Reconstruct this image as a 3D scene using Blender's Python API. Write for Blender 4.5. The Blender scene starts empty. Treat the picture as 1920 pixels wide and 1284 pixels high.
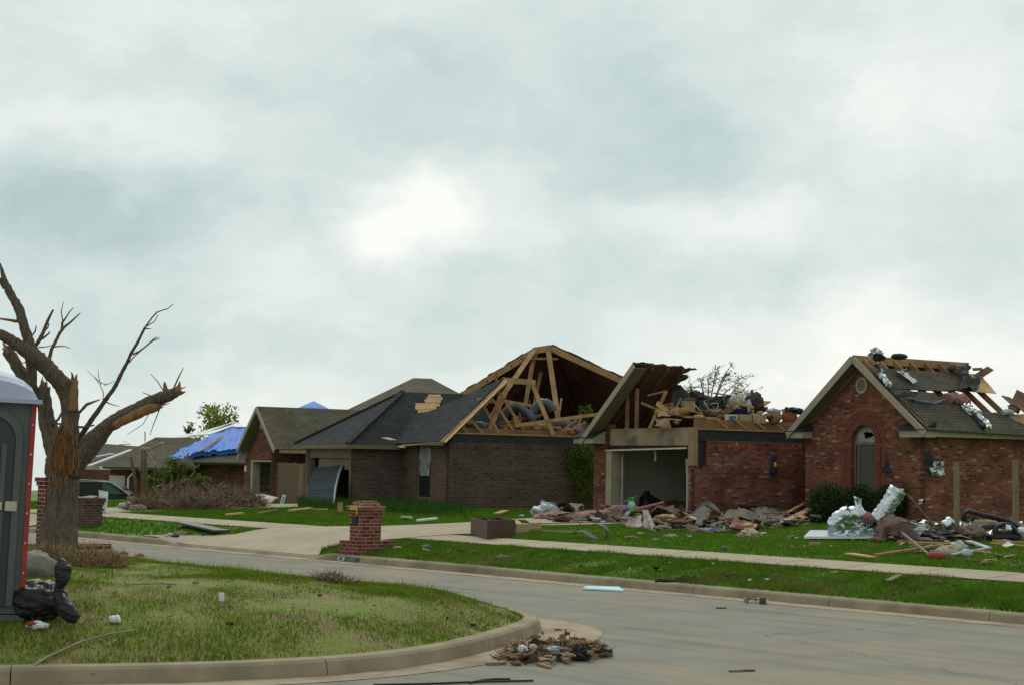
import bpy, math, random
import numpy as np
from mathutils import Vector as V, Matrix, noise as NZ
from mathutils.geometry import tessellate_polygon

# ------------------------------------------------------------------ camera
FPX = 3200.0; CAMH = 2.2
PITCH = math.atan(230/FPX); ROLL = math.radians(1.0)
_X = V((1, 0, 0)); _U0 = V((0, -math.sin(PITCH), math.cos(PITCH))); _FW = V((0, math.cos(PITCH), math.sin(PITCH)))
_R = math.cos(ROLL)*_X + math.sin(ROLL)*_U0
_U = math.cos(ROLL)*_U0 - math.sin(ROLL)*_X
C0 = V((0, 0, CAMH))
sc = bpy.context.scene
camd = bpy.data.cameras.new('camera'); cam = bpy.data.objects.new('camera', camd)
sc.collection.objects.link(cam); sc.camera = cam
camd.sensor_width = 36; camd.lens = FPX/1920*36; camd.clip_start = 0.1; camd.clip_end = 3000
cam.matrix_world = Matrix(((_R.x, _U.x, -_FW.x, C0.x), (_R.y, _U.y, -_FW.y, C0.y), (_R.z, _U.z, -_FW.z, C0.z), (0, 0, 0, 1)))

def ray(x, y): return _FW + _R*((x-960)/FPX) - _U*((y-642)/FPX)
def onz(x, y, z): d = ray(x, y); return C0 + d*((z-CAMH)/d.z)
def A(x, y, Y): d = ray(x, y); return C0 + d*(Y/d.y)
def onpl(x, y, p, n): d = ray(x, y); return C0 + d*((p-C0).dot(n)/d.dot(n))

# ------------------------------------------------------------------ world: overcast sky of broken cloud
world = bpy.data.worlds.new('World'); sc.world = world; world.use_nodes = True
SUN_EL, SUN_AZ = 48.0, -8.0          # degrees; azimuth from +Y towards +X
SKY_STRENGTH = 0.1
def build_sky():
    nt = world.node_tree; N = nt.nodes; L = nt.links; N.clear()
    out = N.new('ShaderNodeOutputWorld'); bg = N.new('ShaderNodeBackground'); bg.inputs[1].default_value = SKY_STRENGTH
    sky = N.new('ShaderNodeTexSky'); sky.sky_type = 'NISHITA'; sky.sun_disc = False
    sky.sun_elevation = math.radians(SUN_EL); sky.sun_rotation = math.radians(SUN_AZ)
    tc = N.new('ShaderNodeTexCoord')
    def vm(op, a, b=None):
        n = N.new('ShaderNodeVectorMath'); n.operation = op; L.new(a, n.inputs[0])
        if b is not None:
            if hasattr(b, 'is_linked'): L.new(b, n.inputs[1])
            else: n.inputs[1].default_value = b
        return n
    def ma(op, a, b, c=None):
        n = N.new('ShaderNodeMath'); n.operation = op
        for i, q in enumerate((a, b, c)):
            if q is None: continue
            if hasattr(q, 'is_linked'): L.new(q, n.inputs[i])
            else: n.inputs[i].default_value = q
        return n.outputs[0]
    dirv = tc.outputs['Generated']
    def nz(vec, scale, detail, rough):
        n = N.new('ShaderNodeTexNoise'); n.inputs['Scale'].default_value = scale; n.inputs['Detail'].default_value = detail
        n.inputs['Roughness'].default_value = rough; L.new(vec, n.inputs['Vector']); return n
    st = vm('MULTIPLY', dirv, (1, 1, 2.0)).outputs[0]
    warp = nz(st, 14, 4, .6)
    w1 = vm('SUBTRACT', warp.outputs['Color'], (.5, .5, .5)).outputs[0]
    w2 = vm('MULTIPLY', w1, (.075, .0, .065)).outputs[0]
    dw = vm('ADD', dirv, w2).outputs[0]
    big = nz(vm('MULTIPLY', dw, (1, 1, 1.7)).outputs[0], 7.5, 6, .55)
    fine = nz(vm('MULTIPLY', dw, (1, 1, 1.4)).outputs[0], 20, 5, .5)
    f = ma('MULTIPLY_ADD', ma('SUBTRACT', big.outputs['Fac'], .5), .50, .675)
    f = ma('MULTIPLY_ADD', ma('SUBTRACT', fine.outputs['Fac'], .5), .34, f)
    blobs = [(230, 385, 420, 130, -.34), (60, 430, 260, 110, -.16), (300, 235, 380, 70, .20), (900, 200, 700, 170, -.24), (250, 120, 380, 90, -.08), (60, 40, 320, 120, .06),
             (765, 415, 150, 110, .42), (720, 380, 330, 150, .12), (1330, 410, 210, 80, .26), (1150, 300, 420, 80, -.16),
             (1760, 190, 330, 150, .26), (1450, 390, 120, 60, .14), (1690, 690, 620, 190, .30), (1300, 530, 420, 70, -.12), (1780, 500, 300, 60, -.06),
             (150, 640, 420, 150, -.10), (520, 580, 400, 130, .08), (430, 650, 260, 60, -.1), (900, 600, 360, 80, .03), (700, 780, 900, 120, .16), (1500, 760, 900, 160, .12), (480, 470, 220, 60, .08)]
    for (px, py, rx, ry, amp) in blobs:
        c = ray(px, py).normalized()
        v = vm('SUBTRACT', dw, tuple(c)).outputs[0]
        v = vm('MULTIPLY', v, (FPX/rx, 1.0, FPX/ry))
        ln = N.new('ShaderNodeVectorMath'); ln.operation = 'LENGTH'; L.new(v.outputs[0], ln.inputs[0])
        mr = N.new('ShaderNodeMapRange'); mr.interpolation_type = 'SMOOTHSTEP'
        mr.inputs['From Min'].default_value = 0; mr.inputs['From Max'].default_value = 1.25
        mr.inputs['To Min'].default_value = amp*.72; mr.inputs['To Max'].default_value = 0
        L.new(ln.outputs['Value'], mr.inputs['Value'])
        f = ma('ADD', f, mr.outputs[0])
    cr = N.new('ShaderNodeValToRGB'); L.new(f, cr.inputs[0])
    e = cr.color_ramp.elements; e[0].position = .0; e[0].color = (.30, .405, .40, 1); e[1].position = 1.0; e[1].color = (.98, .99, .935, 1)
    for p, c in ((.28, (.41, .53, .52)), (.5, (.57, .685, .675)), (.75, (.765, .835, .80))):
        q = e.new(p); q.color = (*c, 1)
    scl = vm('SCALE', cr.outputs[0]); scl.inputs['Scale'].default_value = 1/SKY_STRENGTH
    mx = N.new('ShaderNodeMix'); mx.data_type = 'RGBA'; mx.inputs['Factor'].default_value = .96
    L.new(sky.outputs[0], mx.inputs[6]); L.new(scl.outputs[0], mx.inputs[7])
    L.new(mx.outputs[2], bg.inputs[0]); L.new(bg.outputs[0], out.inputs[0])
build_sky()
sund = bpy.data.lights.new('sun', 'SUN'); sund.energy = 1.4; sund.angle = math.radians(30); sund.color = (1, .96, .9)
sun = bpy.data.objects.new('sun', sund); sc.collection.objects.link(sun)
_sd = V((math.sin(math.radians(SUN_AZ))*math.cos(math.radians(SUN_EL)), math.cos(math.radians(SUN_AZ))*math.cos(math.radians(SUN_EL)), math.sin(math.radians(SUN_EL))))
sun.rotation_euler = (-_sd).to_track_quat('-Z', 'Y').to_euler()
sc.view_settings.view_transform = 'Standard'; sc.view_settings.look = 'None'
sc.view_settings.exposure = 0.0; sc.view_settings.gamma = 1.0

# ------------------------------------------------------------------ helpers
rnd = random.Random(7)
def tag(o, label=None, cat=None, group=None, kind=None):
    if label: o['label'] = label
    if cat: o['category'] = cat
    if group: o['group'] = group
    if kind: o['kind'] = kind
    return o
def link(o): sc.collection.objects.link(o); return o
def thing(name, loc, label, cat, group=None):
    o = link(bpy.data.objects.new(name, None)); o.location = loc; o.empty_display_size = .2
    return tag(o, label, cat, group)
def rootloc(p):
    while p.parent: p = p.parent
    return V(p.location)
def perp(d, up=V((0, 0, 1))):
    d = d.normalized()
    if abs(d.dot(up)) > .98: up = V((0, 1, 0))
    a = d.cross(up).normalized(); return a, a.cross(d).normalized()

class MB:
    def __init__(s): s.v = []; s.f = []; s.m = []; s.mi = 0
    def add(s, vs, fs):
        b = len(s.v); s.v.extend(vs)
        for f in fs: s.f.append([b+i for i in f]); s.m.append(s.mi)
        return s
    def quad(s, a, b, c, d): return s.add([a, b, c, d], [(0, 1, 2, 3)])
    def hexa(s, p):      # 8 points: bottom ring 0-3, top ring 4-7
        return s.add(p, [(3, 2, 1, 0), (4, 5, 6, 7), (0, 1, 5, 4), (1, 2, 6, 5), (2, 3, 7, 6), (3, 0, 4, 7)])
    def box(s, o, a, b, c):   # origin corner and three edge vectors
        o = V(o); a = V(a); b = V(b); c = V(c)
        if a.cross(b).dot(c) < 0: a, b = b, a
        return s.hexa([o, o+a, o+a+b, o+b, o+c, o+a+c, o+a+b+c, o+b+c])
    def cbox(s, c, sx, sy, sz, rz=0, tilt=(0, 0)):
        M = Matrix.Rotation(rz, 3, 'Z') @ Matrix.Rotation(tilt[0], 3, 'X') @ Matrix.Rotation(tilt[1], 3, 'Y')
        a = M @ V((sx, 0, 0)); b = M @ V((0, sy, 0)); cc = M @ V((0, 0, sz))
        return s.box(V(c)-a/2-b/2-cc/2, a, b, cc)
    def bar(s, p0, p1, w, h, up=V((0, 0, 1))):
        p0 = V(p0); p1 = V(p1); a, u = perp(p1-p0, up)
        return s.box(p0-a*w/2-u*h/2, a*w, u*h, p1-p0)
    def tube(s, pts, rad, n=8, cap=True, wob=0, seed=0, rib=0):
        pts = [V(p) for p in pts]
        if not hasattr(rad, '__len__'): rad = [rad]*len(pts)
        b = len(s.v); ref = None
        for i, p in enumerate(pts):
            d = (pts[min(i+1, len(pts)-1)]-pts[max(i-1, 0)]).normalized()
            if ref is None: ref, _ = perp(d)
            ref = (ref - d*ref.dot(d)).normalized(); w = d.cross(ref)
            for k in range(n):
                an = 2*math.pi*k/n; r = rad[i]*(1+(rib if i % 2 else -rib))
                q = p + (ref*math.cos(an)+w*math.sin(an))*r
                if wob: q = q + (q-p)*wob*NZ.noise(q*(1.2/max(rad[i], .02))+V((seed, 0, 0)))
                s.v.append(q)
        for i in range(len(pts)-1):
            for k in range(n):
                k2 = (k+1) % n; s.f.append([b+i*n+k, b+i*n+k2, b+(i+1)*n+k2, b+(i+1)*n+k]); s.m.append(s.mi)
        if cap:
            s.f.append([b+k for k in range(n)][::-1]); s.m.append(s.mi)
            s.f.append([b+(len(pts)-1)*n+k for k in range(n)]); s.m.append(s.mi)
        return s
    def poly(s, pts, n, th, holes=()):     # extruded polygon (may be concave) of thickness th along -n
        loops = [[V(p) for p in pts]]+[[V(p) for p in h] for h in holes]
        flat = [p for l in loops for p in l]; N_ = len(flat); n = V(n).normalized()
        tris = tessellate_polygon(loops)
        fs = []
        for t in tris:
            a, b, c = (flat[i] for i in t)
            if (b-a).cross(c-a).dot(n) < 0: t = (t[0], t[2], t[1])
            fs.append(tuple(t)); fs.append((t[2]+N_, t[1]+N_, t[0]+N_))
        vs = flat+[p-n*th for p in flat]; o = 0
        for li, l in enumerate(loops):
            ar = V((0, 0, 0))
            for i in range(len(l)): ar = ar + (l[i]-l[0]).cross(l[(i+1) % len(l)]-l[0])
            ccw = (ar.dot(n) > 0) == (li == 0)
            for i in range(len(l)):
                j = (i+1) % len(l); q = (o+i, o+j, o+j+N_, o+i+N_)
                fs.append(q[::-1] if ccw else q)
            o += len(l)
        return s.add(vs, fs)
    def sheet(s, c, nu, nv, amp, freq=1.5, seed=0, th=.01, sag=None):   # crumpled sheet between 4 corners
        a, b, d, e = [V(q) for q in c]; nrm = (b-a).cross(e-a).normalized()
        P = []
        for j in range(nv+1):
            for i in range(nu+1):
                u = i/nu; v = j/nv; p = a*(1-u)*(1-v)+b*u*(1-v)+d*u*v+e*(1-u)*v
                q = p*freq+V((seed*3.1, seed*1.7, 0))
                k = amp*(NZ.noise(q)+.5*NZ.noise(q*2.3))
                p = p+nrm*k+V((NZ.noise(q+V((9, 0, 0))), NZ.noise(q+V((0, 9, 0))), 0))*amp*.5
                if sag: p = p+V((0, 0, sag*(4*u*(1-u))*(4*v*(1-v))))
                P.append(p)
        W = nu+1; K = len(P); fs = []
        for j in range(nv):
            for i in range(nu):
                q = (j*W+i, j*W+i+1, (j+1)*W+i+1, (j+1)*W+i); fs.append(q); fs.append(tuple(x+K for x in q[::-1]))
        ring = [i for i in range(W)]+[j*W+nu for j in range(1, nv+1)]+[nv*W+i for i in range(nu-1, -1, -1)]+[j*W for j in range(nv-1, 0, -1)]
        for i in range(len(ring)):
            x, y = ring[i], ring[(i+1) % len(ring)]; fs.append((y, x, x+K, y+K))
        return s.add(P+[p-nrm*th for p in P], fs)
    def blob(s, c, r, amp=.2, freq=2.0, seed=0, nu=16, nv=10, flat=None):
        c = V(c); P = []
        for j in range(nv+1):
            th = math.pi*j/nv
            for i in range(nu):
                ph = 2*math.pi*i/nu; u = V((math.sin(th)*math.cos(ph), math.sin(th)*math.sin(ph), math.cos(th)))
                k = 1+amp*(NZ.noise(u*freq+V((seed, seed*.7, 0)))+.6*NZ.noise(u*freq*2.7+V((seed, 0, 3))))
                p = c+V((u.x*r[0], u.y*r[1], u.z*r[2]))*k
                if flat is not None and p.z < flat: p.z = flat
                P.append(p)
        fs = [(j*nu+i, (j+1)*nu+i, (j+1)*nu+(i+1) % nu, j*nu+(i+1) % nu) for j in range(nv) for i in range(nu)]
        return s.add(P, fs)
    def build(s, name, mats, parent=None, smooth=False, uv=True):
        me = bpy.data.meshes.new(name); off = rootloc(parent) if parent else V((0, 0, 0))
        me.from_pydata([tuple(V(p)-off) for p in s.v], [], s.f)
        if not isinstance(mats, (list, tuple)): mats = [mats]
        for m in mats: me.materials.append(m)
        if len(mats) > 1: me.polygons.foreach_set('material_index', s.m)
        if uv:
            ul = me.uv_layers.new(name='UVMap'); Z = V((0, 0, 1)); dat = np.zeros(len(me.loops)*2, dtype=np.float32)
            for p in me.polygons:
                n = p.normal
                if abs(n.z) > .985 or n.length < .1: t = V((1, 0, 0)); b = V((0, 1, 0))
                else: t = Z.cross(n).normalized(); b = n.cross(t)
                for li in p.loop_indices:
                    w = me.vertices[me.loops[li].vertex_index].co+off
                    dat[2*li] = w.dot(t); dat[2*li+1] = w.dot(b)
            ul.data.foreach_set('uv', dat)
        if smooth: me.polygons.foreach_set('use_smooth', [True]*len(me.polygons))
        me.update()
        o = link(bpy.data.objects.new(name, me))
        if parent: o.parent = parent
        return o

def jag(pts, segs, step=.14, amp=.05, seed=1):     # roughen chosen edges of a polygon
    r = random.Random(seed); out = []
    for i, p in enumerate(pts):
        p = V(p); q = V(pts[(i+1) % len(pts)]); out.append(p)
        if i in segs:
            L = (q-p).length; k = max(1, int(L/step)); a = (q-p).normalized()
            nn = pl_normal(pts); w = nn.cross(a)
            for j in range(1, k):
                out.append(p+(q-p)*(j/k)+w*r.uniform(-amp, amp)+a*r.uniform(-.3, .3)*step)
    return out
def pl_normal(pts):
    ar = V((0, 0, 0)); p0 = V(pts[0])
    for i in range(len(pts)): ar = ar+(V(pts[i])-p0).cross(V(pts[(i+1) % len(pts)])-p0)
    return ar.normalized()

# ------------------------------------------------------------------ materials
def newmat(name):
    m = bpy.data.materials.new(name); m.use_nodes = True; nt = m.node_tree
    return m, nt, nt.nodes, nt.links, nt.nodes['Principled BSDF']
def pm(name, c1, c2=None, scale=4.0, rough=.85, metal=0.0, bump=0.0, bdist=.03, bscale=None, detail=6, stretch=(1, 1, 1), lo=.35, hi=.65, spec=.3, c3=None, s3=1.0):
    m, nt, N, L, B = newmat(name)
    B.inputs['Roughness'].default_value = rough; B.inputs['Metallic'].default_value = metal; B.inputs['Specular IOR Level'].default_value = spec
    if c2 is None: c2 = tuple(x*.8 for x in c1)
    tc = N.new('ShaderNodeTexCoord'); mp = N.new('ShaderNodeMapping'); mp.inputs['Scale'].default_value = stretch
    L.new(tc.outputs['Object'], mp.inputs['Vector'])
    n = N.new('ShaderNodeTexNoise'); n.inputs['Scale'].default_value = scale; n.inputs['Detail'].default_value = detail; n.inputs['Roughness'].default_value = .62
    L.new(mp.outputs[0], n.inputs['Vector'])
    r = N.new('ShaderNodeMapRange'); r.inputs[1].default_value = lo; r.inputs[2].default_value = hi; L.new(n.outputs['Fac'], r.inputs[0])
    mx = N.new('ShaderNodeMix'); mx.data_type = 'RGBA'; mx.inputs[6].default_value = (*c1, 1); mx.inputs[7].default_value = (*c2, 1)
    L.new(r.outputs[0], mx.inputs[0]); col = mx.outputs[2]
    if c3:
        n3 = N.new('ShaderNodeTexNoise'); n3.inputs['Scale'].default_value = s3; n3.inputs['Detail'].default_value = 5; L.new(tc.outputs['Object'], n3.inputs['Vector'])
        r3 = N.new('ShaderNodeMapRange'); r3.inputs[1].default_value = .52; r3.inputs[2].default_value = .68; L.new(n3.outputs['Fac'], r3.inputs[0])
        m3 = N.new('ShaderNodeMix'); m3.data_type = 'RGBA'; m3.inputs[7].default_value = (*c3, 1); L.new(col, m3.inputs[6]); L.new(r3.outputs[0], m3.inputs[0]); col = m3.outputs[2]
    L.new(col, B.inputs['Base Color'])
    if bump:
        nb = N.new('ShaderNodeTexNoise'); nb.inputs['Scale'].default_value = bscale or scale*6; nb.inputs['Detail'].default_value = 5; L.new(mp.outputs[0], nb.inputs['Vector'])
        bp = N.new('ShaderNodeBump'); bp.inputs['Strength'].default_value = bump; bp.inputs['Distance'].default_value = bdist; L.new(nb.outputs['Fac'], bp.inputs['Height']); L.new(bp.outputs[0], B.inputs['Normal'])
    return m
def roadmat():
    m, nt, N, L, B = newmat('asphalt'); B.inputs['Roughness'].default_value = .95; B.inputs['Specular IOR Level'].default_value = .2
    tc = N.new('ShaderNodeTexCoord'); rot = N.new('ShaderNodeMapping'); rot.vector_type = 'POINT'; rot.inputs['Rotation'].default_value = (0, 0, math.radians(49)); L.new(tc.outputs['Object'], rot.inputs['Vector'])
    def noise(scale, st, det=5):
        mp = N.new('ShaderNodeMapping'); mp.inputs['Scale'].default_value = st; L.new(rot.outputs[0], mp.inputs['Vector']); n = N.new('ShaderNodeTexNoise'); n.inputs['Scale'].default_value = scale; n.inputs['Detail'].default_value = det; n.inputs['Roughness'].default_value = .65; L.new(mp.outputs[0], n.inputs['Vector']); return n
    def mix(col, c, n, lo, hi, amt=1, mode='MIX', sock='Fac'):
        r = N.new('ShaderNodeMapRange'); r.inputs[1].default_value = lo; r.inputs[2].default_value = hi; r.inputs[4].default_value = amt; L.new(n.outputs[sock], r.inputs[0])
        x = N.new('ShaderNodeMix'); x.data_type = 'RGBA'; x.blend_type = mode; x.inputs[7].default_value = (*c, 1); L.new(r.outputs[0], x.inputs[0])
        if hasattr(col, 'is_linked'): L.new(col, x.inputs[6])
        else: x.inputs[6].default_value = (*col, 1)
        return x.outputs[2]
    col = mix((.245, .230, .185), (.195, .185, .153), noise(.7, (1, 1, 1)), .35, .65)
    col = mix(col, (.30, .245, .165), noise(.16, (1, 1.5, 1)), .5, .62, .8)          # tan mud film
    col = mix(col, (.72, .70, .68), noise(1.2, (.12, 2.2, 1)), .5, .68, .8, 'MULTIPLY')   # tyre streaks along the street
    col = mix(col, (.62, .6, .58), noise(60, (1, 1, 1), 2), .55, .75, .7, 'MULTIPLY')    # aggregate
    w = N.new('ShaderNodeVectorMath'); w.operation = 'MULTIPLY_ADD'; w.inputs[1].default_value = (.9, .9, 0); L.new(noise(.8, (1, 1, 1)).outputs['Color'], w.inputs[0]); L.new(rot.outputs[0], w.inputs[2])
    v = N.new('ShaderNodeTexVoronoi'); v.feature = 'DISTANCE_TO_EDGE'; v.inputs['Scale'].default_value = .10; L.new(w.outputs[0], v.inputs['Vector'])
    col = mix(col, (.35, .33, .3), v, .0025, .0, .55, 'MULTIPLY', 'Distance')
    L.new(col, B.inputs['Base Color'])
    nb = noise(70, (1, 1, 1), 3); bp = N.new('ShaderNodeBump'); bp.inputs['Strength'].default_value = .3; bp.inputs['Distance'].default_value = .01; L.new(nb.outputs['Fac'], bp.inputs['Height']); L.new(bp.outputs[0], B.inputs['Normal'])
    return m
def brick(name, c1, c2, mortar, w=.21, h=.075, ms=.009, pale=None, pale_amt=.0, soldier=False, dark=.35, var=.55):
    m, nt, N, L, B = newmat(name); B.inputs['Roughness'].default_value = .9; B.inputs['Specular IOR Level'].default_value = .2
    tc = N.new('ShaderNodeTexCoord'); mp = N.new('ShaderNodeMapping'); L.new(tc.outputs['UV'], mp.inputs['Vector'])
    if soldier: mp.inputs['Rotation'].default_value = (0, 0, math.pi/2)
    b = N.new('ShaderNodeTexBrick'); b.inputs['Scale'].default_value = 1; b.inputs['Brick Width'].default_value = w; b.inputs['Row Height'].default_value = h
    b.inputs['Mortar Size'].default_value = ms; b.inputs['Mortar Smooth'].default_value = .3; b.inputs['Bias'].default_value = 0
    b.inputs['Color1'].default_value = (0, 0, 0, 1); b.inputs['Color2'].default_value = (1, 1, 1, 1); b.inputs['Mortar'].default_value = (.5, .5, .5, 1)
    L.new(mp.outputs[0], b.inputs['Vector'])
    cr = N.new('ShaderNodeValToRGB'); cr.color_ramp.interpolation = 'LINEAR'; L.new(b.outputs['Color'], cr.inputs[0]); el = cr.color_ramp.elements
    el[0].position = 0; el[0].color = (*[x*var for x in c2], 1); el[1].position = 1; el[1].color = (*(pale or c1), 1)
    for p_, c_ in ((.14, [x*(.4+.6*var) for x in c2]), (.22, c2), (.5, c1), (.78, c1), (.90, [x*1.12 for x in c1]), (.945, [(x+y)/2 for x, y in zip(pale or c1, c1)])): q_ = el.new(p_); q_.color = (*c_, 1)
    mm_ = N.new('ShaderNodeMix'); mm_.data_type = 'RGBA'; L.new(b.outputs['Fac'], mm_.inputs[0]); L.new(cr.outputs[0], mm_.inputs[6]); mm_.inputs[7].default_value = (*mortar, 1); col = mm_.outputs[2]
    def mixn(col, c, scale, lo, hi, st=(1, 1, 1), amt=1.0, mode='MIX'):
        mp2 = N.new('ShaderNodeMapping'); mp2.inputs['Scale'].default_value = st; L.new(tc.outputs['UV'], mp2.inputs['Vector'])
        n = N.new('ShaderNodeTexNoise'); n.inputs['Scale'].default_value = scale; n.inputs['Detail'].default_value = 3; L.new(mp2.outputs[0], n.inputs['Vector'])
        r = N.new('ShaderNodeMapRange'); r.inputs[1].default_value = lo; r.inputs[2].default_value = hi; r.inputs[4].default_value = amt; L.new(n.outputs['Fac'], r.inputs[0])
        x = N.new('ShaderNodeMix'); x.data_type = 'RGBA'; x.blend_type = mode; x.inputs[7].default_value = (*c, 1); L.new(col, x.inputs[6]); L.new(r.outputs[0], x.inputs[0]); return x.outputs[2]
    col = mixn(col, (dark, dark, dark), 1.1, .42, .66, (1, 1.6, 1), 1.0, 'MULTIPLY')
    col = mixn(col, (.45, .42, .45), 4.2, .55, .7, (1, 2.6, 1), .8, 'MULTIPLY')
    if pale: col = mixn(col, pale, 3.4, .66-pale_amt, .70-pale_amt, (1, 3.2, 1), .75)
    L.new(col, B.inputs['Base Color'])
    bp = N.new('ShaderNodeBump'); bp.inputs['Strength'].default_value = .5; bp.inputs['Distance'].default_value = .01; bp.invert = True
    L.new(b.outputs['Fac'], bp.inputs['Height']); L.new(bp.outputs[0], B.inputs['Normal'])
    return m
def shingle(name, c1, c2, gap, row=.14, w=.33):
    m, nt, N, L, B = newmat(name); B.inputs['Roughness'].default_value = .95; B.inputs['Specular IOR Level'].default_value = .15
    tc = N.new('ShaderNodeTexCoord')
    b = N.new('ShaderNodeTexBrick'); b.inputs['Scale'].default_value = 1; b.inputs['Brick Width'].default_value = w; b.inputs['Row Height'].default_value = row
    b.inputs['Mortar Size'].default_value = .012; b.inputs['Mortar Smooth'].default_value = .6
    b.inputs['Color1'].default_value = (*c1, 1); b.inputs['Color2'].default_value = (*c2, 1); b.inputs['Mortar'].default_value = (*gap, 1); L.new(tc.outputs['UV'], b.inputs['Vector'])
    n = N.new('ShaderNodeTexNoise'); n.inputs['Scale'].default_value = 1.3; n.inputs['Detail'].default_value = 6; n.inputs['Roughness'].default_value = .7; L.new(tc.outputs['UV'], n.inputs['Vector'])
    r = N.new('ShaderNodeMapRange'); r.inputs[1].default_value = .3; r.inputs[2].default_value = .7; r.inputs[3].default_value = .7; r.inputs[4].default_value = 1.3; L.new(n.outputs['Fac'], r.inputs[0])
    x = N.new('ShaderNodeVectorMath'); x.operation = 'SCALE'; L.new(b.outputs['Color'], x.inputs[0]); L.new(r.outputs[0], x.inputs['Scale'])
    L.new(x.outputs[0], B.inputs['Base Color'])
    n2 = N.new('ShaderNodeTexNoise'); n2.inputs['Scale'].default_value = 60; L.new(tc.outputs['UV'], n2.inputs['Vector'])
    ad = N.new('ShaderNodeMath'); ad.operation = 'MULTIPLY_ADD'; ad.inputs[1].default_value = -1; L.new(b.outputs['Fac'], ad.inputs[0]); L.new(n2.outputs['Fac'], ad.inputs[2])
    bp = N.new('ShaderNodeBump'); bp.inputs['Strength'].default_value = .6; bp.inputs['Distance'].default_value = .02; L.new(ad.outputs[0], bp.inputs['Height']); L.new(bp.outputs[0], B.inputs['Normal'])
    return m
def leafmat(name, c1, c2, scale=.6, trans=.35, up=.5, c3=None, s3=.5, lo3=.5, hi3=.65, fine=9):
    m, nt, N, L, B = newmat(name); B.inputs['Roughness'].default_value = .8; B.inputs['Specular IOR Level'].default_value = .15
    tc = N.new('ShaderNodeTexCoord')
    def nzs(s, lo, hi):
        n = N.new('ShaderNodeTexNoise'); n.inputs['Scale'].default_value = s; n.inputs['Detail'].default_value = 4; L.new(tc.outputs['Object'], n.inputs['Vector'])
        r = N.new('ShaderNodeMapRange'); r.inputs[1].default_value = lo; r.inputs[2].default_value = hi; L.new(n.outputs['Fac'], r.inputs[0]); return r.outputs[0]
    def mix(f, a, b):
        x = N.new('ShaderNodeMix'); x.data_type = 'RGBA'; L.new(f, x.inputs[0])
        for i, q in ((6, a), (7, b)):
            if hasattr(q, 'is_linked'): L.new(q, x.inputs[i])
            else: x.inputs[i].default_value = (*q, 1)
        return x.outputs[2]
    col = mix(nzs(scale, .35, .65), c1, c2)
    if c3: col = mix(nzs(s3, lo3, hi3), col, c3)
    hv = N.new('ShaderNodeMix'); hv.data_type = 'RGBA'; hv.blend_type = 'MULTIPLY'; hv.inputs[7].default_value = (.6, .62, .55, 1); L.new(col, hv.inputs[6]); L.new(nzs(fine, .4, .7), hv.inputs[0]); col = hv.outputs[2]
    L.new(col, B.inputs['Base Color'])
    tr = N.new('ShaderNodeBsdfTranslucent'); L.new(col, tr.inputs[0]); ms = N.new('ShaderNodeMixShader'); ms.inputs[0].default_value = trans
    g = N.new('ShaderNodeNewGeometry'); v = N.new('ShaderNodeVectorMath'); v.operation = 'MULTIPLY_ADD'; v.inputs[1].default_value = (1-up,)*3; v.inputs[2].default_value = (0, 0, up)
    L.new(g.outputs['Normal'], v.inputs[0]); nn = N.new('ShaderNodeVectorMath'); nn.operation = 'NORMALIZE'; L.new(v.outputs[0], nn.inputs[0])
    L.new(nn.outputs[0], B.inputs['Normal']); L.new(nn.outputs[0], tr.inputs['Normal'])
    L.new(B.outputs[0], ms.inputs[1]); L.new(tr.outputs[0], ms.inputs[2]); L.new(ms.outputs[0], N['Material Output'].inputs[0])
    return m
def glassmat(name, c=(.02, .025, .025), rough=.1):
    m, nt, N, L, B = newmat(name); B.inputs['Base Color'].default_value = (*c, 1); B.inputs['Roughness'].default_value = rough; B.inputs['Specular IOR Level'].default_value = .35
    return m

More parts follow.
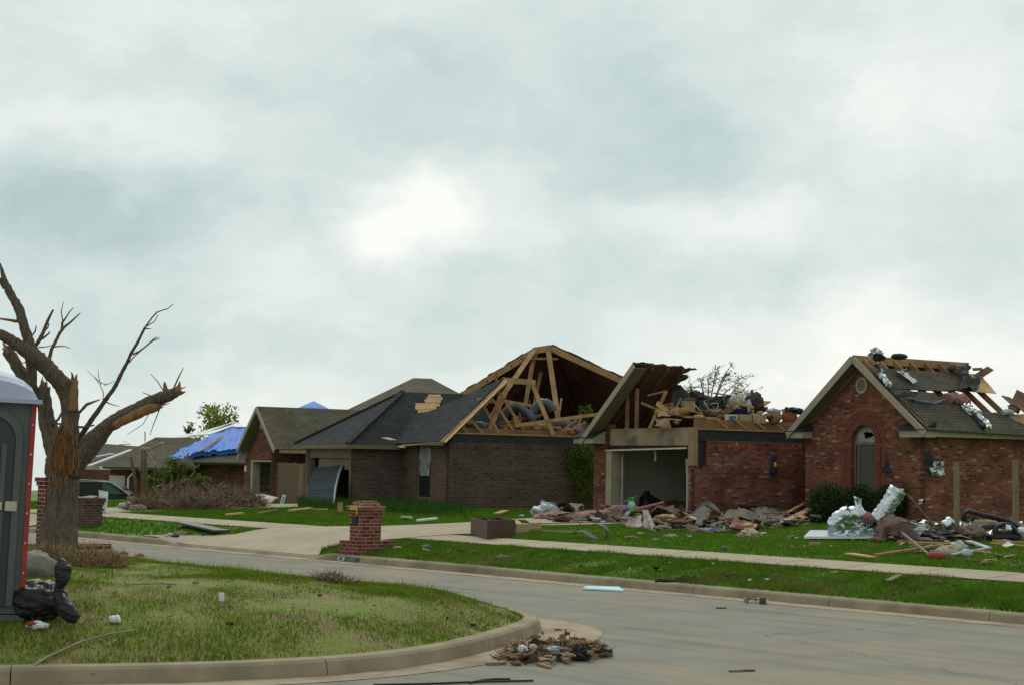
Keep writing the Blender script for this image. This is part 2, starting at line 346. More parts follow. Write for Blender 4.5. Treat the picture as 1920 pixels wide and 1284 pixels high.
M = dict(
    asphalt=roadmat(),
    concrete=pm('concrete', (.385, .32, .225), (.315, .26, .18), 1.1, .92, bump=.15, bscale=40, c3=(.29, .235, .16), s3=.5),
    kerb=pm('kerb_concrete', (.31, .25, .17), (.22, .175, .12), 1.6, .92, bump=.2, bscale=30, c3=(.17, .135, .095), s3=.9),
    gutter=pm('gutter_concrete', (.36, .285, .195), (.27, .21, .14), 1.5, .92, bump=.2, bscale=40, c3=(.19, .14, .09), s3=1.1),
    soil=pm('soil', (.075, .17, .012), (.10, .20, .02), 1.2, .95, bump=.3, c3=(.16, .17, .05), s3=.5),
    nearsoil=pm('near_soil', (.125, .17, .022), (.17, .155, .045), 1.0, .95, bump=.4, c3=(.22, .16, .08), s3=1.3),
    dirt=pm('dirt', (.07, .05, .03), (.05, .036, .022), 5, .95, bump=.5),
    brick_dark=brick('dark_brick', (.098, .056, .043), (.066, .043, .036), (.19, .15, .12), dark=.75, var=.85),
    brick_dark_s=brick('dark_brick_soldier', (.10, .048, .038), (.068, .036, .032), (.13, .10, .085), soldier=True, dark=.7),
    brick_dark_lit=brick('lit_dark_brick', (.12, .075, .055), (.095, .06, .045), (.21, .16, .125), dark=.8, var=.9),  # lighter copy of the dark brick; light on the front faces put into colour
    brick_red=brick('red_brick', (.235, .076, .043), (.175, .058, .036), (.20, .12, .085), pale=(.36, .24, .18), dark=.55, var=.68),
    brick_red_s=brick('red_brick_soldier', (.27, .066, .034), (.19, .05, .028), (.20, .10, .07), pale=(.42, .28, .20), soldier=True, dark=.5),
    archbrick=pm('arch_brick', (.215, .062, .036), (.12, .04, .027), 9, .9, bump=.3),
    panelm=pm('panel_metal', (.40, .45, .50), (.30, .35, .40), 1.5, .3, metal=.55, bump=.25, bscale=3),
    brick_far=brick('far_brick', (.17, .06, .042), (.125, .048, .036), (.19, .11, .085), dark=.7),
    brick_mail=brick('mailbox_brick', (.22, .056, .038), (.155, .044, .032), (.33, .235, .175), dark=.7, ms=.011, w=.22, h=.078),
    brick_pillar=brick('pillar_brick', (.16, .035, .026), (.10, .026, .022), (.40, .29, .22), dark=.7, ms=.012, w=.26, h=.096),
    slate=shingle('slate_shingles', (.040, .044, .047), (.028, .032, .036), (.010, .012, .013)),
    olive=shingle('olive_shingles', (.115, .10, .066), (.09, .08, .054), (.04, .035, .025)),
    olive_far=shingle('far_olive_shingles', (.10, .088, .06), (.08, .07, .05), (.04, .035, .025)),
    greyroof=shingle('weathered_shingles', (.092, .082, .062), (.068, .062, .048), (.028, .025, .02)),
    felt=pm('roof_felt', (.018, .019, .02), (.032, .033, .034), 5, .7, bump=.4),
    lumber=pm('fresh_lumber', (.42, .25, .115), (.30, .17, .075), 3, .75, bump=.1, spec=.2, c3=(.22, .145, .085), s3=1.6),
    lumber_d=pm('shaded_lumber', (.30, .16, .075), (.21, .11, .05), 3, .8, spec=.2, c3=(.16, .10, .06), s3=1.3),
    plywood=pm('plywood', (.50, .33, .16), (.42, .26, .12), 2.2, .8, spec=.2),
    sheath=pm('old_sheathing', (.155, .08, .045), (.105, .055, .032), 1.2, .9, c3=(.07, .038, .024), s3=.8),
    oldwood=pm('weathered_wood', (.22, .17, .095), (.15, .115, .06), 3, .85, stretch=(3, 3, .6)),
    fence=pm('fence_wood', (.17, .115, .07), (.12, .08, .05), 5, .9, stretch=(4, 4, .5)),
    trim=pm('beige_trim', (.36, .315, .225), (.30, .26, .185), 2, .7),
    trim_d=pm('olive_trim', (.17, .145, .095), (.14, .12, .08), 2, .8),
    plaster=pm('stained_board', (.30, .225, .145), (.20, .15, .095), 1.8, .9, c3=(.10, .10, .08), s3=1.7),
    dark=pm('dark_interior', (.02, .017, .014), (.035, .028, .022), 3, .95),  # near-black, puts the shade of unlit interiors into the colour
    drywall=pm('grey_drywall', (.50, .49, .40), (.45, .44, .355), 1.2, .9),
    slab=pm('foundation', (.20, .175, .135), (.15, .13, .10), 2, .9),
    cream=pm('cream_panel', (.55, .49, .38), (.50, .44, .34), 3, .6),
    white=pm('white_paint', (.72, .73, .72), (.60, .61, .60), 4, .55),
    foil=pm('foil', (.62, .65, .67), (.36, .39, .42), 6, .22, metal=1.0, bump=.9, bscale=10),
    whitefoil=pm('pale_plastic', (.44, .47, .49), (.30, .33, .35), 4, .45, bump=.6, bscale=8),
    duct=pm('grey_duct', (.095, .115, .145), (.055, .07, .095), 6, .4, bump=.5, bscale=20),
    bluet=pm('blue_tarp', (.065, .20, .62), (.045, .15, .52), 2.2, .6, bump=.3, bscale=3, spec=.15),
    whitet=pm('white_tarp', (.66, .68, .69), (.52, .55, .57), 2, .5, bump=.5, bscale=4),
    blackbag=pm('black_plastic', (.012, .011, .012), (.022, .02, .021), 3, .4, bump=1.0, bdist=.10, bscale=5, stretch=(1, 1, 2.2), spec=.35),
    bark=pm('bark', (.185, .142, .102), (.08, .062, .047), 9, .95, bump=1.0, bdist=.12, bscale=11, stretch=(2.6, 2.6, .35)),
    barktan=pm('stripped_bark', (.29, .155, .075), (.17, .09, .045), 4, .9, bump=.6, stretch=(2, 2, .4)),
    torn=pm('torn_heartwood', (.40, .18, .05), (.12, .05, .022), 7, .9, bump=1.0, bdist=.1, stretch=(3, 3, .45)),
    twig=pm('twigs', (.17, .105, .065), (.11, .07, .045), 2.5, .95),
    palebr=pm('pale_branch', (.36, .29, .20), (.25, .19, .13), 4, .9),
    dryg=pm('dry_stalks', (.34, .24, .11), (.22, .15, .07), 5, .95),
    potty=pm('grey_plastic', (.088, .10, .094), (.078, .09, .085), 2, .5),
    pottyd=pm('dark_grey_plastic', (.045, .052, .05), (.04, .046, .044), 2, .5),
    pottyroof=pm('pale_roof_plastic', (.36, .39, .50), (.33, .36, .46), 2, .5),
    red=pm('red_plastic', (.34, .036, .034), (.28, .03, .03), 2, .6),
    brownbox=pm('brown_laminate', (.085, .038, .028), (.065, .03, .022), 3, .5),
    card=pm('cardboard', (.40, .27, .15), (.33, .22, .12), 2.5, .9),
    cardd=pm('dull_cardboard', (.30, .20, .11), (.22, .15, .08), 2.5, .9),
    rustm=pm('brown_sheet_metal', (.085, .055, .04), (.05, .034, .026), 3, .5, bump=.3, spec=.4, c3=(.14, .115, .095), s3=2.5),
    pink=pm('pink_insulation', (.33, .165, .14), (.24, .115, .10), 5, .98, bump=.9, bscale=12),
    pinkgrey=pm('dirty_insulation', (.27, .185, .15), (.19, .125, .105), 5, .98, bump=.9, bscale=12),
    greyfelt=pm('grey_roll', (.12, .115, .095), (.085, .08, .068), 3, .9, bump=.5),
    cloth=pm('pale_cloth', (.42, .37, .28), (.31, .27, .2), 3, .95, bump=.5),
    navy=pm('navy_cloth', (.025, .03, .085), (.015, .018, .05), 4, .9, bump=.5),
    plum=pm('dull_purple_cloth', (.10, .075, .075), (.06, .045, .05), 4, .9, bump=.5),
    blue=pm('blue_plastic', (.025, .12, .28), (.02, .09, .22), 3, .5),
    lblue=pm('light_blue_foam', (.42, .66, .70), (.36, .60, .64), 3, .6),
    green=pm('bright_green', (.05, .55, .07), (.04, .42, .05), 4, .5),
    purple=pm('purple', (.13, .07, .36), (.10, .05, .28), 4, .5),
    yellow=pm('yellow', (.55, .38, .03), (.45, .30, .02), 4, .5),
    steel=pm('pale_tube_steel', (.48, .44, .36), (.40, .36, .30), 4, .4, metal=.3),
    black=pm('black_metal', (.015, .015, .015), (.022, .022, .022), 4, .5),
    tyre=pm('tyre', (.012, .012, .012), (.02, .02, .02), 4, .9),
    carpaint=pm('car_paint', (.010, .011, .012), (.012, .013, .014), 1, .35, spec=.35),
    glass=glassmat('dark_glass', (.012, .014, .014), rough=.5), carglass=glassmat('green_glass', (.035, .085, .07), .5),
    screen=pm('window_screen', (.075, .07, .065), (.06, .056, .052), 3, .6),
    curtain=pm('torn_curtain', (.34, .35, .32), (.16, .165, .15), 4, .8),
    doorp=pm('garage_door_paint', (.062, .076, .085), (.054, .066, .075), 2, .85, spec=.08),
    rock=pm('rock', (.28, .25, .21), (.18, .16, .135), 5, .95, bump=.6),
    brickpiece=pm('loose_brick', (.30, .10, .06), (.22, .075, .05), 8, .9),
    leaf=leafmat('tree_leaves', (.30, .42, .045), (.44, .52, .09), 1.2, .6, up=.6),
    leaf_p=leafmat('sparse_leaves', (.34, .38, .16), (.42, .43, .2), 1.0, .6, up=.5),
    hedge=leafmat('hedge_leaves', (.018, .042, .010), (.032, .055, .014), 2.0, .2, up=.3, c3=(.075, .11, .02), s3=.8, lo3=.62, hi3=.72),
    vine=leafmat('vine_leaves', (.085, .13, .018), (.13, .18, .03), 2, up=.3),
    fgrass=leafmat('far_grass', (.165, .37, .012), (.215, .43, .018), .5, .45, up=.85, c3=(.25, .34, .04), s3=.35, lo3=.52, hi3=.7, fine=3),
    vgrass=leafmat('verge_grass', (.17, .36, .014), (.22, .40, .022), .8, .45, up=.85, c3=(.36, .33, .09), s3=.9, lo3=.5, hi3=.68, fine=3),
    ngrass=leafmat('near_grass', (.235, .385, .014), (.31, .45, .022), 1.1, .5, up=.85, c3=(.40, .33, .11), s3=1.1, lo3=.56, hi3=.70, fine=3),
    tallgrass=leafmat('tall_grass', (.030, .115, .008), (.05, .14, .012), 1.0, .3, up=.6),
)

# ------------------------------------------------------------------ terrain
FK = V((-2.67, 36.99, 0)); KD = V((.656, -.755, 0)); ND = V((.755, .656, 0))      # far kerb line, street direction, away from street
def ST(s, t, z=0.0): return FK+KD*t+ND*s+V((0, 0, z))
def smooth(x): x = np.clip(x, 0, 1); return x*x*(3-2*x)
NKPX = [(0, 1253), (200, 1251), (370, 1248), (550, 1242), (700, 1232), (820, 1216), (900, 1200), (960, 1182)]
_nk = [onz(x, y, .17) for x, y in NKPX]
_dl = (_nk[0]-_nk[1]).normalized()
_poly = [_nk[0]+_dl*60, _nk[0]+_dl*30, _nk[0]+_dl*12]+_nk+[V((.40, 22.3, 0)), V((.58, 23.1, 0)), V((.48, 23.9, 0)), V((.08, 24.65, 0)), V((-.6, 25.35, 0)), ST(-6.3, 7.2), ST(-6.3, 3.0), ST(-6.3, 0), ST(-6.3, -8), ST(-6.3, -20), ST(-6.3, -45)]
# resample and smooth the island's kerb line
def resample(P, step):
    out = [P[0]]
    for a, b in zip(P[:-1], P[1:]):
        k = max(1, int((b-a).length/step))
        out += [a+(b-a)*(j/k) for j in range(1, k+1)]
    return out
ISL = [V((p.x, p.y, 0)) for p in _poly]
ISL = resample(ISL, .35)
for _ in range(6): ISL = [ISL[0]]+[(a+b*2+c)/4 for a, b, c in zip(ISL[:-2], ISL[1:-1], ISL[2:])]+[ISL[-1]]
_IP = np.array([(p.x, p.y) for p in ISL]); _IC = np.vstack([_IP, [[-120, 60]], [[-120, -5]]])
def in_poly(P, poly):
    x, y = P[:, 0], P[:, 1]; ins = np.zeros(len(P), bool); j = len(poly)-1
    for i in range(len(poly)):
        xi, yi = poly[i]; xj, yj = poly[j]
        c = ((yi > y) != (yj > y)) & (x < (xj-xi)*(y-yi)/((yj-yi) if yj != yi else 1e-9)+xi); ins ^= c; j = i
    return ins
def dist_isl(P):
    out = np.full(len(P), 1e9)
    for a, b in zip(_IP[:-1], _IP[1:]):
        ab = b-a; L2 = ab@ab+1e-12; t = np.clip(((P-a)@ab)/L2, 0, 1); d = np.hypot(P[:, 0]-a[0]-t*ab[0], P[:, 1]-a[1]-t*ab[1]); out = np.minimum(out, d)
    return out
def drop(t): return -.02*np.maximum(0, -t-20)
_PS = [-1, 0, .2, 2.1, 3.4, 8, 14, 22, 60, 400]; _PZ = [.15, .15, .16, .45, .53, .60, .68, .72, .8, .8]
def wav(x, y, f, s):
    r = np.random.RandomState(s); o = 0
    for k in range(7):
        a = r.uniform(0, 6.28); ff = f*r.uniform(.5, 1.9); o = o+np.sin(ff*(x*np.cos(a)+y*np.sin(a))+r.uniform(0, 6.28))
    return o/7
def groundv(P):
    P = np.asarray(P, float).reshape(-1, 2); rel = P-np.array([FK.x, FK.y]); s = rel@np.array([ND.x, ND.y]); t = rel@np.array([KD.x, KD.y])
    z = np.interp(s, _PS, _PZ)+drop(t)+.02*wav(P[:, 0], P[:, 1], .8, 3)*np.clip((s-3.6)/2, 0, 1)
    dipw = smooth((t+10.2)/1.2)*smooth((-2.0-t)/.8)*np.clip(1-s/2.1, 0, 1)
    z = z-.13*dipw
    road = s < 0
    if road.any():
        z[road] = drop(t[road]); idx = np.where(road)[0]; ins = in_poly(P[idx], _IC); ii = idx[ins]
        if len(ii):
            d = dist_isl(P[ii]); z[ii] = .17-.06*(1-smooth((d-.2)/.12))+.33*smooth(d/1.6)+.2*smooth((d-1.4)/2.6)+.035*wav(P[ii, 0], P[ii, 1], 1.4, 5)*np.clip(d/1.5, 0, 1)+drop(t[ii])
    return z
def gz(x, y): return float(groundv([[x, y]])[0])
def G(px, py, lift=0.0):      # where a pixel's ray meets the ground
    d = ray(px, py); Y = np.arange(12, 160, .05); P = np.stack([d.x/d.y*Y, Y], 1); z = CAMH+d.z/d.y*Y
    below = z <= groundv(P); i = int(np.argmax(below)) if below.any() else len(Y)-1
    return V((P[i, 0], P[i, 1], float(groundv(P[i:i+1])[0])+lift))

def struct(o): return tag(o, kind='structure')
def grid_mesh(name, S, T, zf, mat, keep=None):
    P = np.array([[FK.x+KD.x*t+ND.x*s, FK.y+KD.y*t+ND.y*s] for s in S for t in T]); z = zf(P); nt = len(T)
    k = None if keep is None else keep(P)
    fs = []
    for i in range(len(S)-1):
        for j in range(nt-1):
            q = (i*nt+j, i*nt+j+1, (i+1)*nt+j+1, (i+1)*nt+j)
            if k is not None and not k[list(q)].any(): continue
            fs.append(q[::-1])
    m = MB(); m.v = [V((P[i, 0], P[i, 1], z[i])) for i in range(len(P))]; m.f = fs; m.m = [0]*len(fs)
    o = m.build(name, mat, uv=False, smooth=True)
    if o.data.polygons[0].normal.z < 0: o.data.flip_normals()
    return struct(o)
Tc = np.concatenate([np.array([-700, -400, -250, -160, -110, -80]), np.arange(-66, 40.1, .6), np.array([60, 90, 150, 300])])
Sfar = np.concatenate([np.array([.19]), np.arange(.4, 4, .24), np.arange(4, 26, .6), np.array([30, 36, 45, 60, 90, 150, 300, 700])])
grid_mesh('ground', Sfar, Tc, groundv, M['soil'])
Sroad = np.array([-700, -300, -150, -80, -50, -40, -30, -20, -10, -5, 0.02])
Tr = np.concatenate([np.array([-700, -400, -250, -160, -110, -80, -66, -50, -40, -30, -25, -20]), np.arange(-15, 41, 5), np.array([60, 90, 150, 300])])
grid_mesh('street', Sroad, Tr, lambda P: drop((P-np.array([FK.x, FK.y]))@np.array([KD.x, KD.y])), M['asphalt'])
_gx = np.arange(-24, 1.4, .2); _gy = np.arange(13, 48, .2)
def island():
    P = np.array([[x, y] for x in _gx for y in _gy]); ins = in_poly(P, _IC); z = np.where(ins, groundv(P), -.12); n = len(_gy)
    m = MB(); m.v = [V((P[i, 0], P[i, 1], z[i])) for i in range(len(P))]
    for i in range(len(_gx)-1):
        for j in range(n-1):
            q = (i*n+j, (i+1)*n+j, (i+1)*n+j+1, i*n+j+1)
            if ins[list(q)].all(): m.f.append(q); m.m.append(0)
    struct(m.build('near_ground', M['nearsoil'], uv=False, smooth=True))
island()

def kerb_run(pts, nrm, hs, top, wid, name, joint=3.0, mat='kerb'):   # nrm points to the lawn
    m = MB(); acc = 0; start = 0; segs = []
    for i in range(1, len(pts)):
        acc += (pts[i]-pts[i-1]).length
        if acc >= joint or i == len(pts)-1: segs.append((start, i)); start = i; acc = 0
    for a, b in segs:
        rings = []
        for i in range(a, b+1):
            p = pts[i].copy(); n = nrm[i]; h = hs[i]
            if i == a and a > 0: p = p+(pts[a+1]-pts[a]).normalized()*.012
            w = wid
            rings.append([p+V((0, 0, -.1)), p+V((0, 0, .02)), p+n*.035+V((0, 0, h-.03)), p+n*.065+V((0, 0, h)), p+n*w+V((0, 0, h+.006)), p+n*w+V((0, 0, -.1))])
        vs = [q for r in rings for q in r]; fs = []
        for i in range(len(rings)-1):
            for k in range(6):
                k2 = (k+1) % 6; fs.append((i*6+k, i*6+k2, (i+1)*6+k2, (i+1)*6+k))
        fs.append(tuple(range(6))[::-1]); fs.append(tuple((len(rings)-1)*6+k for k in range(6)))
        m.add(vs, fs)
    o = m.build(name, M[mat], uv=False); import bmesh
    bm = bmesh.new(); bm.from_mesh(o.data); bmesh.ops.recalc_face_normals(bm, faces=bm.faces); bm.to_mesh(o.data); bm.free()
    return struct(o)
tt = np.concatenate([np.arange(-66, -11, 1.0), np.arange(-11, 0, .2), np.arange(0, 40, 1.0)])
kh = [float(.152-.095*smooth((t+9.8)/.9)*smooth((-2.1-t)/.7)) for t in tt]
kerb_run([ST(0, t, float(drop(t))) for t in tt], [ND]*len(tt), kh, .15, .2, 'kerb')
def strip(name, La, Lb, mat, n=1):
    m = MB()
    for i in range(len(La)-1):
        for k in range(n):
            a = La[i].lerp(Lb[i], k/n); b = La[i].lerp(Lb[i], (k+1)/n); c = La[i+1].lerp(Lb[i+1], (k+1)/n); d = La[i+1].lerp(Lb[i+1], k/n)
            m.quad(a, b, c, d)
    o = m.build(name, mat, uv=False, smooth=True)
    if o.data.polygons[0].normal.z < 0: o.data.flip_normals()
    return struct(o)
strip('gutter', [ST(-.42, t, float(drop(t))+.005) for t in tt], [ST(0.0, t, float(drop(t))+.012) for t in tt], M['gutter'])
nn = []
for i in range(len(ISL)):
    d = (ISL[min(i+1, len(ISL)-1)]-ISL[max(i-1, 0)]).normalized(); nn.append(V((-d.y, d.x, 0)))
kerb_run(ISL, nn, [.175]*len(ISL), .175, .24, 'near_kerb', joint=2.9)
def isl_out(p, n):
    # gutter pan, widening into an apron round the tip
    s = max(0.0, 1-abs((p-V((.3, 22.2, 0))).length-0)/4.2); w = .42+.42*s*s*(3-2*s)
    return p-n*w+V((0, 0, .006))
strip('near_gutter', [isl_out(p, n) for p, n in zip(ISL, nn)], [p+V((0, 0, .014)) for p in ISL], M['gutter'])
def gl(p, l): return V((p.x, p.y, gz(p.x, p.y)+l))
ts = np.arange(-64, 40, .8)
def sidewalk():
    m = MB()
    for k in range(-42, 27):
        t0 = k*1.5; t1 = t0+1.478
        for j in range(2):
            ta = t0+(t1-t0)*j/2; tb_ = t0+(t1-t0)*(j+1)/2
            for w0, w1 in ((2.15, 2.74), (2.74, 3.33)): m.quad(gl(ST(w0, ta), .02), gl(ST(w1, ta), .02), gl(ST(w1, tb_), .02), gl(ST(w0, tb_), .02))
    o = m.build('sidewalk', M['concrete'], uv=False)
    if o.data.polygons[0].normal.z < 0: o.data.flip_normals()
    struct(o)
sidewalk()
UP = [(408, 1014), (440, 1003), (480, 995), (560, 990), (700, 988), (880, 980), (1000, 972), (1118, 966)]
LO = [(590, 1038), (604, 1030), (650, 1019), (750, 1011), (890, 1002), (1000, 987), (1160, 983), (1290, 966)]
UPw = [G(x, y) for x, y in UP]; LOw = [G(x, y) for x, y in LO]
UPw[0] = ST(.19, (onz(420, 1012, .02)-FK).dot(KD)); LOw[0] = ST(.19, -2.75)
def dense(P, k): return [P[i].lerp(P[i+1], j/k) for i in range(len(P)-1) for j in range(k)]+[P[-1]]
Ua, La = dense(UPw, 6), dense(LOw, 6)
dm = MB(); nW = 10
for i in range(len(Ua)-1):
    for k in range(nW):
        q = [Ua[i].lerp(La[i], k/nW), Ua[i].lerp(La[i], (k+1)/nW), Ua[i+1].lerp(La[i+1], (k+1)/nW), Ua[i+1].lerp(La[i+1], k/nW)]
        dm.quad(*[gl(p, .030) for p in q])
dro = dm.build('driveway', M['concrete'], uv=False, smooth=True)
if dro.data.polygons[0].normal.z < 0: dro.data.flip_normals()
struct(dro)
DRV = np.array([(p.x, p.y) for p in UPw]+[(p.x, p.y) for p in LOw[::-1]])
strip('far_driveway', [gl(ST(s, -17.5-.18*s), .026) for s in np.arange(.1, 16, .8)], [gl(ST(s, -22.5-.18*s), .026) for s in np.arange(.1, 16, .8)], M['concrete'], 4)

# ------------------------------------------------------------------ grass (uncountable blades)
rs = np.random.RandomState(4)
def projpx(P3):
    d = P3-np.array(C0); f = d@np.array(_FW); return 960+FPX*(d@np.array(_R))/f, 642-FPX*(d@np.array(_U))/f
def grass(name, P, h, w, mat, label, lean=.5, hv=.5):
    z = groundv(P); n = len(P); B = np.column_stack([P, z-.01]); px, py = projpx(B)
    k = (px > -380) & (px < 2300) & (py < 1500); B = B[k]; n = len(B)
    if hasattr(h, '__len__'): h = np.asarray(h)[k]
    yaw = rs.uniform(0, np.pi, n); hh = h*(1-hv+2*hv*rs.rand(n)); la = rs.uniform(0, 2*np.pi, n); lm = hh*lean*rs.rand(n); ww = w*(.6+.8*rs.rand(n))
    dx = np.column_stack([np.cos(yaw)*ww/2, np.sin(yaw)*ww/2, np.zeros(n)]); tip = B+np.column_stack([np.cos(la)*lm, np.sin(la)*lm, hh])
    vs = np.empty((n, 3, 3), np.float32); vs[:, 0] = B-dx; vs[:, 1] = B+dx; vs[:, 2] = tip
    me = bpy.data.meshes.new(name); me.vertices.add(n*3); me.vertices.foreach_set('co', vs.reshape(-1))
    me.loops.add(n*3); me.loops.foreach_set('vertex_index', np.arange(n*3, dtype=np.int32)); me.polygons.add(n)
    me.polygons.foreach_set('loop_start', np.arange(0, n*3, 3, dtype=np.int32)); me.polygons.foreach_set('loop_total', np.full(n, 3, np.int32))
    me.materials.append(mat); me.update(calc_edges=True)
    return tag(link(bpy.data.objects.new(name, me)), label, 'grass', kind='stuff')
def stpts(n, s0, s1, t0, t1):
    s = rs.uniform(s0, s1, n); t = rs.uniform(t0, t1, n); return np.column_stack([FK.x+KD.x*t+ND.x*s, FK.y+KD.y*t+ND.y*s]), s, t
P = np.column_stack([rs.uniform(-13, 1.0, 950000), rs.uniform(15.5, 38, 950000)]); P = P[in_poly(P, _IC)]; d = dist_isl(P); P = P[d > .2]; d = d[d > .2]
cl = wav(P[:, 0], P[:, 1], 2.2, 11)+.6*wav(P[:, 0], P[:, 1], 6, 12); keep = rs.rand(len(P)) < np.clip(.75+.8*cl, .3, 1); P = P[keep]; cl = cl[keep]
grass('near_lawn', P, np.clip(.03+.026*cl, .015, .06)*(1+1.6*(rs.rand(len(P)) < .04)), .0095, M['ngrass'], 'patchy yellow green lawn with bare tan patches on the near corner', .9)
P, s, t = stpts(190000, .22, 2.12, -9, 25); keep = ~in_poly(P, DRV); P = P[keep]; cl = wav(P[:, 0], P[:, 1], 3, 21)
grass('verge_grass', P, np.clip(.06+.05*cl, .025, .12), .014, M['vgrass'], 'rough green verge grass between the far kerb and the sidewalk', .8)
P, s, t = stpts(400000, 3.36, 17, -19, 25); keep = ~in_poly(P, DRV); P = P[keep]; s = s[keep]; t = t[keep]; cl = wav(P[:, 0], P[:, 1], 2, 31)
grass('house_lawn', P, np.clip(.06+.035*cl, .03, .11), .02, M['fgrass'], 'lush green lawn between the sidewalk and the wrecked brick houses', .7)
P, s, t = stpts(170000, .25, 16, -42, -9); keep = ((s < 2.1) | (s > 3.36)) & ~in_poly(P, DRV) & ~((t < -17.5-.18*s+.2) & (t > -22.5-.18*s-.2)); P = P[keep]
grass('left_lawn', P, .07, .035, M['fgrass'], 'green lawn strips along the far left end of the street', .7)

# ------------------------------------------------------------------ houses
class Fr:      # house frame: t along the street front (towards the camera side), s into the lot
    def __init__(s, px, py, Y, a=60):
        s.o = A(px, py, Y); s.z0 = s.o.z; s.o = V((s.o.x, s.o.y, 0)); r = math.radians(a)
        s.d = V((math.cos(r), -math.sin(r), 0)); s.e = V((math.sin(r), math.cos(r), 0))
    def __call__(s, t, q, z): return s.o+s.d*t+s.e*q+V((0, 0, z))
    def front(s, x, y, q=0.0):
        p = onpl(x, y, s(0, q, 0), s.e); r = p-s.o; return r.dot(s.d), p.z
    def side(s, x, y, t=0.0):
        p = onpl(x, y, s(t, 0, 0), s.d); r = p-s.o; return r.dot(s.e), p.z
    def wall_front(s, m, outline, q=0.0, th=.12, holes=()):     # outline in (t, z)
        return m.poly([s(t, q, z) for t, z in outline], -s.e, th, [[s(t, q, z) for t, z in h] for h in holes])
    def wall_side(s, m, outline, t=0.0, th=.12, holes=()):
        return m.poly([s(t, q, z) for q, z in outline], s.d, th, [[s(t, q, z) for q, z in h] for h in holes])
    def box(s, m, t0, t1, q0, q1, z0, z1): return m.box(s(t0, q0, z0), s.d*(t1-t0), s.e*(q1-q0), V((0, 0, z1-z0)))
    def plane(s, t, q, z, slope, facing):     # facing: +1 = +d side, -1 = -d, 'f' = front
        if facing == 'f': n = -s.e*slope+V((0, 0, 1))
        else: n = s.d*(slope*facing)+V((0, 0, 1))
        return s(t, q, z), n.normalized()
def rect(a, b, c, d): return [(a, c), (b, c), (b, d), (a, d)]
def px_on(pl, pts): return [onpl(x, y, pl[0], pl[1]) for x, y in pts]
def slab(m, pl, pts, th, lift=0.0, js=(), step=.16, amp=.06, seed=1):
    w = px_on(pl, pts) if not hasattr(pts[0], 'x') else list(pts)
    if js: w = jag(w, js, step, amp, seed)
    return m.poly([p+pl[1]*lift for p in w], pl[1], th)
def parts_window(par, fr, t0, t1, z0, z1, q, pane='glass', fmat='trim_d', fw=.06, mull=True):
    m = MB()
    for a, b, c, d in ((t0, t0+fw, z0, z1), (t1-fw, t1, z0, z1), (t0+fw, t1-fw, z1-fw, z1), (t0+fw, t1-fw, z0, z0+fw)): fr.box(m, a, b, q-.02, q+.05, c, d)
    if mull: fr.box(m, t0+fw, t1-fw, q-.01, q+.045, (z0+z1)/2-.025, (z0+z1)/2+.025)
    w = m.build('window', M[fmat], par)
    m = MB(); fr.box(m, t0+fw, t1-fw, q+.015, q+.03, z0+fw, z1-fw); m.build('pane', M[pane], w)
    return w

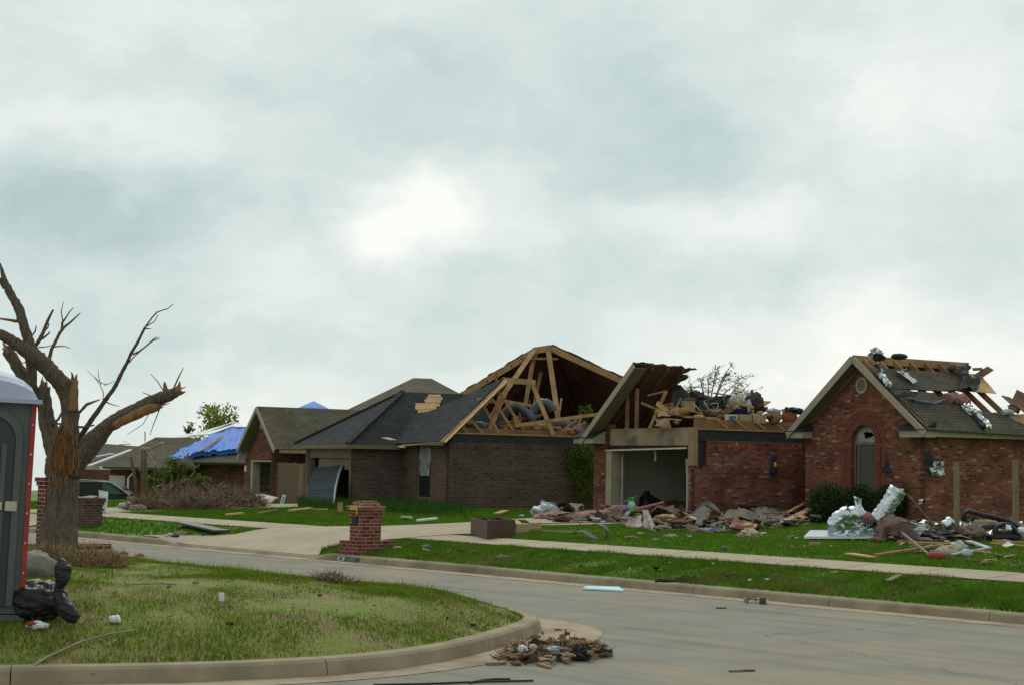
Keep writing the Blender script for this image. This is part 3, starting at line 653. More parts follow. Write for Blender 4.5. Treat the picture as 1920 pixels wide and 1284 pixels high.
# ---- house 4: gabled red brick house on the right ------------------------------------------------
def house_gable():
    f = Fr(1735, 978, 48.5); T = thing('brick_house', f(-2.6, 0, .7), 'red brick house with arched window, front gable and half stripped shingle roof', 'house', 'wrecked brick houses')
    zb = .55; W = -5.23; pk = -2.58; ez = 3.40; pz = 5.52; sl = (5.64-3.42)/3.0
    def rz(t): return 5.50-sl*abs(t-pk)
    # front gable wall with the arched opening
    a0, a1 = -3.10, -2.06; ac = (a0+a1)/2; ar = (a1-a0)/2; zs = 1.15; zc = 3.58-ar
    arch = [(a0, zs), (a1, zs)]+[(ac+ar*math.cos(x), zc+ar*math.sin(x)) for x in np.linspace(0, math.pi, 15)]
    m = MB(); f.wall_front(m, [(W, zb), (0, zb), (0, rz(0)), (pk, rz(pk)), (W, rz(W))], 0, .22, [arch])
    m.build('wall', M['brick_red'], T)
    # brick arch rings
    for k, (r0, r1, pr) in enumerate(((ar, ar+.22, .03), (ar+.26, ar+.46, .02))):
        m = MB(); xs = np.linspace(0, math.pi, 23)
        for i in range(22):
            x0 = xs[i]+.012; x1 = xs[i+1]-.012
            p = [f(ac+r*math.cos(x), -pr, zc+r*math.sin(x)) for r, x in ((r0, x0), (r1, x0), (r1, x1), (r0, x1))]
            q = [f(ac+r*math.cos(x), .02, zc+r*math.sin(x)) for r, x in ((r0, x0), (r1, x0), (r1, x1), (r0, x1))]
            m.hexa(q+p)
        for sgn in (-1, 1):
            t_ = sorted((ac+sgn*r0, ac+sgn*r1)); z = zs-.0
            while z < zc-.09: f.box(m, t_[0], t_[1], -pr, .02, z, z+.068); z += .08
        m.build('arch_brickwork', M['archbrick'], T)
    # window set back in the arch
    m = MB(); fw = .07
    inner = [(ac+(ar-fw)*math.cos(x), zc+(ar-fw)*math.sin(x)) for x in np.linspace(0, math.pi, 15)]
    outer = arch
    f.wall_front(m, outer, .1, .05, [[(a0+fw, zs+fw), (a1-fw, zs+fw)]+inner])
    f.box(m, a0+fw, a1-fw, .09, .15, zc-.05, zc+.03); f.box(m, a0+.16, a0+.22, .09, .15, zs+fw, zc-.05)
    w = m.build('window', M['trim_d'], T)
    m = MB(); f.box(m, a0+.22, a1-fw, .12, .135, zs+fw, zc-.05); m.build('screen', M['screen'], w)
    m = MB(); sh = [(ac+(ar-fw)*math.cos(x), zc+.03+(ar-fw-.03)*math.sin(x)) for x in np.linspace(0, math.pi, 13)]
    hole = [(ac+.05+.20*math.cos(x)*(1+.35*math.sin(3*x+1)), zc+.22+.13*math.sin(x)*(1+.3*math.cos(2*x))) for x in np.linspace(0, 2*math.pi, 11)[:-1]]
    f.wall_front(m, sh, .12, .012, [hole]); m.build('broken_pane', M['curtain'], w)
    m = MB(); f.box(m, a0-.05, a1+.05, .5, .55, zs-.2, zc+ar); m.build('room_shade', M['dark'], T)  # near-black sheet behind the window, painted as the shade indoors
    # round gable vent
    m = MB(); vc = (-2.66, 4.76); xs = np.linspace(0, 2*math.pi, 25)[:-1]
    f.wall_front(m, [(vc[0]+.25*math.cos(x), vc[1]+.25*math.sin(x)) for x in xs], -.03, .06, [[(vc[0]+.17*math.cos(x), vc[1]+.17*math.sin(x)) for x in xs]])
    v = m.build('gable_vent', M['trim'], T)
    m = MB()
    for k in range(-3, 4):
        z = vc[1]+k*.05; hw = math.sqrt(max(.001, .172**2-(k*.05)**2)); m.bar(f(vc[0]-hw, -.005, z), f(vc[0]+hw, -.005, z), .03, .02, (V((0, 0, 1))+f.e*.8).normalized())
    m.build('louvres', M['trim'], v)
    # right hand side wall (long), back and left walls
    m = MB(); f.wall_side(m, [(.0, zb), (13, zb), (13, 3.12), (0, 3.12)], .002, .2); m.build('side_wall', M['brick_red'], T)
    m = MB(); f.wall_side(m, [(.0, 3.12), (13, 3.12), (13, 3.40), (0, 3.40)], .012, .2); m.build('soldier_course', M['brick_red_s'], T)
    m = MB(); f.box(m, W, -.25, 12.8, 13, zb, 3.4); f.box(m, W-.002, W+.2, .25, 12.8, zb, 3.4); m.build('rear_walls', M['brick_red'], T)
    # entry recess to the left: siding panel and brick return
    m = MB(); f.box(m, W-.95, W-.01, 1.2, 1.3, zb, 3.3); m.build('entry_siding', M['trim_d'], T)
    m = MB(); f.box(m, W-3.4, W-.96, 1.15, 1.35, zb, 3.3); m.build('entry_wall', M['brick_red'], T)
    # roof: right slope traced on its own plane
    P = f.plane(.45, 0, 3.43, sl, 1); PL = f.plane(2*pk-.45, 0, 3.43, sl, -1)
    m = MB(); slab(m, P, [(1628, 689), (1663, 692), (1700, 695), (1760, 698), (1817, 701), (1822, 709), (1828, 716), (1820, 721), (1829, 728), (1822, 733), (1768, 733), (1700, 730), (1668, 729)], .035, .03, js=(5, 6, 7, 8, 9), amp=.05)
    m.build('upper_shingles', M['greyroof'], T)
    m = MB(); slab(m, P, [(1666, 729.5), (1690, 731), (1716, 735), (1752, 737), (1757, 744), (1776, 748), (1800, 756), (1822, 764), (1842, 773), (1882, 774), (1905, 790), (1960, 812), (1965, 819), (1738, 806), (1729, 787)], .035, .031, js=(2, 3, 4, 5, 6, 7, 8, 9, 10), amp=.06, seed=3)
    m.build('lower_shingles', M['greyroof'], T)
    m = MB(); slab(m, P, [(1819, 700), (1837, 702), (1853, 719), (1868, 737), (1822, 733.5), (1817, 718)], .02, .01, js=(1, 2, 4), amp=.02); m.build('bare_sheathing', M['plywood'], T)
    m = MB(); slab(m, P, [(1880, 776), (1935, 776), (1960, 800), (1930, 800), (1902, 788)], .02, .008, js=(0, 3), amp=.03); m.build('bare_sheathing', M['plywood'], T)
    m = MB(); slab(m, P, [(1630, 690.5), (1816, 702), (1820, 731), (1668, 728)], .02, .005); m.build('roof_deck', M['sheath'], T)
    m = MB(); slab(m, P, [(1668, 731), (1752, 739), (1842, 775), (1960, 813), (1962, 817), (1740, 804)], .02, .002); m.build('roof_deck', M['sheath'], T)
    # rafters, ridge board
    e1_, e2_ = px_on(P, [(1837, 702), (1925, 785)]); q1, q2 = (e1_-f.o).dot(f.e), (e2_-f.o).dot(f.e); t1_, t2_ = (e1_-f.o).dot(f.d), (e2_-f.o).dot(f.d)
    for s_ in np.arange(-.02, 8.2, .61):
        tt_ = max(pk+.03, t1_+(t2_-t1_)*(s_-q1)/(q2-q1)); a = f(tt_, s_, pz+.03-sl*(tt_-pk-.03))
        if tt_ > .2: break
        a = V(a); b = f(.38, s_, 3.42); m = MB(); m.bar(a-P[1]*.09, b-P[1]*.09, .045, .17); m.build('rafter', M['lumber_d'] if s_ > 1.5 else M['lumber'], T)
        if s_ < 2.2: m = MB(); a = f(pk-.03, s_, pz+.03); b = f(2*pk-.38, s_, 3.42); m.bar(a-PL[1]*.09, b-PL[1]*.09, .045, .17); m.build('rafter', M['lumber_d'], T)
    m = MB(); f.box(m, pk-.02, pk+.02, -.35, 4.1, pz-.13, pz+.10); m.build('ridge_board', M['lumber'], T)
    m = MB(); e0 = f(pk, -.42, 5.64)
    def LP(u, v): return f(pk-u, v, 5.64-sl*u)
    w = jag([LP(0, -.42), LP(0.02, 4.3), LP(.8, 4.0), LP(1.0, 2.0), LP(3.0, 1.8), LP(3.0, -.42)], (1, 2, 3, 4), .2, .06); m.poly(w, PL[1], .03); m.build('left_sheathing', M['sheath'], T)
    m = MB(); w = jag([LP(.1, -.44), LP(.15, 1.9), LP(3.03, 1.7), LP(3.03, -.44)], (0, 1, 2), .2, .05); m.poly([p+PL[1]*.04 for p in w], PL[1], .035); m.build('left_shingles', M['greyroof'], T)
    # barge boards along both rakes with soffits, eave fascia, boxed returns
    for sg in (-1, 1):
        a = f(pk, -.44, 5.62); b = f(pk+sg*3.02, -.44, 5.62-sl*3.02); m = MB(); m.bar(a-V((0, 0, .09)), b-V((0, 0, .09)), .035, .19); m.build('barge_board', M['trim'], T)
        m = MB(); u = V((0, 0, .17)); m.hexa([f(pk, -.42, 5.44)-u*0, f(pk+sg*2.9, -.42, 5.44-sl*2.9), f(pk+sg*2.9, -.002, 5.44-sl*2.9), f(pk, -.002, 5.44), f(pk, -.42, 5.46), f(pk+sg*2.9, -.42, 5.46-sl*2.9), f(pk+sg*2.9, -.002, 5.46-sl*2.9), f(pk, -.002, 5.46)]); m.build('rake_soffit', M['trim_d'], T)
    m = MB(); f.box(m, .36, .40, -.02, 13, 3.22, 3.42); m.build('eave_fascia', M['trim'], T)
    m = MB(); f.box(m, .012, .36, .0, 13, 3.24, 3.27); m.build('eave_soffit', M['trim_d'], T)
    for sg, t0, t1 in ((1, -.62, .41), (-1, W-.45, W+.32)):
        m = MB(); z0 = 3.20; a, b = t0, t1
        m.hexa([f(a, -.40, z0), f(b, -.40, z0), f(b, -.004, z0), f(a, -.004, z0), f(a, -.40, z0+.19), f(b, -.40, z0+.19), f(b, -.004, z0+.21), f(a, -.004, z0+.21)]); m.build('eave_return', M['trim'], T)
        m = MB(); m.hexa([f(a-.03, -.46, z0+.195), f(b+.03, -.46, z0+.195), f(b+.03, -.0, z0+.215), f(a-.03, -.0, z0+.215), f(a-.03, -.46, z0+.225), f(b+.03, -.46, z0+.225), f(b+.03, -.0, z0+.46), f(a-.03, -.0, z0+.46)]); m.build('return_shingles', M['slate'], T)
    m = MB(); f.box(m, W+.2, -.2, .22, 12.8, 3.2, 3.24); m.build('attic_floor', M['sheath'], T)
    return f, P
F4, P4 = house_gable()

# ---- house 3: the open garage with the roof torn away ------------------------------------------------
def house_garage():
    f = Fr(1302, 957, 52.6); T = thing('garage_house', f(-2.7, 0, .65), 'red brick house with open empty garage and wreckage heaped where its roof was', 'house', 'wrecked brick houses')
    zb = .5; W = -5.73; L = 9.0
    o0, o1 = -4.95, -.37; zt = 2.83
    m = MB(); f.wall_front(m, [(W, zb), (o0, zb), (o0, 2.78), (-4.75, 3.32), (-4.72, 3.34), (-4.72, 3.62), (-5.25, 3.62), (-5.35, 3.3), (W, 3.3)], 0, .2); m.build('garage_pier', M['brick_red'], T)
    m = MB(); f.wall_front(m, [(o1, zb), (0, zb), (0, 2.2), (-.05, 2.2), (-.05, 2.3), (-.2, 2.3), (-.2, 2.62), (o1, 2.82)], 0, .2); m.build('garage_pier', M['brick_red'], T)
    m = MB(); f.wall_side(m, [(0.0, zb), (L, zb), (L, 3.05), (.45, 3.05), (.45, 2.3), (.32, 2.3), (.32, 2.22), (0, 2.2)], .002, .2); m.build('side_wall', M['brick_red'], T)
    m = MB(); f.wall_side(m, [(.45, 2.86), (L, 2.84), (L, 3.06), (.45, 3.06)], .014, .2); m.build('soldier_course', M['brick_red_s'], T)
    m = MB(); f.wall_side(m, [(.16, 3.065), (L, 3.06), (L, 3.38), (.16, 3.40)], -.03, .12); f.wall_side(m, [(.14, 2.25), (.44, 2.25), (.44, 3.06), (.14, 3.06)], -.08, .1); m.build('tar_paper', M['felt'], T)
    m = MB(); f.box(m, -.1, .03, .45, L, 3.055, 3.075); m.build('flashing', M['trim_d'], T)
    # garage lining and floor
    m = MB(); f.box(m, o0-.5, o1+.1, 6.2, 6.3, zb, 3.2); m.build('garage_back_wall', M['drywall'], T)
    m = MB(); f.box(m, o0+.02, o1, 6.17, 6.2, 1.65, 1.68); m.build('wall_seam', M['trim_d'], T)
    m = MB(); f.box(m, W+.2, W+.3, .2, 6.2, zb, 3.2); f.box(m, -.32, -.22, .25, 6.2, zb, 3.0); m.build('garage_side_walls', M['drywall'], T)
    m = MB(); f.box(m, W+.2, -.2, .2, 6.2, 3.2, 3.25); m.build('garage_ceiling', M['drywall'], T)
    m = MB(); f.box(m, W, 0, 0, 6.3, .3, .62); m.build('garage_floor', M['concrete'], T)
    m = MB(); f.box(m, W, W+.2, .2, L, zb, 3.3); f.box(m, W, 0, L, L+.2, zb, 3.2); m.build('rear_walls', M['brick_red'], T)
    # beige jambs and the thin head trim
    m = MB(); f.box(m, o0, o0+.32, -.02, .5, .55, 2.74); m.build('door_jamb', M['trim'], T)
    m = MB(); m.tube([f(o1, -.01, .7), f(o1+.03, -.01, 1.3), f(o1+.02, -.01, 1.9), f(o1-.03, -.01, 2.5)], .045, 6); m.build('bent_jamb_trim', M['trim'], T)
    m = MB(); m.bar(f(o0, -.04, 2.755), f(o1-.02, -.04, 2.835), .06, .05); m.build('head_trim', M['cream'], T)
    m = MB(); m.bar(f(-2.25, .1, 2.42), f(-2.28, .1, 2.78), .06, .03, f.e); m.build('opener_bracket', M['trim'], T)
    m = MB(); m.tube([f(o0+.5, .3, .7), f(o0+.5, .3, 2.6)], .025, 6); m.build('door_track', M['whitefoil'], T)
    # header beam, exposed board and corner post
    m = MB(); f.box(m, -4.70, -.30, -.03, .09, 2.92, 3.42); m.build('header_board', M['plaster'], T)
    m = MB(); f.box(m, -4.70, -.28, .0, .12, 2.78, 2.915); m.build('header_beam', M['dark'], T)
    m = MB(); f.box(m, -.29, .02, -.05, .10, 2.3, 3.48); m.build('corner_post', M['cardd'], T)
    # surviving left half of the garage gable roof (seen from below)
    sl = (5.56-3.19)/(5.68-2.62); pk = -2.62; PLp = f.plane(pk, 0, 5.56, sl, -1)
    foot = f(-5.72, -.5, 5.56-sl*3.1)
    def RP(u, q): return f(pk-u, q, 5.56-sl*u)
    w = jag([RP(0, -.5), RP(.05, 1.2), RP(.12, 2.05), RP(.32, 1.5), RP(.45, 1.95), RP(.75, 1.7), RP(1.0, 2.2), RP(1.5, 3.8), RP(3.1, 4.4), RP(3.1, -.5)], (0, 1, 2, 3, 4, 5, 6, 7, 8), .12, .06, 5)
    m = MB(); m.poly(w, PLp[1], .03); m.build('roof_sheathing', M['sheath'], T)
    w = jag([RP(.02, -.52), RP(.08, 1.1), RP(.2, 1.7), RP(.6, 1.5), RP(1.05, 2.1), RP(1.5, 3.6), RP(3.14, 4.4), RP(3.14, -.52)], (0, 1, 2, 3, 4, 5, 6), .12, .05, 6)
    m = MB(); m.poly([p+PLp[1]*.045 for p in w], PLp[1], .035); m.build('roof_shingles', M['slate'], T)
    m = MB(); m.bar(RP(.0, -.53)-V((0, 0, .1)), RP(3.16, -.53)-V((0, 0, .1)), .035, .19); m.build('barge_board', M['trim'], T)
    m = MB(); q = [RP(.0, -.51), RP(3.1, -.51), RP(3.1, -.03), RP(.0, -.03)]; m.poly([p-V((0, 0, .17)) for p in q], PLp[1], .02); m.build('rake_soffit', M['trim_d'], T)
    for q in (.25, .85, 1.45, 2.05, 2.7): 
        if q < 2: m = MB(); m.bar(RP(.1, q)-PLp[1]*.09, RP(3.0, q)-PLp[1]*.09, .045, .13); m.build('rafter', M['sheath'], T)
    m = MB(); a, b, z0 = W-.5, W+.7, 2.98
    m.hexa([f(a, -.5, z0), f(b, -.5, z0), f(b, -.004, z0), f(a, -.004, z0), f(a, -.5, z0+.17), f(b, -.5, z0+.17), f(b, -.004, z0+.44), f(a, -.004, z0+.44)]); m.build('eave_return', M['trim'], T)
    m = MB(); m.hexa([f(a-.05, -.56, z0+.18), f(b+.05, -.56, z0+.18), f(b+.05, -.03, z0+.45), f(a-.05, -.03, z0+.45), f(a-.05, -.56, z0+.21), f(b+.05, -.56, z0+.21), f(b+.05, -.03, z0+.48), f(a-.05, -.03, z0+.48)]); m.build('return_shingles', M['slate'], T)
    # gable studs
    for px0, py0, py1 in ((1176, 742, 808), (1194, 728, 806)):
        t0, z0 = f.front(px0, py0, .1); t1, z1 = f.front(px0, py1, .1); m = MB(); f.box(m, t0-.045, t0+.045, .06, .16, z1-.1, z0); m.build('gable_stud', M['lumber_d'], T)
    m = MB(); f.box(m, -4.7, .0, .0, .12, 3.43, 3.47); m.build('wall_plate', M['lumber'], T)
    m = MB(); f.box(m, W+.3, -2.4, 3.6, 3.64, 3.3, 4.3); m.build('attic_shade_panel', M['dark'], T)  # added dark sheet, its colour stands in for the attic's deep shade
    # attic floor with cut joists along the side wall
    m = MB(); f.box(m, W+.2, -.1, .2, L, 3.36, 3.40); m.build('attic_floor', M['sheath'], T)
    m = MB(); f.box(m, -.22, -.17, .1, 4.6, 3.40, 3.74); m.build('rim_board', M['lumber_d'], T)
    m = MB(); f.box(m, -.12, .02, .1, L, 3.405, 3.45); m.build('side_plate', M['lumber'], T)
    for k, q in enumerate((1.25, 2.0, 2.75, 3.5)):
        m = MB(); m.bar(f(-.15, q-.42, 3.80), f(.0, q, 3.47), .04, .05); m.build('joist_end', M['lumber'], T)
    return f
F3 = house_garage()

# ---- house 2: dark brick house, hip roof ripped open ------------------------------------------------
def house_hip():
    f = Fr(840, 953, 58.0); T = thing('hip_roof_house', f(-4, 3, .65), 'dark brick house with slate shingles whose hip roof is ripped open to bare rafters', 'house', 'wrecked brick houses')
    zb = .45; zf = .68; tf = f.front(755, 947)[0]                     # front section from tf to 0
    qg = -1.97; tg0 = f.front(573, 944, qg)[0]                        # garage front plane at s=qg
    wt = 2.97
    # front wall with tall narrow window
    w0, z1 = f.front(783, 833); w1, z0 = f.front(806, 934)
    m = MB(); f.wall_front(m, [(tf, zb), (0, zb), (0, wt), (tf, wt)], 0, .2, [rect(w0, w1, z0, z1)]); m.build('front_wall', M['brick_dark_lit'], T)
    w = parts_window(T, f, w0, w1, z0, z1, .06, 'glass', 'trim_d', .05)
    m = MB(); c = [f(w0+.08, .045, z1-.06), f(w1-.10, .045, z1-.06), f(w1-.14, .03, z0+.78), f(w0+.16, .05, z0+.78)]; m.sheet(c, 6, 10, .05, 3, 4, .008); m.build('torn_curtain', M['curtain'], w)
    m = MB(); f.box(m, w0-.3, w1+.3, .6, .65, z0-.2, z1+.1); m.build('room_shade', M['dark'], T)  # dark sheet painted as the shade behind the narrow window
    # long side wall facing the camera, soldier course, tar paper band, plates
    m = MB(); f.wall_side(m, [(0.0, zf), (11, zf), (11, 2.72), (0, 2.72)], .002, .2); m.build('side_wall', M['brick_dark'], T)
    m = MB(); f.wall_side(m, [(0.0, 2.72), (11, 2.72), (11, 2.96), (0, 2.96)], .012, .2); m.build('soldier_course', M['brick_dark_s'], T)
    m = MB(); f.wall_side(m, [(0.0, .2), (11, .2), (11, zf), (0, zf)], .03, .25); f.wall_front(m, [(tf, .2), (0, .2), (0, zb+.2), (tf, zb+.2)], -.02, .2); m.build('foundation', M['slab'], T)
    m = MB(); f.wall_side(m, [(0.1, 2.965), (11, 2.965), (11, 3.20), (.1, 3.24)], -.05, .1); m.build('tar_paper', M['felt'], T)
    m = MB(); f.box(m, -.16, .0, .0, 11, 3.245, 3.29); m.build('wall_plate', M['lumber'], T)
    m = MB(); f.box(m, -.34, -.30, .2, 11, 3.28, 3.46); m.build('rim_board', M['lumber_d'], T)
    m = MB(); f.box(m, tg0, -.2, 10.8, 11, zb, 3.2); f.box(m, tg0, tg0+.2, .1, 10.8, zb, 3.2); m.build('rear_walls', M['brick_dark'], T)
    m = MB(); f.box(m, tg0+.2, -.35, .3, 10.8, 3.12, 3.18); m.build('attic_floor', M['sheath'], T)
    # garage
    gz_ = 2.80; g0, gt = f.front(582, 857, qg); g1, gb = f.front(653, 944, qg)
    m = MB(); f.wall_front(m, [(tg0, zb), (g0, zb), (g0, gt), (g1, gt), (g1, zb), (tf, zb), (tf, gz_), (tg0, gz_)], qg, .2); m.build('garage_front', M['trim_d'], T)
    m = MB(); f.wall_front(m, [(tg0-.05, zb), (g0-.06, zb), (g0-.06, 2.7), (tg0-.05, 2.7)], qg-.03, .05); m.build('garage_pier', M['brick_dark_lit'], T)
    m = MB(); f.wall_side(m, [(qg, zb), (0, zb), (0, gz_), (qg, gz_)], tf+.002, .2); m.build('garage_side_wall', M['brick_dark'], T)
    m = MB(); f.box(m, tg0, tg0+.2, qg+.2, .1, zb, gz_); m.build('garage_left_wall', M['brick_dark'], T)
    m = MB(); f.box(m, tg0+.2, tf-.2, 3.8, 3.9, zb, 3.0); f.box(m, tg0+.2, tf-.2, qg+.2, 3.8, 3.0, 3.05); m.build('garage_lining', M['dark'], T)  # ceiling and back wall coloured near-black to paint the garage's shade
    m = MB(); f.box(m, g0+.5, g1, qg+.12, qg+.16, gt-.42, gt-.005); m.build('upper_door_section', M['trim_d'], T)
    # garage hip roof
    ez = f.front(652, 831, qg-.4)[1]; tr = f.front(652, 831, qg-.4)[0]; tl = f.front(551, 840, qg-.4)[0]
    ap = onpl(755, 734, f((tl+tr)/2, 0, 0), f.d); hz = ap.z; qa = (ap-f.o).dot(f.e); tm = (tl+tr)/2
    E0 = f(tl, qg-.4, ez); E1 = f(tr, qg-.4, ez); AP = f(tm, qa, hz); AE = f(tm, qa+3.2, hz)
    R0 = f(tr, qa+3.2, ez); L0 = f(tl, qa+3.2, ez)
    m = MB()
    for q in ([E0, E1, AP], [E1, R0, AE, AP], [L0, E0, AP, AE]):
        n = pl_normal(q); n = n if n.z > 0 else -n; m.poly(q, n, .06)
    m.build('garage_roof', M['slate'], T)
    m = MB()
    for a, b in ((E1, AP), (E0, AP)):
        for k in range(26):
            p = a.lerp(b, k/26); q = a.lerp(b, (k+1)/26); n = V((0, 0, 1)); m.bar(p+n*.02, q+n*.045, .22, .022)
    m.build('hip_caps', M['slate'], T)
    m = MB(); m.bar(E1.lerp(AP, .1)+V((0, 0, .052)), E1.lerp(AP, .84)+V((0, 0, .048)), .012, .012); m.build('exposed_nail_strip', M['cardd'], T)
    m = MB(); m.bar(E0-V((0, 0, .09)), E1-V((0, 0, .09)), .03, .15); m.bar(E1-V((0, 0, .09)), f(tr, -.3, ez-.09), .03, .15); m.build('garage_fascia', M['trim_d'], T)
    m = MB(); f.box(m, tl+.03, tr-.03, qg-.38, qg, ez-.15, ez-.12); m.build('garage_soffit', M['trim_d'], T)
    # front roof slope above the window, torn along its right edge
    PF = f.plane(.4, -.4, 2.99, .80, 'f')
    w = px_on(PF, [(744, 831), (826, 826), (944, 708), (806, 770), (770, 775), (748, 800)])
    m = MB(); m.poly(jag(w, (1, 2), .12, .05, 9), PF[1], .045); m.build('front_shingles', M['slate'], T)
    w = px_on(PF, [(750, 833), (834, 826), (848, 812), (950, 711), (944, 708), (800, 775)])
    m = MB(); m.poly([p-PF[1]*.05 for p in jag(w, (1, 2), .2, .03, 10)], PF[1], .03); m.build('front_sheathing', M['plywood'], T)
    m = MB(); m.bar(A(826, 832, 57.6), A(950, 714, 59.6), .06, .14, PF[1]); m.build('hip_rafter', M['lumber'], T)
    m = MB(); m.bar(f(tf, -.42, 2.90), f(.4, -.42, 2.90), .03, .12); m.tube([f(.32, -.40, 2.93), f(.42, -.52, 2.92)], .06, 8); m.build('front_fascia', M['trim_d'], T)
    # bare boards on the garage slope
    m = MB()
    for k, (x0, x1, y) in enumerate(((803, 826, 739), (800, 829, 743), (796, 826, 748), (779, 824, 755), (778, 818, 761), (783, 811, 768), (786, 806, 775))):
        PR = (E1, pl_normal([E1, R0, AE, AP])); n = PR[1] if PR[1].z > 0 else -PR[1]
        q = px_on((E1+n*.03, n), [(x0, y), (x1, y), (x1+1, y+6), (x0+1, y+6)]); m.poly(q, n, .02)
    m.build('exposed_boards', M['plywood'], T)
    # main hip: two far slopes survive, seen from underneath
    Yp = 64.0; PKa = A(1003, 652, Yp); PKb = A(1034, 647, Yp)
    hd1 = (-(f.d+f.e)).normalized(); hd2 = (f.d+f.e).normalized(); hd3 = (f.e-f.d).normalized()
    def onv(x, y, p, h): n = V((h.y, -h.x, 0)); return onpl(x, y, p, n)
    Lf = onv(800, 775, PKa, hd1); Rf = onv(1168, 708, PKb, hd2)
    dl = (PKa-Lf); Lf2 = PKa-dl*1.35; dr = PKb-Rf; Rf2 = PKb-dr*2.6
    kl = PKa.z-Lf2.z; FARp = PKb+hd3*6.5-V((0, 0, 3.3))
    m = MB(); q = [PKa, PKb, FARp, Lf2]; n = pl_normal([PKa, FARp, Lf2]); n = n if n.z > 0 else -n
    m.poly(jag([PKa, FARp, Lf2], (2,), .2, .05, 4), n, .035); n2 = pl_normal([PKb, Rf2, FARp]); n2 = n2 if n2.z > 0 else -n2
    m.poly(jag([PKb, Rf2, FARp], (0,), .2, .05, 5), n2, .035); m.poly([PKa, PKb, FARp], pl_normal([PKa, PKb, FARp])*(1 if pl_normal([PKa, PKb, FARp]).z > 0 else -1), .035)
    m.build('far_slope_sheathing', M['sheath'], T)
    m = MB(); m.poly([p+n*.05 for p in jag([PKa, FARp, Lf2], (2,), .2, .06, 6)], n, .04); m.poly([p+n2*.05 for p in jag([PKb, Rf2, FARp], (0,), .2, .06, 7)], n2, .04); m.build('far_slope_shingles', M['slate'], T)
    dn = V((0, 0, -.1))
    m = MB(); m.bar(PKa+dn*1.3, Lf2+dn*1.3, .07, .22); m.build('hip_rafter', M['lumber'], T)
    m = MB(); m.bar(PKb+dn*1.3, Rf2+dn*1.3, .07, .22); m.build('hip_rafter', M['lumber'], T)
    m = MB(); m.bar(PKa+dn*1.0, PKb+dn*1.0, .07, .24); m.build('ridge_board', M['lumber'], T)
    m = MB(); m.bar(PKb+dn*1.6, FARp+dn*1.6, .06, .2); m.build('hip_rafter', M['sheath'], T)
    for k in range(1, 6):     # common rafters under the far slopes
        for a, b in ((PKa.lerp(Lf2, k/6), FARp.lerp(Lf2, k/6) if 0 else PKa.lerp(Lf2, k/6)+(FARp-PKa)*(1-k/6)*.98),):
            m = MB(); m.bar(a-n*.12, b-n*.12, .045, .12); m.build('purlin', M['sheath'], T)
    # posts and rafters in front of the dark attic
    def b2(name, x0, y0, Y0, x1, y1, Y1, w=.045, h=.11, mat='lumber'):
        m = MB(); m.bar(A(x0, y0, Y0), A(x1, y1, Y1), h, w, V((0, -1, .1))); m.build(name, M[mat], T)
    b2('rafter', 1002, 655, 64, 938, 748, 60.8, .06, .17); b2('rafter', 938, 742, 60.8, 918, 805, 59.6, .05, .15, 'lumber_d')
    b2('attic_post', 1028, 657, 64, 1047, 788, 62.5, .06, .19)
    b2('rafter', 1006, 660, 64, 994, 700, 64, .05, .13, 'lumber_d'); b2('attic_post', 1000, 672, 64.2, 985, 758, 63, .06, .16, 'lumber_d'); b2('attic_post', 1014, 698, 64.6, 1000, 765, 64, .05, .13, 'lumber_d')
    b2('collar_tie', 975, 671.5, 63.9, 1046, 672.5, 63.9, .04, .08, 'oldwood'); b2('attic_post', 931, 696, 63.9, 931, 720, 63.9, .05, .1, 'lumber_d')
    b2('ridge_board', 942, 712, 60.2, 1003, 717, 61.2, .06, .2); b2('rafter', 997, 717, 61.2, 1038, 815, 60.2, .06, .15)
    b2('rafter', 956, 716, 60.3, 918, 806, 59.3, .05, .15); b2('short_ridge', 895, 749, 59.1, 925, 751, 59.4, .05, .17)
    for x0, y0, x1, y1, Y0, Y1 in ((932, 728, 989, 817, 59.7, 59.9), (925, 749, 968, 815, 59.3, 59.7), (900, 748, 938, 815, 59.1, 59.3), (881, 783, 907, 814, 58.6, 58.9), (863, 789, 876, 812, 58.3, 58.5)):
        b2('jack_rafter', x0, y0, Y0, x1, y1, Y1, .04, .09)
    b2('fallen_rafter', 966, 797, 59.6, 1120, 776, 60.6, .05, .12); b2('fallen_rafter', 892, 757.5, 59, 915, 757, 59.2, .03, .07); b2('fallen_rafter', 944, 750, 60, 996, 760, 60.4, .04, .09)
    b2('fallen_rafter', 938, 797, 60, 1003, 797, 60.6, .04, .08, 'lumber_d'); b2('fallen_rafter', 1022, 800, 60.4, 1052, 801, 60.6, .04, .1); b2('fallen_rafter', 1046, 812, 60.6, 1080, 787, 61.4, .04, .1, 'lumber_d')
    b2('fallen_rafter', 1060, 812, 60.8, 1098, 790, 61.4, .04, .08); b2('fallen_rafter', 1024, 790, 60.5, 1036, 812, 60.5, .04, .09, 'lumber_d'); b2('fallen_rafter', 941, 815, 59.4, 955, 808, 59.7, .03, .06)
    m = MB(); f.box(m, -1.9, -1.85, 2.0, 9, 3.2, 3.75); m.build('fallen_joist', M['lumber_d'], T)
    return f
F2 = house_hip()

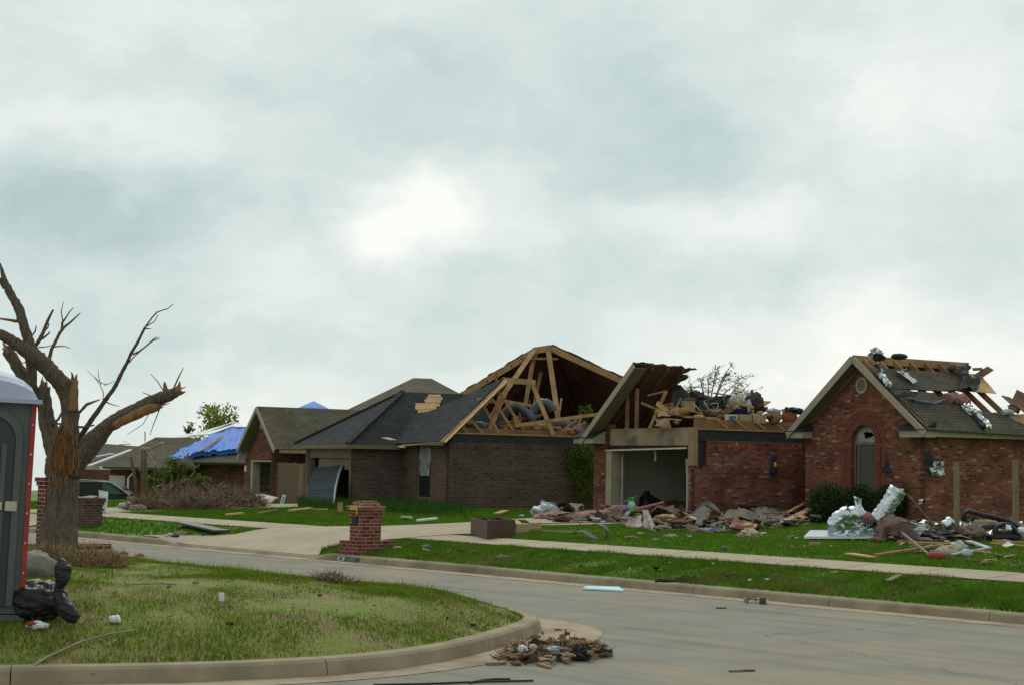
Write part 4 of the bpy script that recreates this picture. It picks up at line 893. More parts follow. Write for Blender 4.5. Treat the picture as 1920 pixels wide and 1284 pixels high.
# ---- house 1: gabled garage front with olive shingles ------------------------------------------------
def house_left():
    f = Fr(510, 936, 70.0); T = thing('gabled_house', f(-2.2, 2, .3), 'brown brick house with olive shingles, garage gable facing the street and a door missing', 'house', 'wrecked brick houses')
    zb = .0; tl, zl = f.front(445, 843, -.4); tr, zr = f.front(515, 838, -.4); tp, zp = f.front(481.5, 761, -.4)
    W = f.front(459, 870)[0]; tp = (tl+tr)/2; ez = (zl+zr)/2; sl = (zp-ez)/((tr-tl)/2)
    def rz(t): return zp-.06-sl*abs(t-tp)
    g0, gt = f.front(472, 862); g1 = f.front(514, 860)[0]-.25
    m = MB(); f.wall_front(m, [(W, zb), (g0, zb), (g0, gt), (g1, gt), (g1, zb), (0, zb), (0, rz(0)), (tp, rz(tp)), (W, rz(W))], 0, .2); m.build('gable_wall', M['brick_far'], T)
    m = MB(); f.box(m, g0, g0+.22, -.03, .3, zb, gt); f.box(m, g0, g1, -.035, .1, gt-.06, gt); m.build('door_trim', M['trim'], T)
    m = MB(); f.box(m, g0, g1+.2, 4.6, 4.7, zb, 3); m.build('garage_back_wall', M['drywall'], T); m = MB(); f.box(m, W, 0, .2, 4.6, 2.6, 2.65); f.box(m, W+.15, W+.2, .2, 4.6, zb, 2.6); f.box(m, -.25, -.22, .2, 4.6, zb, 2.6); m.build('garage_lining', M['drywall'], T)
    m = MB(); f.box(m, -1.9, -1.0, 4.5, 4.58, 1.3, 2.1); m.build('wall_panel', M['trim_d'], T)
    m = MB(); f.box(m, -.9, -.4, 4.0, 4.5, zb, 1.9); m.build('shelving', M['dark'], T)
    m = MB(); f.wall_side(m, [(0, zb), (9, zb), (9, ez-.1), (0, ez-.1)], .002, .2); f.box(m, W, W+.2, .2, 9, zb, ez); f.box(m, W, 0, 9, 9.2, zb, ez); m.build('side_wall', M['brick_far'], T)
    for sg, te in ((1, tr), (-1, tl)):
        P = f.plane(tp, 0, zp, sl, sg); m = MB(); q = [f(tp, -.4, zp), f(tp, 11, zp), f(te, 11, ez), f(te, -.4, ez)]; m.poly(q, P[1], .07); m.build('roof', M['olive'], T)
        m = MB(); m.bar(f(tp, -.42, zp-.1), f(te, -.42, ez-.1), .035, .17); m.build('barge_board', M['trim'], T)
        m = MB(); q = [f(tp, -.4, zp-.2), f(tp, -.003, zp-.2), f(te-sg*.2, -.003, ez-.12), f(te-sg*.2, -.4, ez-.12)]; m.poly(q, P[1], .02); m.build('rake_soffit', M['trim_d'], T)
    m = MB(); m.bar(f(tr, -.2, ez-.1), f(tr, 6, ez-.1), .03, .13); m.build('eave_fascia', M['lumber'], T)
    m = MB(); f.box(m, tl, W+.25, -.4, -.01, ez-.45, ez-.2); m.build('eave_return', M['trim'], T)
    m = MB(); v = f.front(491, 795); f.wall_front(m, [(v[0]+.22*math.cos(x), v[1]+.22*math.sin(x)) for x in np.linspace(0, 6.28, 17)[:-1]], -.03, .05); m.build('gable_vent', M['trim'], T)
    m = MB(); f.box(m, W+.05, W+.3, -.04, -.01, 1.75, 2.0); m.build('house_number_plate', M['cream'], T)
    # main hip roof behind
    A1 = A(775, 708, 86); A2 = A(809, 709, 86.5); c0 = A(612, 786, 80); c1 = A(760, 800, 74); c2 = A(905, 760, 84); c3 = A(800, 790, 104); c4 = A(640, 792, 98)
    m = MB()
    for q in ([A1, c0, c1], [A1, c1, c2, A2], [A2, c2, c3], [A2, c3, c4, A1], [A1, c4, c0]):
        for i in range(1, len(q)-1):
            t3 = [q[0], q[i], q[i+1]]; n = pl_normal(t3); n = n if n.z > 0 else -n; m.poly(t3, n, .06)
    m.build('main_hip_roof', M['olive'], T)
    m = MB(); m.tube([A(755, 729, 84.5), A(755, 722, 84.5)], .09, 8); m.build('roof_vent', M['felt'], T)
    m = MB(); f.box(m, 0.2, 9, 6, 18, zb, 2.4); m.build('main_body', M['brick_far'], T)
    return f
F1 = house_left()
# wooden gate between house 1 and house 2
def gate():
    f = F1; m0 = f.o; a = A(520, 935, 69); b = A(571, 935, 66.5); T = thing('wooden_gate', a.lerp(b, .5)*1, 'brown board fence gate between the gabled house and the slate roofed house', 'gate')
    T.location.z = .2; d = (b-a); d.z = 0; n = 9
    for k in range(n):
        p = a+d*(k/n); zt = A(520, 867, 69).z-(0.0 if k < 7 else .03); m = MB(); m.box(V((p.x, p.y, .0)), d*(.97/n), V((0, .025, 0)), V((0, 0, zt+.012*((k*7) % 3)))); m.build('board', M['fence'] if k != 7 else M['oldwood'], T)
    m = MB(); m.bar(V((a.x, a.y+.05, zt-.2)), V((b.x, b.y+.05, zt-.2)), .04, .09); m.bar(V((a.x, a.y+.05, .6)), V((b.x, b.y+.05, .6)), .04, .09); m.build('rail', M['fence'], T)
    for p in (a, b): m = MB(); m.cbox((p.x, p.y+.08, zt/2), .1, .1, zt+.1); m.build('post', M['fence'], T)
gate()

# ---- far houses on the left ------------------------------------------------
def far_house():
    Y = 95; T = thing('low_house', A(330, 930, Y), 'low brown brick house far left with a blue tarp tied over its hip roof', 'house', 'wrecked brick houses')
    zb = -.9
    def hip(pts_e, ridge, name):
        m = MB(); r0, r1 = ridge; a, b, c, d = pts_e
        for q in ([a, b, r1, r0], [b, c, r1], [c, d, r0, r1], [d, a, r0]):
            n = pl_normal(q); n = n if n.z > 0 else -n; m.poly(q, n, .08)
        return m.build(name, M['olive_far'], T)
    # front wing (left) and main block (right)
    a = A(187, 874, 92); b = A(300, 874, 90); b.z = a.z; rz0 = A(292, 819, 97); rz1 = A(372, 816, 97); rz1.z = rz0.z
    hip([a, V((b.x+1.0, b.y, a.z)), V((b.x+4, 104, a.z)), V((a.x+1, 104, a.z))], (rz0, rz1), 'roof')
    ea = A(308, 864, 93); eb = A(480, 868.5, 92); eb.z = ea.z; r0 = A(432, 799, 101); r1 = A(500, 797, 101); r1.z = r0.z
    hip([ea, eb, V((eb.x+2, 112, ea.z)), V((ea.x, 112, ea.z))], (r0, r1), 'roof')
    m = MB(); m.box(V((ea.x+.6, ea.y+.5, zb)), V((eb.x-ea.x-.6, 0, 0)), V((0, 10, 0)), V((0, 0, ea.z-.05-zb))); m.build('wall', M['brick_far'], T)
    m = MB(); m.box(V((a.x+.5, a.y+.4, zb)), V((b.x-a.x, 0, 0)), V((0, 10, 0)), V((0, 0, a.z-.05-zb))); m.build('wing_wall', M['brick_far'], T)
    m = MB(); m.box(V((a.x, a.y-.05, a.z-.14)), V((b.x-a.x, 0, 0)), V((0, .04, 0)), V((0, 0, .16))); m.build('gutter_trim', M['white'], T)
    m = MB(); m.box(V((ea.x, ea.y-.05, ea.z-.16)), V((eb.x-ea.x, 0, 0)), V((0, .04, 0)), V((0, 0, .16))); m.build('eave_fascia', M['trim_d'], T)
    g = A(204, 890, 92.2); m = MB(); m.box(V((g.x, a.y+.3, zb)), V((.85, 0, 0)), V((0, .09, 0)), V((0, 0, 2.2))); m.build('garage_door', M['cream'], T)
    for x0 in (241, 355):
        p = A(x0, 878, 91.5 if x0 < 300 else 93); m = MB(); m.tube([p+V((.25, .3, .12)), p+V((.22, .2, -.2)), p+V((-.05, .25, -.5)), V((p.x-.08, p.y+.25, zb))], .06, 6); m.build('downspout', M['white'], T)
    m = MB(); m.tube([A(272, 827, 97), A(272, 808, 97)], .03, 5); m.build('vent_pipe', M['black'], T)
    # tarps lie over the roof
    pl = [ea, eb, r0]; n = pl_normal(pl); n = n if n.z > 0 else -n
    TOP = [(316, 856), (340, 842), (366, 828), (400, 813), (430, 801), (450, 800), (474, 800)]; BOT = [(322, 861), (341, 860), (360, 850), (384, 845.5), (412, 842.5), (440, 841), (474, 838)]
    def tp(u, v):
        i = min(5, int(u*6)); w_ = u*6-i; x0 = TOP[i][0]*(1-w_)+TOP[i+1][0]*w_; y0 = TOP[i][1]*(1-w_)+TOP[i+1][1]*w_; x1 = BOT[i][0]*(1-w_)+BOT[i+1][0]*w_; y1 = BOT[i][1]*(1-w_)+BOT[i+1][1]*w_
        rip = NZ.noise(V((u*34+v*3, v*1.4, 0)))*.09+NZ.noise(V((u*9, v*2.5, 4)))*.12
        return onpl(x0*(1-v)+x1*v, y0*(1-v)+y1*v+.9*NZ.noise(V((u*30, 0, 2)))*v, ea+n*.32, n)+n*rip
    m = MB(); nu, nv = 72, 14; PT = [tp(i/nu, j/nv) for j in range(nv+1) for i in range(nu+1)]; K_ = len(PT); W_ = nu+1
    fs = [(j*W_+i, j*W_+i+1, (j+1)*W_+i+1, (j+1)*W_+i) for j in range(nv) for i in range(nu)]
    ring = [i for i in range(W_)]+[j*W_+nu for j in range(1, nv+1)]+[nv*W_+i for i in range(nu-1, -1, -1)]+[j*W_ for j in range(nv-1, 0, -1)]
    m.add(PT+[p-n*.25 for p in PT], fs+[(ring[i], ring[(i+1) % len(ring)], ring[(i+1) % len(ring)]+K_, ring[i]+K_) for i in range(len(ring))])
    o = m.build('blue_tarp', M['bluet'], None, smooth=True); tag(o, 'crumpled blue tarp stretched down the low hip roof behind the brush', 'tarp')
    q = px_on((ea+n*.46, n), [(376, 844), (417, 817)]); m = MB(); m.bar(q[0], q[1], .12, .05, n); m.build('batten', M['lumber'], o)
    m = MB(); w = [A(352, 816, 100), A(395, 806, 101), A(432, 792, 103), A(444, 791, 104), A(462, 801, 101), A(430, 800, 100.5), A(395, 813, 99)]
    for i in range(1, len(w)-1): m.poly([w[0], w[i], w[i+1]], (0, -.4, 1), .05)
    tag(m.build('white_tarp', M['whitet']), 'pale grey tarp over the ridge behind the blue tarp', 'tarp')
    m = MB(); w = [A(316, 820, 103), A(352, 812, 104), A(372, 814, 103), A(360, 818, 101)]; m.poly(w, (0, -.5, 1), .05); tag(m.build('white_tarp', M['whitet']), 'thin pale tarp on the far roof left of the green tree', 'tarp')
far_house()
def farther_house():
    T = thing('distant_house', A(190, 920, 118), 'distant low house at far left edge with torn shingles and white roof trim', 'house', 'wrecked brick houses')
    a = A(100, 877, 112); b = A(252, 872, 116); r0 = A(168, 829, 126); r1 = A(262, 836, 126); c = A(300, 866, 140); d = A(120, 868, 140)
    m = MB()
    for q in ([a, b, r1], [a, r1, r0], [b, c, r1], [d, a, r0], [c, d, r0], [c, r0, r1]):
        n = pl_normal(q); n = n if n.z > 0 else -n; m.poly(q, n, .08)
    m.build('roof', M['olive_far'], T)
    m = MB(); m.bar(A(166, 873, 112), A(246, 843, 119), .3, .1); m.bar(A(170, 858, 116), A(212, 850, 119), .25, .1); m.build('roof_trim', M['whitefoil'], T)
    m = MB(); m.box(V((a.x+.5, a.y+1, -1.6)), V((b.x-a.x-1, 0, 0)), V((0, 14, 0)), V((0, 0, a.z+1.55))); m.build('wall', M['brick_far'], T)
    m = MB(); m.bar(a-V((0, 0, .1)), b-V((0, 0, .1)), .05, .25); m.build('fascia', M['cream'], T)
farther_house()
def tarp_house():
    T = thing('tarped_house', A(590, 900, 112), 'house hidden behind the gabled roof with a blue tarp draped over its peak', 'house', 'wrecked brick houses')
    p = A(588, 754.5, 112); z = p.z; m = MB(); R_ = 6.5
    c = [p+V((sx*R_, sy*R_, -3.4)) for sx, sy in ((-1, -1), (1, -1), (1, 1), (-1, 1))]
    for i in range(4):
        q = [p, c[i], c[(i+1) % 4]]; n = pl_normal(q); n = n if n.z > 0 else -n; m.poly(q, n, .08)
    m.build('roof', M['olive_far'], T); m = MB(); m.box(V((p.x-6, p.y-6, -1)), V((12, 0, 0)), V((0, 12, 0)), V((0, 0, c[0].z+1))); m.build('wall', M['brick_far'], T)
    m = MB(); nu = 24; P = [p+V((0, 0, .12))]
    for ring, (r, dz) in enumerate(((.9, -.32), (1.8, -.85), (2.6, -1.42))):
        for k in range(nu):
            an = 2*math.pi*k/nu; sq = 1/max(abs(math.cos(an)), abs(math.sin(an))); rr = r*min(sq, 1.25)*(1+.03*(k % 2))
            P.append(p+V((math.cos(an)*rr, math.sin(an)*rr, .1-rr/min(sq, 1.25)*.5*(1.0)+.04*(k % 2))))
    fs = [(0, 1+k, 1+(k+1) % nu) for k in range(nu)]+[(1+r*nu+k, 1+(r+1)*nu+k, 1+(r+1)*nu+(k+1) % nu, 1+r*nu+(k+1) % nu) for r in range(2) for k in range(nu)]
    m.add(P, fs); tag(m.build('blue_tarp', M['bluet'], smooth=True), 'blue tarp peaking above the gabled house ridge', 'tarp')
tarp_house()

# ------------------------------------------------------------------ near things on the left
def portable_toilet():
    g = G(48, 1166); Y = g.y; xr = (57-960)/FPX*Y; W = 1.2; Hh = 2.28
    T = thing('portable_toilet', V((xr, Y, g.z)), 'grey portable toilet with pale domed roof and red corner strip, leaning slightly', 'portable toilet')
    z0 = g.z; x0 = xr-W; y0 = Y
    m = MB(); m.box((x0, y0, z0+.08), (W, 0, 0), (0, 1.15, 0), (0, 0, Hh-.08)); m.build('body', M['potty'], T)
    m = MB(); m.box((x0-.03, y0-.05, z0-.05), (W+.06, 0, 0), (0, 1.25, 0), (0, 0, .12)); m.build('base', M['potty'], T)
    m = MB(); m.box((xr-.03, y0-.025, z0+.08), (.05, 0, 0), (0, .08, 0), (0, 0, Hh-.08)); st = m.build('corner_strip', M['red'], T)
    m = MB()
    for k in range(7): m.tube([V((xr-.01, y0-.026, z0+.2+k*.31)), V((xr-.01, y0-.036, z0+.2+k*.31))], .012, 6)
    m.build('rivet', M['whitefoil'], st)
    # door with arched moulded frame
    m = MB(); xs = np.linspace(0, math.pi/2, 9); w = .98; ox = x0+W/2
    def arch(hw, top, r): return [(-hw, 0), (hw, 0)]+[(hw-r+r*math.cos(a), top-r+r*math.sin(a)) for a in xs]+[(-hw+r-r*math.sin(a), top-r+r*math.cos(a)) for a in xs]
    pts = lambda A_, y: [V((ox+a, y, z0+.16+b)) for a, b in A_]
    m.poly(pts(arch(.50, 2.05, .30), y0-.035), (0, -1, 0), .03, [pts(arch(.43, 1.98, .26), y0-.035)]); m.build('door_frame', M['potty'], T)
    m = MB(); m.poly(pts(arch(.425, 1.975, .26), y0-.012), (0, -1, 0), .01); d = m.build('door', M['pottyd'], T)
    m = MB()
    for k in range(-2, 3): m.box((ox+k*.16-.025, y0-.026, z0+.3), (.05, 0, 0), (0, .014, 0), (0, 0, 1.55))
    m.build('door_rib', M['potty'], d)
    m = MB(); m.box((ox+.36, y0-.05, z0+1.15), (.12, 0, 0), (0, .03, 0), (0, 0, .10)); m.box((ox+.28, y0-.05, z0+1.16), (.05, 0, 0), (0, .03, 0), (0, 0, .08)); m.build('latch', M['steel'], d)
    m = MB(); m.box((x0+W-.1-.14, y0-.006, z0+.66), (.12, 0, 0), (0, .01, 0), (0, 0, .02)); m.build('panel_seam', M['pottyd'], T)
    # domed roof with a lip
    m = MB(); n = 16; P = []
    for j in range(n+1):
        for i in range(n+1):
            u = i/n*2-1; v = j/n*2-1; h = .33*(1-abs(u)**2.6)**.6*(1-abs(v)**4)**.5
            P.append(V((ox+u*(W/2+.05), y0+.575+v*.65, z0+Hh+.03+h)))
    fs = [(j*(n+1)+i, j*(n+1)+i+1, (j+1)*(n+1)+i+1, (j+1)*(n+1)+i) for j in range(n) for i in range(n)]; m.add(P, fs)
    m.box((ox-W/2-.07, y0-.10, z0+Hh), (W+.14, 0, 0), (0, 1.35, 0), (0, 0, .045)); m.build('roof', M['pottyroof'], T)
    T.rotation_euler = (0, math.radians(1.5), math.radians(19))
portable_toilet()

def big_tree():
    g = G(112, 1030); Y0 = g.y; T = thing('broken_tree', g, 'big storm broken bare tree with snapped limbs and torn orange heartwood on its trunk', 'tree')
    k = Y0/FPX
    def limb(name, pts, mat='bark', dY=0.0, dY1=None, n=10, wob=.22, sub=4, snap=0, par=T, seed=0):
        P = []; R_ = []; N_ = len(pts); dY1 = dY if dY1 is None else dY1
        for i in range(N_-1):
            for j in range(sub):
                u = j/sub; a = pts[i]; b = pts[i+1]; f_ = (i+u)/(N_-1)
                P.append(A(a[0]*(1-u)+b[0]*u, a[1]*(1-u)+b[1]*u, Y0+dY*(1-f_)+dY1*f_)); R_.append((a[2]*(1-u)+b[2]*u)*k)
        P.append(A(pts[-1][0], pts[-1][1], Y0+dY1)); R_.append(pts[-1][2]*k)
        if not snap:
            P = [p+V((NZ.noise(p*2.1+V((seed, 0, 0))), NZ.noise(p*2.1+V((0, 5, seed))), NZ.noise(p*2.1+V((3, seed, 0)))))*min(.05, r*.5) for p, r in zip(P, R_)]
        m = MB(); m.tube(P, R_, n, True, wob, seed)
        o = m.build(name, M[mat], par, smooth=True)
        if snap:      # splintered broken end
            d = (P[-1]-P[-2]).normalized(); a, u = perp(d); r = R_[-1]; mm = MB(); rr = random.Random(seed+3)
            for j in range(snap):
                an = 2*math.pi*j/snap+rr.uniform(-.3, .3); q = P[-1]+(a*math.cos(an)+u*math.sin(an))*r*rr.uniform(.35, .85)
                L_ = rr.uniform(.06, .30)*(1.2 if rr.random() < .4 else .6); mm.tube([q-d*.12, q+d*L_*.5+a*rr.uniform(-.02, .02), q+d*L_+a*rr.uniform(-.05, .05)], [r*.34, r*.22, .006], 5)
            mm.build('splinters', M['barktan'], o)
        return o
    limb('trunk', [(108, 1042, 44), (109, 1022, 38), (110, 985, 34.5), (113, 935, 32.5), (116, 895, 32), (119, 865, 31), (121, 845, 28), (122, 828, 19)], n=22, wob=.10, sub=5)
    limb('limb', [(108, 850, 22), (97, 820, 18), (88, 790, 15.5), (83, 755, 13), (82, 726, 12)], dY=.15, dY1=.3, snap=9, seed=1)
    limb('limb', [(127, 850, 24), (130, 810, 17.5), (131, 770, 16), (131, 738, 16), (130, 722, 14)], dY=-.15, dY1=-.2, seed=2)
    limb('snapped_top', [(136, 770, 11), (138, 735, 9), (139, 712, 7.5)], 'barktan', dY=-.30, dY1=-.30, snap=6, seed=3)
    lc = limb('limb', [(131, 750, 15), (118, 722, 16), (103, 705, 16), (88, 688, 15.5), (74, 674, 15), (58, 662, 14), (40, 651, 12), (20, 640, 10.5), (-10, 625, 9)], dY=-.2, dY1=-.9, seed=4)
    limb('limb', [(66, 672, 12), (58, 655, 11.5), (52, 633, 9.5), (46, 608, 9), (38, 586, 9), (28, 566, 8.5), (18, 549, 8), (9, 530, 6), (4, 508, 3.5), (0, 494, 1.5)], dY=-.55, dY1=-.3, seed=5)
    limb('branch', [(10, 540, 5), (2, 527, 4), (-12, 515, 4)], dY=-.3, seed=6)
    limb('branch', [(42, 602, 4), (30, 603, 3), (15, 600, 2.5), (-6, 597, 1.5)], 'barktan', dY=-.4, seed=7)
    limb('limb', [(60, 672, 10), (60, 700, 10), (60, 725, 11), (68, 760, 12)], dY=.2, seed=8)
    limb('limb', [(66, 742, 12), (52, 718, 12), (38, 697, 11.5), (24, 672, 11), (14, 657, 11)], dY=.4, dY1=.5, snap=8, seed=9)
    low = limb('limb', [(130, 880, 24), (154, 850, 22), (172, 832, 20), (186, 815, 17), (204, 797, 14.5), (228, 780, 13), (252, 769, 12.5), (275, 757, 12), (296, 748, 12.5), (315, 741, 11), (332, 734, 9)], dY=-.1, dY1=-1.2, snap=10, seed=10)
    limb('torn_bark', [(215, 797, 7), (238, 785, 8.5), (262, 773, 9.5), (284, 765, 9.5), (298, 762, 6)], 'barktan', dY=-.75, dY1=-1.15, snap=5, seed=11)
    for i, p in enumerate(([(312, 740, 6), (309, 724, 4), (308, 715, 1.5)], [(330, 735, 5), (337, 722, 3.5), (337, 714, 1)], [(322, 735, 2), (333, 710, 1.4), (344, 689, .8)], [(308, 735, 1.2), (296, 716, .9), (282, 700, .5)], [(290, 745, 1.5), (278, 739, 1), (267, 735, .6)], [(300, 765, 1.0), (288, 795, .9), (281, 815, .5)], [(285, 765, .8), (268, 795, .7), (238, 814, .4)])):
        limb('twig', p, 'barktan' if i < 3 else 'twig', dY=-1.1, n=5, seed=20+i)
    hb = limb('branch', [(128, 850, 6), (145, 825, 5.5), (163, 800, 5), (180, 775, 4.8), (196, 751, 4.5), (212, 730, 4.2), (222, 712, 4), (231, 694, 3.6), (240, 676, 3.2), (247, 660, 3), (256, 645, 2.8), (265, 629, 2.6), (273, 613, 2.4)], dY=.2, dY1=.0, n=7, seed=30)
    for i, p in enumerate(([(273, 613, 1.8), (284, 597, 1.5), (294, 586, 1.4), (305, 582, 1.1), (315, 579, 1), (325, 570, .6)], [(275, 612, 1.2), (290, 603, 1), (297, 590, .7)], [(249, 664, 2), (261, 658, 1.8), (272, 650, 1.5), (284, 640, 1.6), (300, 634, .8)], [(242, 680, 1.3), (252, 668, 1.1), (270, 653, .8)], [(282, 641, 1), (290, 634, 1), (296, 632, .6)], [(196, 752, 1.5), (210, 758, 1), (224, 761, .5)],
                           [(193, 752, 1), (194, 735, .9), (187, 720, .7), (176, 706, .5)], [(200, 720, .6), (190, 718, .8), (176, 706, .6), (163, 694, .4)], [(189, 720, .7), (185, 706, .6), (184, 692, .4)], [(195, 722, .7), (206, 718, .6), (215, 713, .4)], [(272, 616, 1.5), (280, 617, 1), (284, 617, .5)])):
        limb('twig', p, 'twig', dY=0, n=5, seed=40+i)
    for i, p in enumerate(([(144, 777, 3), (154, 768, 2.8), (163, 758, 3.2), (176, 752, 2), (188, 748, 1)], [(140, 800, 2.5), (158, 800, 2.4), (177, 796, 1.4)], [(100, 795, 3), (110, 785, 2.5), (116, 772, 1.5)], [(100, 792, 2.5), (113, 794, 2)],
                           [(88, 690, 4.5), (93, 675, 4), (97, 655, 3.6), (104, 640, 3.4), (112, 624, 3.2), (121, 613, 2.8), (132, 605, 2.2), (142, 596, 1.6), (151, 587, .7)], [(115, 622, 2.6), (117, 605, 2.2), (123, 597, 1.6), (130, 586, 1.1), (138, 577, .6)], [(118, 603, 1.2), (115, 585, 1), (119, 566, .5)], [(100, 650, 1.6), (112, 649, 1.3), (122, 649, 1), (132, 653, .6)],
                           [(66, 650, 4), (73, 638, 3.8), (80, 625, 3.4), (86, 610, 3), (93, 595, 2.4), (100, 581, 2)], [(62, 642, 1.6), (60, 630, 1.4), (66, 621, 1.5), (68, 610, .7)], [(72, 640, 2.2), (84, 632, 2), (90, 627, 1.8), (94, 622, 1)], [(80, 624, 1.6), (90, 614, 1.4), (92, 606, .8)], [(49, 644, 1.4), (38, 639, 1.2), (22, 637, .8)], [(72, 651, 1.3), (86, 650, 1), (97, 647, .7)],
                           [(48, 690, 1), (40, 682, 1), (52, 676, .8)], [(120, 790, 4), (108, 812, 4)])):
        limb('twig', p, 'twig', dY=-.3 if i > 3 else 0, n=6, seed=60+i)
    # torn orange heartwood on the trunk: ragged shell proud of the bark
    m = MB(); rows = [(816, 108, 134), (826, 99, 141), (838, 96, 150), (852, 98, 153), (868, 100, 151), (880, 100, 145), (893, 101, 127), (905, 102, 119), (917, 103, 112), (924, 105, 108)]
    nx = 10; P = []
    for j, (y, xa, xb) in enumerate(rows):
        for i in range(nx+1):
            u = i/nx; x = xa+(xb-xa)*u+(rnd.uniform(-5, 5) if i in (0, nx) else rnd.uniform(-1, 1)); c = (x-119)/36
            dpt = (.34 if y > 880 else .44)*math.sqrt(max(.02, 1-c*c*.7)); hol = .09*math.exp(-((x-128)/7)**2-((y-862)/20)**2)
            P.append(A(x, y, Y0-dpt-.07-.03*NZ.noise(V((x*.12, y*.05, 0)))+hol))
    fs = [(j*(nx+1)+i, (j+1)*(nx+1)+i, (j+1)*(nx+1)+i+1, j*(nx+1)+i+1) for j in range(len(rows)-1) for i in range(nx)]
    b = len(P); P2 = [p+V((0, .28, 0)) for p in P]; m.add(P+P2, fs+[tuple(q+b for q in f[::-1]) for f in fs])
    tw_ = m.build('torn_wood', M['torn'], T, smooth=True)
    m = MB()
    for q in range(70):
        j = rnd.randrange(len(rows)-1); y, xa, xb = rows[j]; x = (xa if rnd.random() < .5 else xb)+rnd.gauss(0, 5) if rnd.random() < .7 else rnd.uniform(xa, xb)
        yy = y+rnd.uniform(-4, 10); l_ = rnd.uniform(10, 34); d0 = Y0-(.36 if yy > 880 else .46)-rnd.uniform(.02, .08)
        m.tube([A(x, yy, d0), A(x+rnd.gauss(0, 2), yy-l_*.5, d0-.02), A(x+rnd.gauss(0, 4), yy-l_, d0+rnd.uniform(-.08, .08))], [.016, .012, .003], 4, False)
    m.build('wood_fibres', M['barktan'], tw_)
big_tree()

def brick_post(name, corner, wk, wn, h, hb, mat, label, cat, ek=.16, en=.25, cap=True, box=True):
    c = V(corner); T = thing(name, c, label, cat); u = KD*-1; w = ND
    def bx(m, a0, a1, b0, b1, z0, z1): m.box(c+u*a0+w*b0+V((0, 0, z0)), u*(a1-a0), w*(b1-b0), V((0, 0, z1-z0)))
    m = MB(); bx(m, -ek, wk+ek, -ek, wn+en, -.35, hb); m.build('stepped_base', M[mat], T)
    m = MB(); bx(m, 0, wk, 0, wn, hb+.002, h-.20); m.build('shaft', M[mat], T)
    m = MB(); bx(m, -.03, wk+.03, -.03, wn+.03, h-.20, h-.10); bx(m, -.06, wk+.06, -.06, wn+.06, h-.10, h); m.build('flared_top', M[mat], T)
    if cap:
        m = MB(); bx(m, -.075, wk+.075, -.075, wn+.075, h+.001, h+.02); m.build('mortar_bed', M['gutter'], T)
        m = MB(); z = h+.021; m.hexa([c+u*(-.02)+w*(-.02)+V((0, 0, z)), c+u*(wk+.02)+w*(-.02)+V((0, 0, z)), c+u*(wk+.02)+w*(wn+.02)+V((0, 0, z)), c+u*(-.02)+w*(wn+.02)+V((0, 0, z)), c+u*.08+w*.06+V((0, 0, z+.12)), c+u*(wk-.08)+w*.06+V((0, 0, z+.12)), c+u*(wk-.08)+w*(wn-.06)+V((0, 0, z+.12)), c+u*.08+w*(wn-.06)+V((0, 0, z+.12))][::1]); m.build('brick_cap', M[mat], T)
    if box:
        m = MB(); bx(m, wk*.30, wk*.75, -.03, .02, h-.40, h-.14); d = m.build('letter_box_door', M['black'], T)
        m = MB(); bx(m, wk*.1, wk*.75, -.085, -.035, h-.06, h+.015); bx(m, wk*.12, wk*.2, -.085, -.035, h-.16, h-.055); m.build('yellow_ribbon', M['yellow'], T)
    return T
import bmesh
cm = G(671, 1046); cm.z = gz(*(ST(.45, -.55)).xy) if 0 else .17
cm = ST(.38, -1.40, .17)
brick_post('brick_mailbox', cm, .42, .56, 1.04, .29, 'brick_mail', 'red brick mailbox with stepped base and yellow ribbon beside the driveway kerb', 'mailbox')
cp = G(150, 1034); brick_post('brick_pillar', V((cp.x-.98, cp.y+.45, cp.z)), .42, .42, 1.72, .13, 'brick_pillar', 'tall dark red brick pillar with pale mortar behind the broken tree trunk', 'pillar', .2, 1.25, box=False, cap=False)
cl_ = G(158, 990); brick_post('brick_mailbox', cl_, .45, .55, .86, .08, 'brick_dark', 'dark brick mailbox pier across the street at far left, behind the tree', 'mailbox', .01, .01, box=False, cap=False)
m = MB(); q = cl_+V((-.1, .3, .87)); m.sheet([q+V((-.32, -.2, .02)), q+V((.3, -.25, .0)), q+V((.36, .2, .05)), q+V((-.3, .2, .03))], 6, 4, .04, 3, 2); tag(m.build('broken_capstone', M['gutter']), 'ragged mortar cap left on top of the dark brick mailbox pier', 'rubble')
q = G(192, 984); m = MB(); m.sheet([q+V((-.1, 0, .45)), q+V((.1, 0, .5)), q+V((.12, .05, .95)), q+V((-.15, .05, 1.0))], 3, 4, .03, 3, 8); tag(m.build('paper_flyer', M['white']), 'white paper sheet stuck beside the dark brick mailbox pier', 'paper')
q = G(191, 962); m = MB(); m.blob(q+V((0, 0, .14)), (.15, .15, .16), .05, 2, 3); o = tag(m.build('ball', M['white'], smooth=True), 'small white and blue ball by the dark brick mailbox pier', 'ball')
m = MB(); m.blob(q+V((.02, -.09, .15)), (.09, .08, .09), .05, 2, 3); m.build('blue_patch', M['blue'], o, smooth=True)

